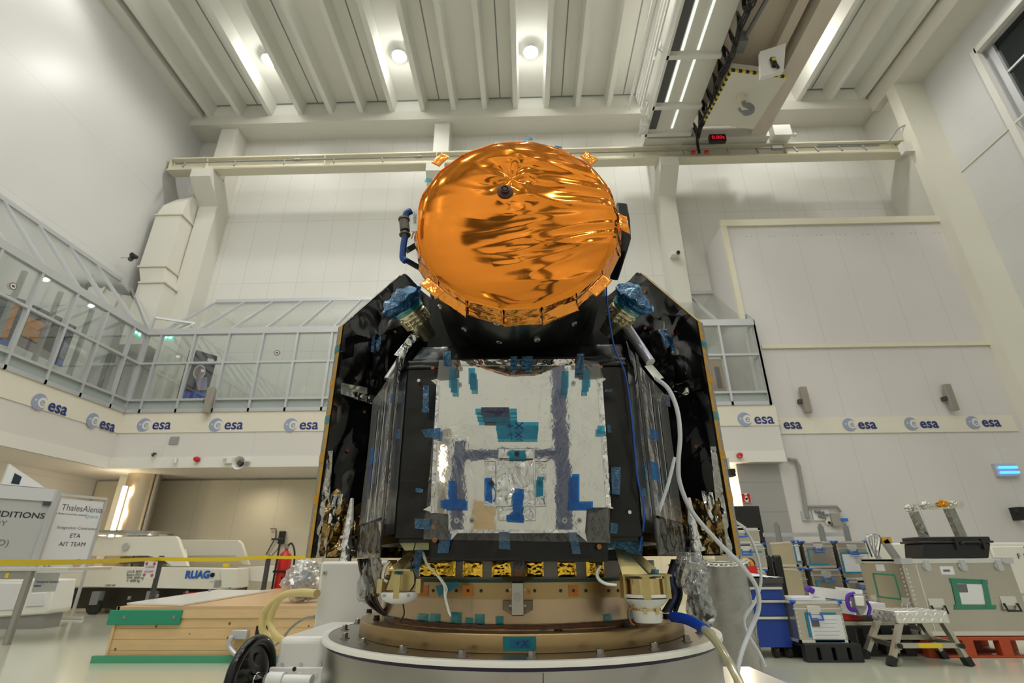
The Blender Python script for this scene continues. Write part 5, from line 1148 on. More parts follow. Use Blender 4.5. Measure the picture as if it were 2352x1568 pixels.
# faceted skirt under and beside the rim
sk = MB(); nseg = 18
for i in range(nseg):
    a0, a1 = 2 * math.pi * (i + .0) / nseg + .05, 2 * math.pi * (i + 1) / nseg + .05
    for j, (ya, yb_, ra, rb_) in enumerate(((DY - .004, DY + .026, DR * .99, DR * 1.012), (DY + .02, DY + .058, DR * 1.0, DR * (1.045 + .014 * (i % 3))))):
        P = [Vector((DC.x + r_ * math.cos(a), y_, DC.z + r_ * math.sin(a))) for a, r_, y_ in ((a0 + .01, ra, ya), (a1 - .01, ra, ya), (a1 + .0, rb_, yb_), (a0 - .0, rb_, yb_))]
        fl = sheet(P, 14, 6, .004, 26, i * 3 + j); fl.build('foil_flap', orange2, cover, solid=.0015)
# four sticking-out foil corners
for x_, y_, ang in ((1012, 366, .9), (1352, 362, -.8), (992, 660, -.75), (1378, 655, .8)):
    c = at(x_, y_, Y=DY - .004); u_ = Vector((math.cos(ang), 0, math.sin(ang))); v_ = Vector((-math.sin(ang), 0, math.cos(ang))); w_ = .022 if y_ < 500 else .03
    sheet([c - u_ * w_ - v_ * .014 + Vector((0, .0, 0)), c + u_ * w_ - v_ * .014, c + u_ * w_ + v_ * .016 + Vector((0, .004, 0)), c - u_ * w_ + v_ * .016 + Vector((0, .004, 0))], 12, 8, .006, 30, x_).build('foil_corner', orange2, cover, solid=.002)
p = at(1160, 440, Y=DY - .020)
MB().lathe([(0, -.012), (.006, -.012), (.006, -.006), (.0085, -.006), (.0085, -.012), (.011, -.012), (.0115, -.004), (.021, -.002), (.0215, .004), (0, .004)], p, n=36, axis='Y').build('vent_fitting', mat('maroon_fitting', (.07, .022, .02), .5), cover)
tg = [at(x_, y_, Y=DY - .026) for x_, y_ in ((950, 480), (961, 480), (958, 530), (942, 531))]
lb = MB().prism(tg, (0, .002, 0)).build('name_tag', M['paper'], cover)
up_ = (tg[1] - tg[2]).normalized()
text('CHEOPS', .0085, tg[1].lerp(tg[2], .22) + Vector((-.009, -.0015, 0)), M['inkg'], lb, u=(tg[2] - tg[1]), up=(1, 0, .1), ext=.0002)
text('Flight Model Telescope Cover', .003, tg[0].lerp(tg[3], .12) + Vector((.002, -.0015, 0)), M['inkg'], lb, u=(tg[2] - tg[1]), up=(1, 0, .1), ext=.0001)
for x_, y_, mt in ((1214, 318, blue_t), (1282, 340, crt), (985, 414, teal_t)):
    c = at(x_, y_, Y=DY + .03); sheet([c + Vector((-.013, 0, -.006)), c + Vector((.012, 0, -.008)), c + Vector((.010, 0, .006)), c + Vector((-.008, 0, .010))], 6, 4, .003, 40).build('tape_strip', mt, cover)
# ---- baffle barrel
bf = MB()
def bfn(u, v):
    a = 2 * math.pi * u; y = DY + .03 + .55 * v; q = Vector((math.cos(a) * 3, math.sin(a) * 3, y * 6))
    r_ = DR * .995 + .004 * noise.noise(q) + .0025 * noise.noise(q * 3)
    return Vector((DC.x + r_ * math.cos(a), y, DC.z + r_ * math.sin(a)))
baffle = bf.grid(140, 24, bfn, True).build('telescope_baffle', mli, S)
MB().cyl((DC.x, DY + .12, DC.z), (DC.x, DY + .14, DC.z), DR * .98, n=48).build('rear_cap', M['black'], baffle)
for x_, y_ in ((1141, 741), (1236, 737), (1319, 743), (1066, 756), (1147, 784), (1234, 780), (1055, 712), (1331, 697), (1010, 705)):
    # press studs on the underside of the barrel
    d = at(x_, y_, Y=1) - Vector((0, 0, CAMH)); o_ = Vector((0, 0, CAMH)); r_ = DR * .995
    A_ = d.x ** 2 + d.z ** 2; B_ = 2 * (d.x * (o_.x - DC.x) + d.z * (o_.z - DC.z)); C_ = (o_.x - DC.x) ** 2 + (o_.z - DC.z) ** 2 - r_ ** 2; D_ = B_ * B_ - 4 * A_ * C_
    if D_ < 0: continue
    p = o_ + d * ((-B_ - math.sqrt(D_)) / (2 * A_)); n_ = Vector((p.x - DC.x, 0, p.z - DC.z)).normalized()
    if p.y < DY + .03 or p.y > DY + .5: continue
    MB().cyl(p - n_ * .002, p + n_ * .003, .0085, n=16).build('press_stud', M['alubright'], baffle); MB().cyl(p + n_ * .003, p + n_ * .004, .004, n=10).build('press_stud', M['black'], baffle)
# ---- neck between barrel and body
nk = MB(); y0, y1 = 1.56, 1.98
def face(P, s, nm='telescope_neck', m=mli, nu=24, nv=16, amp=.014, fr=9): return sheet(P, nu, nv, amp, fr, s)
nk_ = MB()
nb_, nt_ = [(-.33, 1.63), (.285, 1.63)], 1.90
b = face([(-.345, 1.68, 1.64), (.30, 1.68, 1.64), (.31, 1.68, 2.0), (-.355, 1.68, 2.0)], 3, nu=40, nv=20)
for P, s in (([(-.35, 1.68, 1.64), (-.35, 2.05, 1.64), (-.35, 2.05, 2.05), (-.35, 1.68, 2.05)], 5), ([(.305, 2.05, 1.64), (.305, 1.68, 1.64), (.305, 1.68, 2.05), (.305, 2.05, 2.05)], 8)):
    g_ = face(P, s); b.add(g_.v, g_.f, True)
b.build('telescope_neck', mli, S)
MB().bx(-.33, .285, 1.71, 2.1, 1.62, 2.1).build('telescope_core', M['black'], S)
# ---- body
FX0, FX1, FY = -.337, .290, 1.362
BZ0, BZ1 = 1.142, 1.640
SL, SR_, SY = -.530, .482, 1.755
core = MB().prism([(FX0 + .012, FY + .012, BZ0), (FX1 - .012, FY + .012, BZ0), (SR_ - .02, SY, BZ0), (SR_ - .02, 2.25, BZ0), (SL + .02, 2.25, BZ0), (SL + .02, SY, BZ0)], (0, 0, BZ1 - BZ0)).build('body_core', M['black'], S)
b = sheet([(FX0, FY, BZ0 + .01), (FX1, FY, BZ0 + .01), (FX1, FY, BZ1 - .01), (FX0, FY, BZ1 - .01)], 70, 60, .016, 8, 2, .7)
# collar sloping back at the top
g_ = sheet([(FX0 - .004, FY - .006, BZ1 - .035), (FX1 + .004, FY - .006, BZ1 - .035), (FX1 - .0, FY + .05, BZ1 + .052), (FX0 + .03, FY + .05, BZ1 + .052)], 50, 10, .011, 13, 6, .7); b.add(g_.v, g_.f, True)
g_ = sheet([(FX0 + .03, FY + .05, BZ1 + .052), (FX1, FY + .05, BZ1 + .052), (FX1, FY + .22, BZ1 + .02), (FX0 + .02, FY + .22, BZ1 + .02)], 40, 10, .012, 11, 9, .7); b.add(g_.v, g_.f, True)
b.build('front_blanket', mli, S, solid=.003)
bt = pxr(((985, 1180), (1400, 1180), (1396, 1290), (987, 1288)), 1.350)
sheet([bt[3], bt[2], bt[1], bt[0]], 50, 14, .008, 12, 21, .6).build('bottom_flap', mli, S, solid=.003)
for sx, xa, xb_ in ((-1, FX0, SL), (1, FX1, SR_)):
    # side face: silver foil, then loose clear film in front of it, framed by black blanket
    P = [(xa, FY + .004, BZ0 + .02), (xb_, SY, BZ0 + .02), (xb_, SY, BZ1 - .01), (xa, FY + .004, BZ1 - .01)]
    if sx > 0: P = [P[1], P[0], P[3], P[2]]
    sheet(P, 30, 40, .002, 5, 30 + sx).build('side_foil', mat('side_silver', (.50, .51, .53), .12, .9, bump=.12, bump_scale=5, distort=1.5), S)
    n_ = Vector((sx * .86, -.5, 0)).normalized()
    def off(p, d): return Vector(p) + n_ * d
    Q = [off(P[0], .022), off(P[1], .022), off(P[2], .02), off(P[3], .02)]
    sheet(Q, 44, 60, .013, 4.5, 50 + sx * 3, .6).build('clear_film', filmw, S)
    for k_, f_ in enumerate((0.03, .34, .55)):
        q0 = Vector((xa, FY, BZ0)).lerp(Vector((xb_, SY, BZ0)), f_) + n_ * .028; q1 = q0 + Vector((0, 0, BZ1 - BZ0 - .05 * k_)); w2 = Vector((xb_ - xa, SY - FY, 0)).normalized() * (.016 if k_ == 0 else .007)
        MB().hull4([q0 - w2, q0 + w2, q1 + w2, q1 - w2], [q0 - w2 + n_ * .002, q0 + w2 + n_ * .002, q1 + w2 + n_ * .002, q1 - w2 + n_ * .002]).build('film_rib' if k_ else 'corner_strip', M['chrome'] if k_ else mli, S)
    P = [(xa, FY - .0, BZ0 - .035), (xb_, SY, BZ0 - .035), (xb_, SY, BZ0 + .06), (xa, FY, BZ0 + .06)]
    if sx > 0: P = [P[1], P[0], P[3], P[2]]
    sheet([off(p, .03) for p in P], 30, 8, .012, 16, 70 + sx, .8).build('lower_skirt', mlic, S, solid=.003)
    P = [(xa, FY - .0, BZ1 - .03), (xb_, SY, BZ1 - .03), (xb_ - sx * .05, SY, BZ1 + .05), (xa, FY + .03, BZ1 + .05)]
    if sx > 0: P = [P[1], P[0], P[3], P[2]]
    sheet([off(p, .012) for p in P], 30, 8, .014, 16, 90 + sx, .8).build('upper_skirt', mlic, S, solid=.003)
for l, m, Y_ in (((( 852, 1028), (866, 1024), (862, 1062), (847, 1066)), blue_t, 1.60), (((847, 1066), (862, 1062), (858, 1110), (842, 1108)), dblue_t, 1.60), (((898, 905), (914, 902), (912, 922), (896, 925)), blue_t, 1.42), (((905, 865), (916, 862), (912, 888), (902, 890)), blue_t, 1.42), (((913, 985), (920, 985), (918, 1008), (910, 1008)), blue_t, 1.36),
               (((1494, 983), (1512, 990), (1513, 1012), (1494, 1003)), blue_t, 1.44), (((1492, 1058), (1512, 1064), (1515, 1106), (1494, 1098)), blue_t, 1.42), (((1476, 1120), (1484, 1122), (1485, 1140), (1475, 1138)), teal_t, 1.36), (((1528, 905), (1538, 908), (1540, 935), (1530, 930)), dblue_t, 1.52), (((1478, 1060), (1484, 1060), (1486, 1100), (1478, 1098)), teal_t, 1.37)):
    MB().prism(pxr(l, Y_), (0, .0008, 0)).build('tape_strip', m, S)
# ---- mirror radiator panel
RY = 1.340
rad = pxr(((1003, 868), (1055, 868), (1055, 826), (1321, 824), (1321, 866), (1381, 864), (1402, 1165), (1348, 1165), (1344, 1218), (1030, 1218), (1028, 1180), (993, 1177)), RY)
radiator = MB().prism([rad[i] for i in range(12)][::-1], (0, .008, 0)).build('radiator_foil', mirror, S)
def strip(l, Y=RY - .003, m=silverf, nm='foil_edge', par=None, th=.002): return MB().prism(pxr(l, Y), (0, th, 0)).build(nm, m, par or radiator)
strip(((1003, 872), (1010, 872), (997, 1178), (988, 1178))); strip(((1371, 868), (1383, 866), (1404, 1165), (1392, 1165))); strip(((1056, 826), (1321, 824), (1318, 838), (1060, 839))); strip(((1040, 1216), (1344, 1216), (1344, 1224), (1036, 1224)))
for l in (((990, 873), (1003, 870), (1003, 884)), ((1383, 866), (1392, 870), (1379, 880)), ((972, 1170), (990, 1160), (992, 1176)), ((1399, 1160), (1410, 1167), (1395, 1168)), ((1033, 1218), (1052, 1222), (1036, 1240)), ((1340, 1222), (1344, 1222), (1349, 1244), (1325, 1224))): strip(l, RY - .006, M['whiteg'], 'foil_tab')
# perforation and screws
hm = MB()
for i in range(8):
    for j in range(9):
        a_, b_ = 1025 + i * 46 - j * .8, 885 + j * 32
        if 1100 < a_ < 1265 and b_ > 1020: continue
        c = at(a_, b_, Y=RY - .0005); hm.cyl(c, c + Vector((0, -.0004, 0)), .0009, n=6, cap=True)
hm.build('perforation', M['grey'], radiator)
for a_, b_ in ((1058, 846), (1056, 883), (1316, 843), (1317, 880), (1049, 1195), (1084, 1195), (1297, 1195), (1331, 1195)):
    c = at(a_, b_, Y=RY - .001); MB().cyl(c, c + Vector((0, -.003, 0)), .0066, n=16).build('screw', M['steel'], radiator); MB().cyl(c + Vector((0, -.003, 0)), c + Vector((0, -.004, 0)), .0026, n=8).build('screw_hole', M['dgrey'], radiator)
# crumpled silver patch with four side flaps
def fsheet(l, Y, amp, fr, seed, m=silverf, nm='silver_patch', par=None, nu=26, nv=22):
    q = pxr(l, Y); return sheet([q[3], q[2], q[1], q[0]], nu, nv, amp, fr, seed, .75).build(nm, m, par or radiator, solid=.001)
sil2 = mat('crumpled_silver_bright', (.80, .80, .80), .05, 1)
fsheet(((1140, 1057), (1226, 1055), (1229, 1163), (1138, 1163)), RY - .014, .018, 20, 11, sil2)
fsheet(((1112, 1059), (1138, 1058), (1140, 1164), (1111, 1161)), RY - .010, .007, 30, 12, sil2); fsheet(((1229, 1058), (1255, 1059), (1255, 1162), (1230, 1163)), RY - .010, .007, 30, 13, sil2)
fsheet(((1145, 1030), (1228, 1030), (1228, 1053), (1144, 1052)), RY - .010, .005, 30, 14, sil2); fsheet(((1143, 1163), (1231, 1163), (1231, 1195), (1143, 1195)), RY - .010, .006, 30, 15, sil2)
for a_, b_ in ((1129, 1110), (1240, 1109), (1187, 1043), (1189, 1181)):
    c = at(a_, b_, Y=RY - .014); MB().cyl(c, c + Vector((0, -.006, 0)), .0065, n=14).build('vent_hole', mat('dark_brown_hole', (.02, .01, .008), .5), radiator)
# clear cover film in front
ff = pxr(((973, 1238), (1401, 1246), (1378, 836), (1009, 826)), RY - .016)
fs = sheet(ff, 40, 40, .004, 5, 77, .3).build('cover_film', film, S)
for l in (((1009, 828), (1048, 825), (1046, 868), (1003, 870)), ((1330, 824), (1375, 832), (1386, 866), (1330, 868)), ((975, 1180), (1028, 1180), (1028, 1240), (972, 1238)), ((1350, 1180), (1401, 1165), (1402, 1246), (1349, 1246))):
    strip(l, RY - .008, film_mat('smoky_film', (.6, .6, .6), .05, .12, .2, 10, body=.35, bodycol=(.12, .11, .10)), 'film_corner', S)
# ---- tapes on the front
def tape(l, m=teal_t, Y=RY - .019, nm='tape_strip', par=None, cr_=0):
    q = pxr(l, Y)
    if len(q) == 2: a_, b_ = l; q = pxr((a_, (b_[0], a_[1]), b_, (a_[0], b_[1])), Y)
    if cr_: return sheet([q[3], q[2], q[1], q[0]], 10, 6, .006, 40, l[0][0], .7).build(nm, m, par or S)
    return MB().prism(q, (0, .0006, 0)).build(nm, m, par or S)
for l, m in ((((1031, 845), (1046, 890)), teal_t), (((1035, 860), (1050, 901)), teal_t), (((1076, 845), (1091, 882)), teal_t), (((1080, 860), (1095, 895)), teal_t), (((1291, 852), (1306, 890)), teal_t), (((1290, 888), (1304, 905)), teal_t),
             (((1339, 850), (1356, 889)), teal_t), (((1338, 886), (1352, 899)), teal_t), (((1092, 938), (1187, 952)), teal_t), (((1097, 957), (1188, 968)), teal_t), (((1105, 935), (1169, 953)), dblue_t), (((1110, 953), (1171, 969)), dblue_t),
             (((1139, 969), (1237, 989)), teal_t), (((1142, 989), (1235, 1007)), teal_t), (((1030, 1104), (1046, 1158)), blue_t), (((1012, 1148), (1065, 1166)), blue_t), (((1020, 1146), (1070, 1169)), blue_t),
             (((1314, 1088), (1331, 1152)), blue_t), (((1308, 1098), (1325, 1155)), blue_t), (((1306, 1151), (1362, 1169)), blue_t), (((1372, 977), (1389, 995)), teal_t), (((1115, 1097), (1130, 1150)), blue_t), (((1233, 1095), (1248, 1139)), teal_t), (((1169, 1034), (1207, 1056)), teal_t)):
    tape(l, m, RY - .019 - random.random() * .002)
tape(((1182, 1121), (1204, 1123), (1198, 1195), (1176, 1191)), blue_t, RY - .026); tape(((1163, 1182), (1203, 1182), (1203, 1198), (1163, 1196)), blue_t, RY - .023)
for s_, x_, y_, z_ in (('+X', 1162, 985, .016), ('+X', 1166, 1004, .013)): text(s_, z_ * 1.55, at(x_, y_, Y=RY - .0225), M['navy'], S, ext=.0002, scale_x=1.5)
text('CHEOPS 70166.54', .0062, at(1118, 946, Y=RY - .0225), M['ink'], S, ext=.0001); text('PFM', .0062, at(1135, 951, Y=RY - .0225), M['ink'], S, ext=.0001)
for l in (((967, 986), (1012, 982), (1010, 1006), (975, 1003)), ((972, 885), (985, 885), (984, 946), (970, 946)), ((968, 938), (986, 938), (985, 947), (967, 947)), ((955, 1120), (972, 1122), (971, 1131), (954, 1130)), ((952, 1191), (990, 1191), (988, 1214), (953, 1214)),
          ((1018, 806), (1036, 806), (1036, 838), (1018, 838)), ((1325, 812), (1342, 812), (1340, 858), (1322, 858)), ((1172, 818), (1188, 818), (1188, 848), (1172, 848)), ((1198, 818), (1224, 818), (1222, 848), (1198, 848)), ((1390, 893), (1406, 893), (1406, 900), (1390, 900)), ((1394, 975), (1402, 975), (1405, 993), (1396, 993)), ((1404, 1072), (1426, 1072), (1424, 1136), (1406, 1134)), ((1403, 1200), (1420, 1202), (1418, 1225), (1402, 1224)),
          ((1012, 1225), (1038, 1225), (1030, 1270), (1004, 1270)), ((1146, 1221), (1170, 1221), (1172, 1262), (1146, 1260)), ((1305, 1222), (1325, 1222), (1334, 1272), (1315, 1272)), ((1150, 860), (1240, 860), (1236, 850), (1154, 850))):
    if l[0] == (1150, 860): continue
    tape(l, crt, 1.333 if l[0][1] > 1215 else RY - .02, cr_=1)
for x_, y_, r_ in ((994, 845, .005), (994, 1210, .006), (999, 1240, .006), (1380, 843, .005), (1376, 1255, .006)): c = at(x_, y_, Y=1.333); MB().cyl(c, c + Vector((0, -.003, 0)), r_, n=16).build('copper_washer', washer, S)
for x_, y_ in ((962, 874), (1446, 1176)): c = at(x_, y_, Y=1.352); MB().cyl(c, c + Vector((0, -.003, 0)), .0045, n=14).build('press_stud', M['alubright'], S)
# ---- solar wings
def wing(sx):
    if sx < 0: O1, O0, PK = at(785, 748, Y=1.75), at(716, 1281, Y=1.75), at(923, 630, Y=1.92); I = at(1010, 700, Y=2.1)
    else: O1, O0, PK = at(1604, 738, Y=1.75), at(1690, 1275, Y=1.75), at(1466, 625, Y=1.92); I = at(1385, 700, Y=2.1)
    xo = (O1.x + O0.x) / 2
    d = Vector((I.x - xo, I.y - 1.75, 0)).normalized(); nb_ = Vector((-d.y * -sx, d.x * -sx, 0))
    nb_ = Vector((sx * d.y, -sx * d.x, 0)); nb_ = nb_ if nb_.y > 0 else -nb_
    P0 = Vector((xo, 1.75, 0)); Wd = (Vector((I.x, I.y, 0)) - P0).length; pk = (Vector((PK.x, PK.y, 0)) - P0).dot(d)
    zt = lambda s: O1.z + (PK.z - O1.z) * s / pk if s < pk else PK.z - .32 * (s - pk)
    pt = lambda s, z, h=0: P0 + d * s + Vector((0, 0, z)) - nb_ * h
    poly = [pt(0, O0.z), pt(0, O1.z), pt(pk, PK.z), pt(Wd, zt(Wd)), pt(Wd, O0.z)]
    w_ = MB().prism(poly, nb_ * .024).build('solar_panel', mat('panel_back', (.02, .02, .025), .3), S)
    # blanket on the inner face
    def f(u, v):
        s = u * Wd; z = O0.z + (zt(s) - O0.z) * v; q = Vector((s * 11, z * 6, 5 * sx)); vd = noise.voronoi(q + .5 * noise.noise_vector(q))[0]
        h = .010 + .020 * (noise.noise(q * .8) + .3) * min(1, u * 9) + .013 * (vd[1] - vd[0]) * min(1, u * 9)
        return pt(s, z, max(.002, h))
    MB().grid(46, 90, f, True).build('black_blanket', mlic, w_)
    def f2(u, v):
        s = .01 + u * (Wd * .8); z = O0.z + .004 + v * .17 * (1 + .4 * noise.noise(Vector((u * 5, 1, sx)))); q = Vector((s * 26, z * 16, 9)); vd = noise.voronoi(q)[0]
        return pt(s, z, .030 + .025 * (vd[1] - vd[0]) + .015 * noise.noise(q * .5))
    MB().grid(50, 24, f2, True).build('crinkled_foil', foil_mat('dark_gold_foil', (.34, .24, .10), .12, 1.0, 15, True, .9, .5, .03), w_)
    for s_, zz, hh in ((.12, .0, .12), (.20, .02, .15), (.26, .0, .10)):
        sheet([pt(s_ - .012, O0.z + zz, .07), pt(s_ + .022, O0.z + zz, .075), pt(s_ + .028, O0.z + zz + hh, .06), pt(s_ - .0, O0.z + zz + hh, .06)], 8, 20, .016, 24, s_ * 30, .8).build('gold_foil_strip', gold, w_)
    sheet([pt(.004, O0.z, .01), pt(.034, O0.z, .034), pt(.012, O0.z + .34, .03), pt(.003, O0.z + .34, .012)], 8, 60, .012, 16, 40 + sx, .6).build('silver_edge_foil', foil_mat('dull_silver_edge', (.42, .41, .40), .12, .9, 14), w_)
    # edge: amber tape, then thin grey film outside
    def edge(a_, b_, h0, h1, m, nm, out=.0015):
        e_ = (b_ - a_).normalized(); o_ = e_.cross(nb_).normalized(); o_ = o_ if (o_.dot(pt(Wd * .5, O0.z + .5) - a_) < 0) else -o_
        A = [a_ + nb_ * h0 + o_ * .0005, a_ + nb_ * h1 + o_ * .0005, b_ + nb_ * h1 + o_ * .0005, b_ + nb_ * h0 + o_ * .0005]
        MB().hull4(A, [p + o_ * out for p in A]).build(nm, m, w_)
    edge(pt(0, O0.z), pt(0, O1.z), -.002, .015, kapton, 'amber_edge_tape'); edge(pt(0, O0.z), pt(0, O1.z), .015, .030, mat('grey_mesh_film', (.30, .29, .25), .3, .4, noise_amt=.6, noise_scale=120), 'edge_film')
    edge(pt(0, O1.z), pt(pk, PK.z), -.002, .015, kapton if sx > 0 else silverf, 'top_edge_tape'); edge(pt(0, O1.z), pt(pk, PK.z), .015, .030, silverf, 'edge_film')
    for i in range(1, 6):
        z = O0.z + (O1.z - O0.z) * i / 6 + .03
        edge(pt(0, z), pt(0, z + .028), -.003, .03, teal_t if i in (3, 5) else kapton, 'edge_clip', .003)
    for s_, z_ in ((.07, .62), (.07, .35), (.10, .80), (.22, .86), (.20, 1.02), (.30, .95), (.12, .50)):
        if z_ > zt(s_) - O0.z - .05: continue
        c = pt(s_, O0.z + z_, .022); MB().cyl(c, c - nb_ * .004, .006, n=12).build('copper_washer', washer, w_)
    # silver tear and loose patches
    fl = silverf
    for s_, z_, w2, h2, mm, sd in ((.065, .565, .055, .022, M['alubright'] if sx < 0 else mli, 1), (.11, .55, .05, .014, fl, 2), (.16, .75, .035, .08, mli, 3), (.13, .78, .02, .04, crt, 4), (.14, .62, .035, .05, mli, 5), (.045, .15, .02, .05, fl, 6)):
        P = [pt(s_ - w2, O0.z + z_ - h2, .035), pt(s_ + w2, O0.z + z_ - h2 * 1.3, .035), pt(s_ + w2 * .8, O0.z + z_ + h2, .045), pt(s_ - w2 * 1.1, O0.z + z_ + h2 * .8, .04)]
        sheet(P, 16, 14, .018, 26, sd + sx, .7).build('foil_scrap', mm, w_)
    c = at(801 if sx < 0 else 1592, 1215, Y=1.72)   # wrapped thruster plume at the foot
    MB().lathe([(.0, .12), (.006, .115), (.012, .06), (.016, .02), (.018, 0), (.026, 0), (.026, -.008), (.018, -.01), (.022, -.03), (.03, -.032), (.03, -.042), (.015, -.045), (.02, -.075), (0, -.075)], (c.x, c.y, c.z - .02), n=20).build('wrapped_nozzle', silverf, w_)
    return w_
wl_ = wing(-1); wr_ = wing(1)
MB().prism([(-.36, 2.12, 1.10), (.31, 2.12, 1.10), (.31, 2.12, 2.1), (-.36, 2.12, 2.1)], (0, .024, 0)).build('solar_panel', mat('panel_back_mid', (.02, .02, .025), .3), S)
# ---- star trackers
trk = mat('tracker_gold_silver', (.66, .60, .44), .25, .9)
def tracker(base, tip, r0):
    base, tip = Vector(base), Vector(tip); L_ = (tip - base); d = L_.normalized(); ln = L_.length
    t_ = MB().cyl(base, base + L_ * .55, r0 * .72, r0 * .86, 32).cyl(base + L_ * .55, tip, r0 * .86, r0, 32).build('star_tracker', trk, S)
    for k_ in (.12, .26, .40, .54, .70):
        q = base + L_ * k_; MB().cyl(q, q + d * .005, r0 * (.80 + .2 * k_) + .004, n=32).build('ring', trk, t_)
    q = base + L_ * .12; a_ = d.orthogonal().normalized(); b2 = d.cross(a_)
    bb = MB()
    for k_ in range(16):
        th = k_ * math.pi / 8; e_ = a_ * math.cos(th) + b2 * math.sin(th); bb.bar(q + e_ * (r0 * .84 + .003), base + L_ * .4 + e_ * (r0 * .88 + .003), .004, .006, up=e_)
    bb.build('rib_cage', trk, t_)
    MB().cyl(base + L_ * .60, base + L_ * .80, r0 * 1.02, n=32, cap=False).build('teal_band', teal_t, t_)
    MB().cyl(tip, tip + d * .002, r0 * .9, n=32).build('aperture', M['black'], t_)
    def hc(u, v):
        th = 2 * math.pi * v; e_ = a_ * math.cos(th) + b2 * math.sin(th); return tip + d * (.004 + r0 * .55 * (1 - u) + .012 * noise.noise(Vector((math.cos(th) * 2 * u, math.sin(th) * 2 * u, base.x * 20))) * 2) + e_ * r0 * 1.25 * u
    MB().grid(8, 24, hc, False).build('blue_cap', crt, t_)
    # loose blue foil hood
    def hf(u, v):
        th = 2 * math.pi * v; rr = r0 * (1.05 + .45 * u + .22 * noise.noise(Vector((math.cos(th) * 2.5, math.sin(th) * 2.5, u * 3 + base.x * 9)))); e_ = a_ * math.cos(th) + b2 * math.sin(th)
        return base + L_ * (.72 + .32 * u + .12 * noise.noise(Vector((math.cos(th) * 2, math.sin(th) * 2, 5)))) + e_ * rr
    MB().grid(10, 40, hf, False).build('blue_hood', crt, t_)
    MB().cyl(base - d * .05, base, r0 * .5, r0 * .66, 24).build('mount', trk, t_)
    return t_
tracker(at(967, 748, Y=1.54), at(922, 688, Y=1.47), .050)
tracker(at(1412, 740, Y=1.54), at(1458, 683, Y=1.47), .050)
MB().cyl(at(1441, 752, Y=1.56), at(1494, 832, Y=1.50), .0155, n=20).build('strut', lav, S)
s_ = MB().cyl(at(961, 765, Y=1.56), at(890, 872, Y=1.52), .013, n=20).build('strut', M['steel'], S)
sheet([at(925, 822, Y=1.5), at(905, 815, Y=1.5), at(945, 765, Y=1.52), at(962, 772, Y=1.52)], 8, 20, .014, 34, 3, .8).build('strut_wrap', silverf, s_)
q = pxr(((1480, 840), (1500, 838), (1525, 868), (1505, 872)), 1.50); sheet([q[3], q[2], q[1], q[0]], 8, 8, .006, 30, 2).build('strut_wrap', M['alubright'], S)
# cable and bracket left of the cover
cb = thing('cable', 'blue taped cable with a ribbed grey connector hanging left of the orange cover', 'cable', at(930, 540, Y=1.19))
cb_ = MB().tube(spline(pxr(((945, 484), (933, 492), (930, 520)), 1.19)), .010)
cb_.tube(spline(pxr(((930, 545), (927, 562), (925, 590), (932, 600)), 1.19)), .0095); cb_.build('wire', mat('blue_taped_wire', (.01, .07, .33), .25), cb)
c0_, c1_ = at(927, 502, Y=1.19), at(930, 545, Y=1.19)
b = MB().cyl(at(928, 506, Y=1.19), at(930, 530, Y=1.19), .013, n=24).cyl(at(928, 502, Y=1.19), at(928, 506, Y=1.19), .016, n=24).cyl(at(930, 533, Y=1.19), at(930, 545, Y=1.19), .010, n=20).cyl(at(930, 538, Y=1.19), at(930, 540, Y=1.19), .016, n=20)
for k_ in range(20): e_ = Vector((math.cos(k_ * .314), math.sin(k_ * .314), 0)) * .013; b.bar(at(928, 508, Y=1.19) + e_, at(930, 529, Y=1.19) + e_, .002, .002)
b.build('connector', mat('connector_grey', (.16, .15, .13), .4, .6), cb)
MB().bar(at(932, 597, Y=1.22), at(965, 616, Y=1.27), .010, .012).bar(at(935, 575, Y=1.22), at(960, 560, Y=1.25), .012, .016).build('cover_bracket', mat('dark_bracket', (.08, .08, .08), .4, .5), S)
sp_ = [at(x_, y_, Y=1.18) for x_, y_ in ((1416, 463), (1441, 466), (1447, 500), (1450, 546), (1441, 577), (1420, 574), (1424, 520))]
MB().prism(sp_, (0, .16, 0)).build('side_box', mli, S, bevel=.004)
q = pxr(((1410, 485), (1440, 498), (1448, 538), (1420, 524)), 1.14); sheet([q[3], q[2], q[1], q[0]], 12, 10, .008, 28, 4, .6).build('orange_flap', orange2, S, solid=.001)
# ---- lower ring of the satellite with gold patches
MB().lathe([(.40, .045), (.444, .045), (.444, 0), (.40, 0)], (XC, YC, 1.052), n=96).build('interface_ring', greyr, S)
MB().lathe([(.43, 0), (.461, 0), (.461, .006), (.43, .006)], (XC, YC, 1.047), n=96).build('green_gasket', mat('green_gasket', (.0, .06, .05), .4), S)
MB().cyl((XC, YC, 1.06), (XC, YC, 1.16), .40, n=48).build('body_foot', M['black'], S)
def ang(px, py, R_):
    d = at(px, py, Y=1) - Vector((0, 0, CAMH)); o_x, o_y = -XC, -YC
    A_ = d.x ** 2 + d.y ** 2; B_ = 2 * (d.x * o_x + d.y * o_y); C_ = o_x ** 2 + o_y ** 2 - R_ ** 2; D_ = max(0, B_ * B_ - 4 * A_ * C_); t_ = (-B_ - math.sqrt(D_)) / (2 * A_)
    return math.atan2(d.y * t_ - YC, d.x * t_ - XC), CAMH + d.z * t_
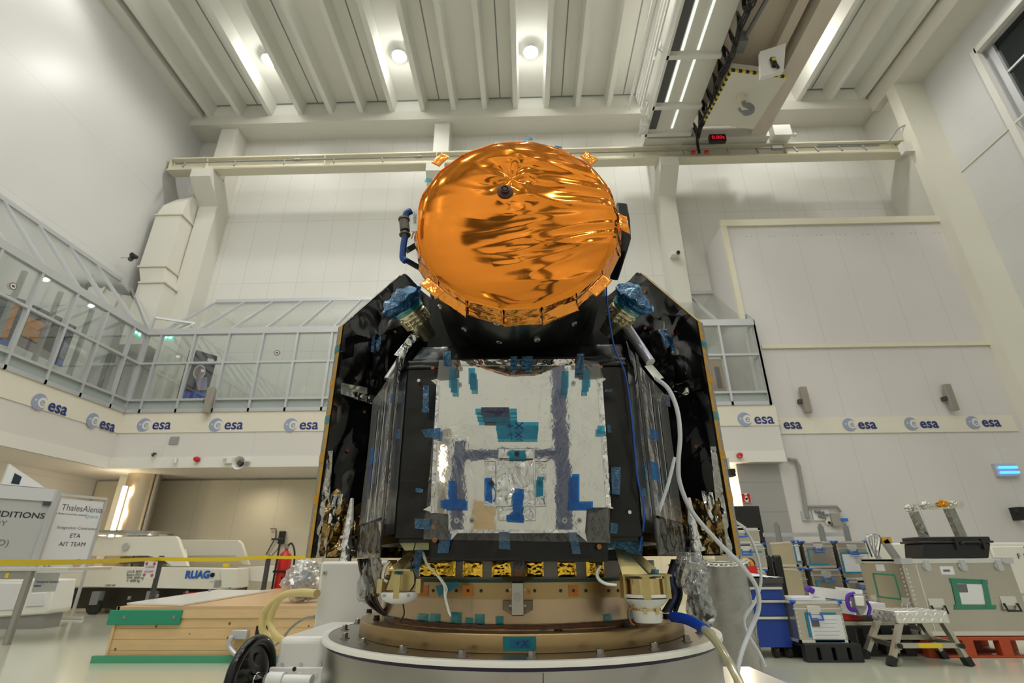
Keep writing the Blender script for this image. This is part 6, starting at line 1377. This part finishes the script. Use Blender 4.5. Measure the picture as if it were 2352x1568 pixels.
def cpatch(x0, x1, y0, y1, R_, m, nm, par, amp=0, n=12, th=.0008):
    a0, z1_ = ang(x0, y0, R_); a1, z0_ = ang(x1, y1, R_)
    if a0 > 0: a0 -= 2 * math.pi
    if a1 > 0: a1 -= 2 * math.pi
    def f(u, v):
        a = a0 + (a1 - a0) * u; e = min(1, 6 * min(u, 1 - u), 6 * min(v, 1 - v)); q = Vector((u * 3.2 + x0, v * 3.2, 0)); vd = noise.voronoi(q)[0]
        r_ = R_ + th + amp * e * (.4 + vd[1] - vd[0]); return Vector((XC + r_ * math.cos(a), YC + r_ * math.sin(a), z0_ + (z1_ - z0_) * v))
    return MB().grid(n, n, f, bool(amp)).build(nm, m, par, fixn=False)
for x0 in (880, 965, 1002, 1064, 1130, 1205, 1280, 1345): cpatch(x0, x0 + (44 if x0 > 890 else 30), 1286, 1325, .4445, gold, 'gold_foil_patch', S, .0055, 18)
c = at(1189, 1302, Y=1.445); 
MB().bx(c.x - .008, c.x + .012, c.y - .012, c.y + .005, c.z - .022, c.z + .018).build('wrapped_sensor', mat('copper_wires', (.22, .09, .04), .35, .6), S); MB().bx(c.x - .010, c.x + .013, c.y - .014, c.y - .0, c.z - .004, c.z + .011).build('sensor_tape', dblue_t, S)
# ---- antennas
br = goldan
aL = at(919, 1359, Y=1.40)
t_ = MB().lathe([(0, 0), (.0455, 0), (.0455, -.008), (.042, -.015), (.034, -.021), (.02, -.0255), (0, -.027)], aL, n=40).build('antenna', whited, S)
b = MB()
for dx in (-.048, .048): b.bx(aL.x + dx - .006, aL.x + dx + .006, aL.y - .02, aL.y + .02, aL.z - .002, aL.z + .03)
b.prism([(aL.x - .036, aL.y, aL.z + .004), (aL.x + .036, aL.y, aL.z + .004), (aL.x + .03, aL.y, aL.z + .05), (aL.x - .022, aL.y, aL.z + .05)], (0, .004, 0)).bx(aL.x - .006, aL.x + .008, aL.y - .046, aL.y - .04, aL.z - .012, aL.z + .04).bx(aL.x - .03, aL.x + .03, aL.y - .04, aL.y + .03, aL.z + .048, aL.z + .052)
b.build('antenna_bracket', br, t_)
for dx, dy in ((-.03, -.036), (.03, -.036)): MB().cyl(aL + Vector((dx, dy, -.006)), aL + Vector((dx, dy - .006, -.006)), .0035, n=8).build('screw', M['steel'], t_)
def plate(l, Y0, dY, m=br, nm='support_plate', th=.004):
    q = pxr(l, Y0); q = [q[i] + Vector((0, dY[i], 0)) for i in range(len(q))]; n_ = (q[1] - q[0]).cross(q[-1] - q[0]).normalized() * th; return MB().prism(q, n_).build(nm, m, S)
plate(((972, 1226), (980, 1228), (912, 1316), (890, 1308)), 1.40, (.08, .08, 0, 0)); plate(((1003, 1262), (1010, 1266), (938, 1316), (918, 1312)), 1.40, (.06, .06, 0, 0))
for l in (((906, 1230), (985, 1228), (985, 1262), (930, 1264)),): plate(l, 1.43, (0, 0, 0, 0), mat('yellow_chromate', (.62, .60, .33), .35, .6), 'mount_plate')
plate(((1395, 1226), (1452, 1226), (1450, 1258), (1397, 1262)), 1.43, (0, 0, 0, 0), mat('yellow_chromate2', (.62, .60, .33), .35, .6), 'mount_plate')
for x_ in (938, 958, 977, 1402, 1425, 1444): c = at(x_, 1237, Y=1.425); MB().cyl(c, c + Vector((0, -.003, 0)), .0042, n=10).build('screw', M['steel'], S)
plate(((1410, 1255), (1422, 1250), (1482, 1317), (1425, 1320)), 1.43, (0, 0, -.03, -.03)); plate(((1445, 1262), (1452, 1252), (1507, 1304), (1492, 1316)), 1.45, (.03, .03, 0, 0))
aR = at(1483, 1370, Y=1.43)
t_ = MB().lathe([(0, 0), (.059, 0), (.060, .004), (.058, .007), (0, .007)], aR, n=48).lathe([(.0, -.024), (.034, -.024), (.057, -.003), (0, -.003)], aR, n=48).lathe([(0, -.057), (.031, -.056), (.034, -.052), (.0355, -.030), (0, -.030)], aR, n=48).build('antenna', whited, S)
MB().lathe([(0, .007), (.051, .007), (.051, .042), (0, .042)], aR, n=48).lathe([(.0, -.031), (.034, -.031), (.034, -.023), (0, -.023)], aR, n=40).build('gold_can', mat('polished_gold', (.72, .56, .28), .16, 1), t_)
b = MB()
for a in (200, 262, 322, 20, 140, 80):
    a = math.radians(a); e_ = Vector((math.cos(a), math.sin(a), 0)); tn = Vector((-e_.y, e_.x, 0))
    b.obx(aR + e_ * .062 + Vector((0, 0, .024)), tn * .009, e_ * .003, (0, 0, .026)); b.obx(aR + e_ * .058 + Vector((0, 0, .049)), tn * .014, e_ * .012, (0, 0, .002))
b.lathe([(.045, .048), (.064, .048), (.064, .052), (.045, .052)], aR, n=48)
b.build('antenna_bracket', br, t_)
for dx in (-.012, .018): c = aR + Vector((dx, -.0335, -.030)); MB().bx(c.x - .004, c.x + .004, c.y - .004, c.y, c.z - .006, c.z + .006).build('clip', goldan, t_)
for l, Y_ in (((((1378, 1298), (1371, 1315), (1376, 1330), (1392, 1340), (1416, 1343))), 1.38), ((((895, 1288), (884, 1305), (880, 1328), (890, 1336))), 1.40)):
    MB().tube(spline(pxr(l, Y_)), .0045, 8).build('coax_lead', M['alubright'], S)
for l in (((1440, 1225), (1478, 1228), (1475, 1275), (1438, 1268)), ((1392, 1240), (1440, 1238), (1438, 1262), (1394, 1258)), ((955, 1262), (972, 1262), (962, 1312), (948, 1296)), ((1496, 1306), (1514, 1308), (1512, 1322), (1494, 1320)), ((906, 1305), (924, 1306), (922, 1320), (905, 1318)), ((945, 1308), (962, 1300), (972, 1290), (958, 1316))): tape(l, crt, 1.39, cr_=1)
for l, r_, m, Y_ in ((((968, 1260), (978, 1290), (1005, 1322), (1020, 1345), (1022, 1370), (1032, 1410)), .0028, M['whiteg'], 1.40), (((972, 1268), (985, 1300), (1010, 1325), (1026, 1350), (1024, 1372), (1035, 1415)), .0022, M['whiteg'], 1.40), (((953, 1240), (960, 1225), (945, 1290), (955, 1330), (942, 1358)), .0015, M['black'], 1.395), (((926, 1386), (928, 1410), (918, 1428)), .002, M['black'], 1.41), (((1455, 1388), (1445, 1405), (1448, 1425), (1457, 1436)), .002, washer, 1.40)):
    MB().tube(spline(pxr(l, Y_)), r_, 6).build('sensor_wire', m, S)
# cable bundles at both sides
cwm = mat('brown_wires', (.16, .08, .05), .35, .3, noise_amt=.5, noise_scale=40)
for k_ in range(26):
    dx, dy = random.uniform(-14, 14), random.uniform(-.03, .03)
    MB().tube(spline(pxr(((835 + dx, 1283), (840 + dx * .9, 1315), (850 + dx * .7, 1345), (853 + dx, 1378), (872 + dx * .6, 1402), (905 + dx * .4, 1425 + dx * .2)), 1.72 + dy), 5), .0028, 5).build('harness_wire', cwm if k_ % 4 else M['black'], S)
for k_ in range(14):
    dx, dy = random.uniform(-16, 16), random.uniform(-.03, .03)
    MB().tube(spline(pxr(((1560 + dx, 1285), (1548 + dx * .9, 1330), (1555 + dx * .7, 1365), (1538 + dx, 1405)), 1.70 + dy), 5), .0045, 5).build('harness_wire', M['black'] if k_ % 3 else mat('blue_wire', (.01, .06, .4), .3), S)
def bag(c, rx, ry, rz, seed, nm='protective_bag'): return crumple(c, rx, ry, rz, seed, 26, .35).build(nm, filmw, S)
bag(at(850, 1330, Y=1.72), .035, .035, .07, 2); bag(at(1585, 1310, Y=1.68), .05, .04, .05, 4); bag(at(1598, 1345, Y=1.62), .03, .03, .035, 9)
q0_, q1_ = at(1592, 1370, Y=1.60), at(1628, 1425, Y=1.58)
MB().tube([q0_, q0_.lerp(q1_, .5), q1_], [.020, .026, .018], 16).build('bagged_connector', mat('dark_connector', (.03, .03, .03), .3), S); crumple(q0_.lerp(q1_, .5), .036, .03, .05, 12, 26).build('protective_bag', filmw, S)
MB().cyl(q1_, q1_ + (q1_ - q0_).normalized() * .006, .017, n=20).build('connector_face', M['alubright'], S)
# ================================================================== ADAPTER RING
A = thing('adapter_ring', 'gold-coloured metal adapter ring with orange foil squares under the satellite', 'adapter ring', (XC, YC, .898))
MB().lathe([(.36, 0), (.512, 0), (.513, .003), (.513, .036), (.511, .039), (.36, .039)], (XC, YC, .898), n=160).build('lower_flange', brass, A)
MB().lathe([(.40, .039), (.449, .039), (.449, .112), (.40, .112)], (XC, YC, .898), n=160).build('cylinder', alod, A)
MB().lathe([(.40, .110), (.457, .110), (.457, .1485), (.40, .1485)], (XC, YC, .898), n=160).build('upper_band', brass, A)
hb_ = MB(); hb2 = []
for x_ in (995, 1048, 1075, 1105, 1165, 1228, 1288, 1317, 1346, 1398, 1420): 
    a, z = ang(x_, 1356, .4575); e_ = Vector((math.cos(a), math.sin(a), 0)); c = Vector((XC, YC, z)) + e_ * .457; MB().cyl(c, c + e_ * .0012, .0042, n=14).build('screw_hole', M['black'], A)
for x_ in (972, 1075, 1318): cpatch(x_ - 12, x_ + 11, 1343, 1369, .4572, mat('orange_square', (.62, .20, .02), .45), 'orange_square', A)
a, z = ang(1215, 1358, .458); cpatch(1209, 1221, 1352, 1365, .4572, mat('orange_square2', (.75, .35, .04), .45), 'orange_square', A)
pR = at(1213, 1361, Y=1.436); text('R', .008, pR, M['ink'], A, ext=.0003)
for x_, y_ in ((1072, 1431), (1099, 1443), (1282, 1444), (1438, 1436), (1530, 1416), (865, 1420), (848, 1405)):
    c = at(x_, y_, Z=.94); c.z = .937; MB().cyl(c, c + Vector((0, 0, .012)), .009, n=18).cyl(c, c + Vector((0, 0, .002)), .011, n=18).build('black_bolt', M['black'], A)
c = at(1189, 1376, Y=1.415)
MB().bx(c.x - .0145, c.x + .0145, 1.40, 1.445, c.z - .034, c.z + .038).build('clamp_block', M['steel'], A, bevel=.0015)
MB().cyl((c.x, 1.40, c.z + .006), (c.x, 1.392, c.z + .006), .0095, n=20).cyl((c.x, 1.392, c.z + .006), (c.x, 1.388, c.z + .006), .006, n=6, smooth=False).build('clamp_bolt', M['bolt'], A)
MB().prism([(c.x - .038, 1.425, c.z - .004), (c.x + .038, 1.425, c.z - .004), (c.x + .038, 1.425, c.z - .024), (c.x + .012, 1.41, c.z - .036), (c.x - .012, 1.41, c.z - .036), (c.x - .038, 1.425, c.z - .024)], (0, .03, 0)).build('clamp_shoe', mat('bronze_shoe', (.16, .12, .08), .35, .8), A)
MB().prism([(c.x - .045, 1.425, c.z + .05), (c.x + .045, 1.425, c.z + .05), (c.x + .022, 1.418, c.z + .040), (c.x - .022, 1.418, c.z + .040)], (0, .03, 0)).build('clamp_head', mat('bronze_head', (.30, .25, .16), .35, .8), A)
for dx in (-.018, .018):
    for dz in (-.014, .022): MB().cyl((c.x + dx, 1.408, c.z + dz), (c.x + dx, 1.412, c.z + dz), .003, n=8).build('screw', M['bolt'], A)
for x0, y0, x1, y1 in ((885, 1412, 905, 1430), (958, 1408, 980, 1430), (985, 1408, 1008, 1436), (1034, 1405, 1058, 1440), (1068, 1418, 1085, 1440), (1090, 1410, 1112, 1440), (1138, 1415, 1156, 1438), (1240, 1438, 1258, 1447), (1297, 1432, 1318, 1444), (1388, 1411, 1408, 1434), (1444, 1402, 1458, 1430)):
    cpatch(x0, x1, y0, y1, .452, teal_t, 'tape_strip', A, .004, 8)
q = pxr(((1000, 1345), (1050, 1335), (1056, 1345), (1008, 1370)), 1.425); sheet([q[3], q[2], q[1], q[0]], 8, 5, .006, 40).build('tape_strip', mat('solid_teal_tape', (.0, .13, .20), .35), A)
tt_ = mat('label_teal', (.0, .17, .20), .4)
cpatch(1155, 1232, 1461, 1494, .5135, tt_, 'label_tape', A); 
cpatch(1171, 1219, 1467, 1487, .5142, mat('label_blue', (.0, .12, .24), .4), 'label_tape', A)
text('+X', .019, at(1181, 1484, Y=1.3845), M['navy'], A, ext=.0004, shear=.2, scale_x=1.3)
wb_ = MB()
for k_ in range(6):
    pts = []
    for i in range(60):
        a = math.radians(212 + 108 * i / 59); r_ = .462 + .006 * noise.noise(Vector((i * .5, k_ * 3, 0))) + .0; pts.append((XC + r_ * math.cos(a), YC + r_ * math.sin(a), .942 + .004 * abs(noise.noise(Vector((i * .4, k_ * 5, 2)))) + .0015 * k_))
    wb_.tube(pts, .0014, 5)
wb_.build('thermocouple_wire', cwm, A)
# ================================================================== TURNTABLE
T = thing('turntable', 'large round steel turntable with white rim and hex bolts under the gold ring', 'turntable', (XC, YC, 0))
TZ = .897
MB().lathe([(0, 0), (.613, 0), (.613, -.004), (0, -.004)], (XC, YC, TZ), n=180).build('top_plate', M['steeld'], T)
MB().lathe([(.60, .001), (.6165, .001), (.6175, -.001), (.6175, -.011), (.60, -.011)], (XC, YC, TZ), n=180).build('rim', mat('chipped_white_rim', (.88, .87, .82), .35, noise_amt=.04, noise_scale=30), T)
MB().lathe([(.59, -.012), (.607, -.012), (.607, -.020), (.59, -.020)], (XC, YC, TZ), n=180).build('seal_ring', mat('violet_seal', (.02, .01, .05), .35), T)
MB().lathe([(.59, -.018), (.6045, -.018), (.606, -.022), (.606, -.14), (.60, -.17), (.58, -.185), (.5, -.19)], (XC, YC, TZ), n=180).build('drum', M['steel'], T)
c = at(1248, 1550, Y=1.294); MB().bx(c.x - .0008, c.x + .0008, 1.2935, 1.296, TZ - .17, TZ - .022).build('drum_joint', M['dgrey'], T)
for x_, y_ in ((821, 1431), (792, 1446), (792, 1466), (835, 1479), (925, 1497), (1061, 1507), (1221, 1510), (1378, 1505), (1502, 1490), (1578, 1472), (1608, 1453)):
    c = at(x_, y_, Z=TZ); MB().hexb((c.x, c.y, TZ), .0095, .0135).build('hex_bolt', M['bolt'], T)
# trolley carrying the turntable
D = thing('turntable_trolley', 'white steel trolley with column box and black hand wheel under the turntable', 'trolley', (XC, YC, 0))
b = MB().cyl((XC, YC, .30), (XC, YC, .70), .42, n=48).bx(-1.25, .9, 1.55, 2.6, .28, .44); b.build('base', tw, D, bevel=.01)
for x_ in (-1.1, .75):
    for y_ in (1.6, 2.45):
        MB().cyl((x_ - .03, y_, .1), (x_ + .03, y_, .1), .1, n=20).build('wheel', M['rubber'], D); MB().bx(x_ - .05, x_ + .05, y_ - .05, y_ + .05, .1, .3).build('wheel_fork', M['alud'], D)
R0, R1, R2, R3 = at(1656, 1530, Y=2.0), at(1722, 1531, Y=2.0), at(1816, 1569, Y=1.75), at(1640, 1600, Y=1.6)
zc_ = .74
MB().prism([at(1652, 1530, Z=zc_), at(1722, 1530, Z=zc_), at(1816, 1570, Z=zc_), at(1860, 1640, Z=zc_), at(1640, 1640, Z=zc_)], (0, 0, -.3)).build('side_cover', M['whiteg'], D, bevel=.004)
Yb = 2.35
cA, cB, cC = at(737, 1289, Y=Yb), at(830, 1289, Y=Yb), at(722, 1436, Y=Yb)
MB().prism([cA, cB + Vector((.1, 0, 0)), Vector((cB.x + .1, Yb, .44)), Vector((cC.x, Yb, .44))], (0, .28, 0)).build('column_box', M['whiteg'], D, bevel=.012)
c = at(746, 1316, Y=Yb); MB().bx(c.x - .008, c.x + .008, Yb - .004, Yb, c.z - .008, c.z + .008).build('latch', M['steel'], D); MB().cyl((c.x, Yb - .006, c.z), (c.x, Yb - .004, c.z), .003, n=8).build('latch_hole', M['black'], D)
Yh = 1.86
h0, h1, h2, h3 = at(640, 1462, Y=Yh), at(764, 1462, Y=Yh), at(764, 1620, Y=Yh), at(630, 1620, Y=Yh)
zt_h = at(660, 1462, Y=Yh).z
hx0 = at(638, 1480, Y=Yh).x
MB().bx(hx0, -.655, Yh, 2.3, .5, zt_h).build('gear_housing', M['whiteg'], D, bevel=.02)
pz_ = at(700, 1540, Y=Yh).z
MB().bx(hx0 - .01, -.64, Yh - .014, Yh, .5, pz_ + .012).build('cover_plate', M['whiteg'], D, bevel=.004)
for x_ in (648, 691, 735): c = at(x_, 1525, Y=Yh); MB().cyl(c, c + Vector((0, -.004, 0)), .0055, n=12).build('screw', M['alu'], D)
c = at(676, 1536, Y=Yh - .014); MB().cyl(c + Vector((0, .002, 0)), c + Vector((0, -.002, 0)), .006, n=14).build('threaded_hole', M['black'], D)
for x_, y_ in ((687, 1551), (722, 1551), (647, 1559)): c = at(x_, y_, Y=Yh - .014); MB().lathe([(0, -.003), (.009, -.003), (.010, 0), (0, 0)], c, n=20, axis='Y').build('screw', M['whiteg'], D); MB().cyl(c + Vector((0, -.004, 0)), c, .004, n=8).build('screw', M['alu'], D)
# hand wheel: axis roughly along -X
wc = at(576, 1560, Y=Yh - .04); ax = Vector((-1, .12, .0)).normalized(); hr = .105
a_ = ax.orthogonal().normalized(); b2 = ax.cross(a_)
wm_ = mat('glossy_black_wheel', (.006, .006, .007), .12)
W = MB()
for i in range(97): pass
rp = [wc + (a_ * math.cos(2 * math.pi * i / 72) + b2 * math.sin(2 * math.pi * i / 72)) * hr for i in range(73)]
W.tube(rp, .016, 14, cap=False)
def dish(u, v):
    th = 2 * math.pi * v; r_ = .02 + (hr - .02) * u; return wc + (a_ * math.cos(th) + b2 * math.sin(th)) * r_ + ax * (-.020 * (1 - u) ** 1 + .006 * math.sin(3 * th) * math.sin(math.pi * u))
W.grid(10, 72, dish, True)
hw = W.build('hand_wheel', wm_, D)
kc = wc + (b2 * .5 + a_ * .0) * hr; kk = wc + Vector((0, 0, .055)) - ax * .0
MB().cyl(kk - ax * .014, kk + ax * .012, .017, n=24).build('wheel_knob', M['black'], hw)
MB().cyl(wc - ax * .05, wc + ax * .012, .018, n=24).cyl(wc, wc + Vector((.012, 0, .012)) + ax * .02, .005, n=8).build('hub', M['chrome'], hw)
MB().cyl(wc - ax * .11, wc - ax * .06, .022, n=28).build('axle_collar', whited, hw)
MB().cyl(wc - ax * .2, wc - ax * .10, .016, n=24).build('axle', whited, hw)
# ================================================================== hoses and leads in front
def hose(name, label, cat, l, r_, m, Y=None, Ys=None, k_=8):
    P = [at(x_, y_, Y=Y if Y else Ys[i]) for i, (x_, y_) in enumerate(l)]
    o = MB().tube(spline(P, k_), r_, 10).build(name, m); return tag(o, label, cat)
hm_ = mat('cream_hose', (.66, .53, .22), .35)
hose('cream_hose', 'upper loop of cream hose running to the white column box', 'hose', ((728, 1363), (690, 1360), (650, 1368), (612, 1400), (602, 1440), (615, 1462), (640, 1464)), .016, hm_, Ys=(2.3, 2.4, 2.5, 2.6, 2.6, 2.6, 2.6))
hose('cream_hose', 'lower loop of cream hose curving down behind the white housing', 'hose', ((700, 1361), (655, 1366), (628, 1400), (622, 1435), (636, 1460), (665, 1478)), .014, hm_, Ys=(2.42, 2.5, 2.55, 2.55, 2.5, 2.45))
hose('grey_cable', 'thin grey cable leaving the white column box towards the crate', 'cable', ((724, 1415), (700, 1420), (670, 1440), (640, 1475), (600, 1500)), .006, M['grey'], Ys=(2.45, 2.6, 2.7, 2.75, 2.8))
wt_ = mat('milky_tube', (.72, .76, .84), .25)
hose('milky_tube', 'thick milky tube curving from the right strut down past the turntable', 'tube', ((1505, 867), (1535, 893), (1555, 940), (1562, 1000), (1558, 1060), (1562, 1110), (1590, 1175), (1650, 1245), (1705, 1300), (1738, 1350), (1742, 1400), (1722, 1450), (1700, 1510), (1690, 1575)), .0065,
     wt_, Ys=(1.48, 1.46, 1.45, 1.45, 1.47, 1.5, 1.55, 1.62, 1.68, 1.72, 1.75, 1.75, 1.72, 1.70))
hose('thin_tube', 'thin white tube looping from behind the right wing to the floor', 'tube', ((1662, 1060), (1680, 1180), (1712, 1215), (1738, 1270), (1748, 1330), (1735, 1380), (1710, 1420), (1718, 1455), (1745, 1500), (1758, 1530)), .005, wt_, Ys=(1.9, 1.95, 2, 2, 2, 2, 2, 2, 2, 2))
hose('thin_tube', 'thin milky tube behind the clear film on the right body side', 'tube', ((1550, 1050), (1535, 1110), (1515, 1170), (1512, 1190), (1505, 1165)), .005, wt_, Ys=(1.47, 1.47, 1.47, 1.47, 1.47))
hose('blue_lead', 'thin blue lead hanging down the front right of the satellite', 'cable', ((1392, 640), (1394, 690), (1402, 750), (1412, 800), (1436, 860), (1450, 950), (1458, 1030), (1465, 1100), (1478, 1160), (1478, 1210), (1468, 1265)), .0026,
     mat('blue_lead', (.01, .07, .40), .3), Ys=(1.36, 1.36, 1.37, 1.36, 1.34, 1.33, 1.33, 1.33, 1.34, 1.36, 1.38))
t = thing('clear_hose', 'clear yellowish hose with blue sleeve end crossing the turntable rim', 'hose', at(1545, 1418, Y=1.5))
MB().tube(spline([at(x_, y_, Y=q) for x_, y_, q in ((1543, 1416, 1.52), (1570, 1420, 1.49), (1595, 1430, 1.46), (1618, 1444, 1.42))]), .0125, 12).build('blue_sleeve', mat('blue_sleeve', (.01, .06, .48), .2), t)
MB().tube(spline([at(x_, y_, Y=q) for x_, y_, q in ((1612, 1440, 1.43), (1640, 1468, 1.39), (1668, 1510, 1.34), (1695, 1560, 1.3), (1712, 1610, 1.27))]), [.010] * 33, 12).build('hose', film_mat('hose_clear', (.80, .78, .60), .22, .15, 0, 5, body=.45, bodycol=(.55, .52, .33)), t)
t = thing('inspection_lamp', 'small black lamp with white glowing bulb beside the right solar wing', 'lamp', at(1680, 1090, Y=1.95))
MB().bx(*sorted((at(1672, 1080, Y=1.95).x, at(1684, 1080, Y=1.95).x)), 1.93, 1.97, at(1676, 1094, Y=1.95).z, at(1676, 1078, Y=1.95).z).build('housing', M['black'], t)
p = at(1685, 1088, Y=1.95); MB().cyl(p + Vector((-.004, 0, 0)), p + Vector((.008, 0, 0)), .006).build('bulb', mat('lamp_bulb', (1, 1, 1), .4, emit=(.9, .95, 1), emit_s=5), t)
MB().cyl(at(1669, 1052, Y=1.95), at(1673, 1078, Y=1.95), .007).build('clear_stem', M['alubright'], t)
# ================================================================== added behind the camera, only for the foils to reflect
def refl(x, y, Ym, Yo): p = at(x, y, Y=2 * Ym - Yo); return Vector((p.x, Yo, p.z))
g = thing('added_gantry', 'added blue steel gantry behind the camera, for the radiator foil to reflect', 'gantry', (0, -3, 0))
bm_ = mat('gantry_blue', (.035, .055, .16), .4)
pv = refl(1290, 1040, RY, -3.0); pl_ = refl(1062, 1040, RY, -3.0)
ztop = refl(1290, 835, RY, -3).z
MB().bx(pv.x - .085, pv.x + .085, -3.1, -2.95, 0, ztop).build('post', bm_, g)
MB().bx(pl_.x - .05, pv.x + .085, -3.1, -3.0, pv.z - .05, pv.z + .05).build('crossbeam', bm_, g)  # added frame, its bars show in the radiator mirror
MB().bx(pl_.x - .1, pl_.x + .03, -3.1, -2.95, 0, pv.z + .15).build('post', bm_, g)
q0, q1 = refl(1085, 1230, RY, -2.6), refl(1135, 1150, RY, -2.6)
tag(MB().bx(min(q0.x, q1.x), max(q0.x, q1.x), -2.9, -2.5, 0, q1.z).build('added_crate', wood), 'added pine crate behind the camera, for the radiator foil to reflect low down', 'crate')  # added to give the mirror a brown patch
q0, q1 = refl(1012, 1110, RY, -2.2), refl(1030, 1025, RY, -2.2)
t = thing('added_lamp_column', 'added slim column with vertical tube lamp behind the camera, for the radiator foil to reflect', 'lamp', (q0.x, -2.25, 0))
MB().bx(q0.x - .05, q0.x + .05, -2.35, -2.25, 0, q1.z + .2).build('post', M['steel'], t); MB().cyl((q0.x, -2.22, q0.z), (q0.x, -2.22, q1.z), .016, n=16).build('tube', wl, t)  # added lamp, its tube makes a white streak in the mirror
# rear wall: dark panels and a strip added to darken the orange foil by reflection
dw = mat('dark_panel_black', (.01, .012, .014), .2)
q0, q1 = refl(1062, 632, DY, YR + .05), refl(1168, 532, DY, YR + .05)
w4 = MB().bx(q0.x, q1.x, YR, YR + .06, q0.z, q1.z).build('added_dark_panel_1', dw, structure=True)
q0, q1 = refl(1095, 430, DY, YR + .05), refl(1190, 400, DY, YR + .05)
MB().bx(q0.x, q1.x, YR, YR + .06, q0.z, q1.z).build('added_dark_panel_2', dw, structure=True)
q0, q1 = refl(1246, 720, DY, YR + .05), refl(1284, 350, DY, YR + .05)
MB().bx(q0.x, q1.x, YR, YR + .06, q0.z, q1.z).build('trim_30', mat('dark_strip_bronze', (.10, .09, .07), .5), structure=True)  # added strip, reflects as a dark streak in the cover
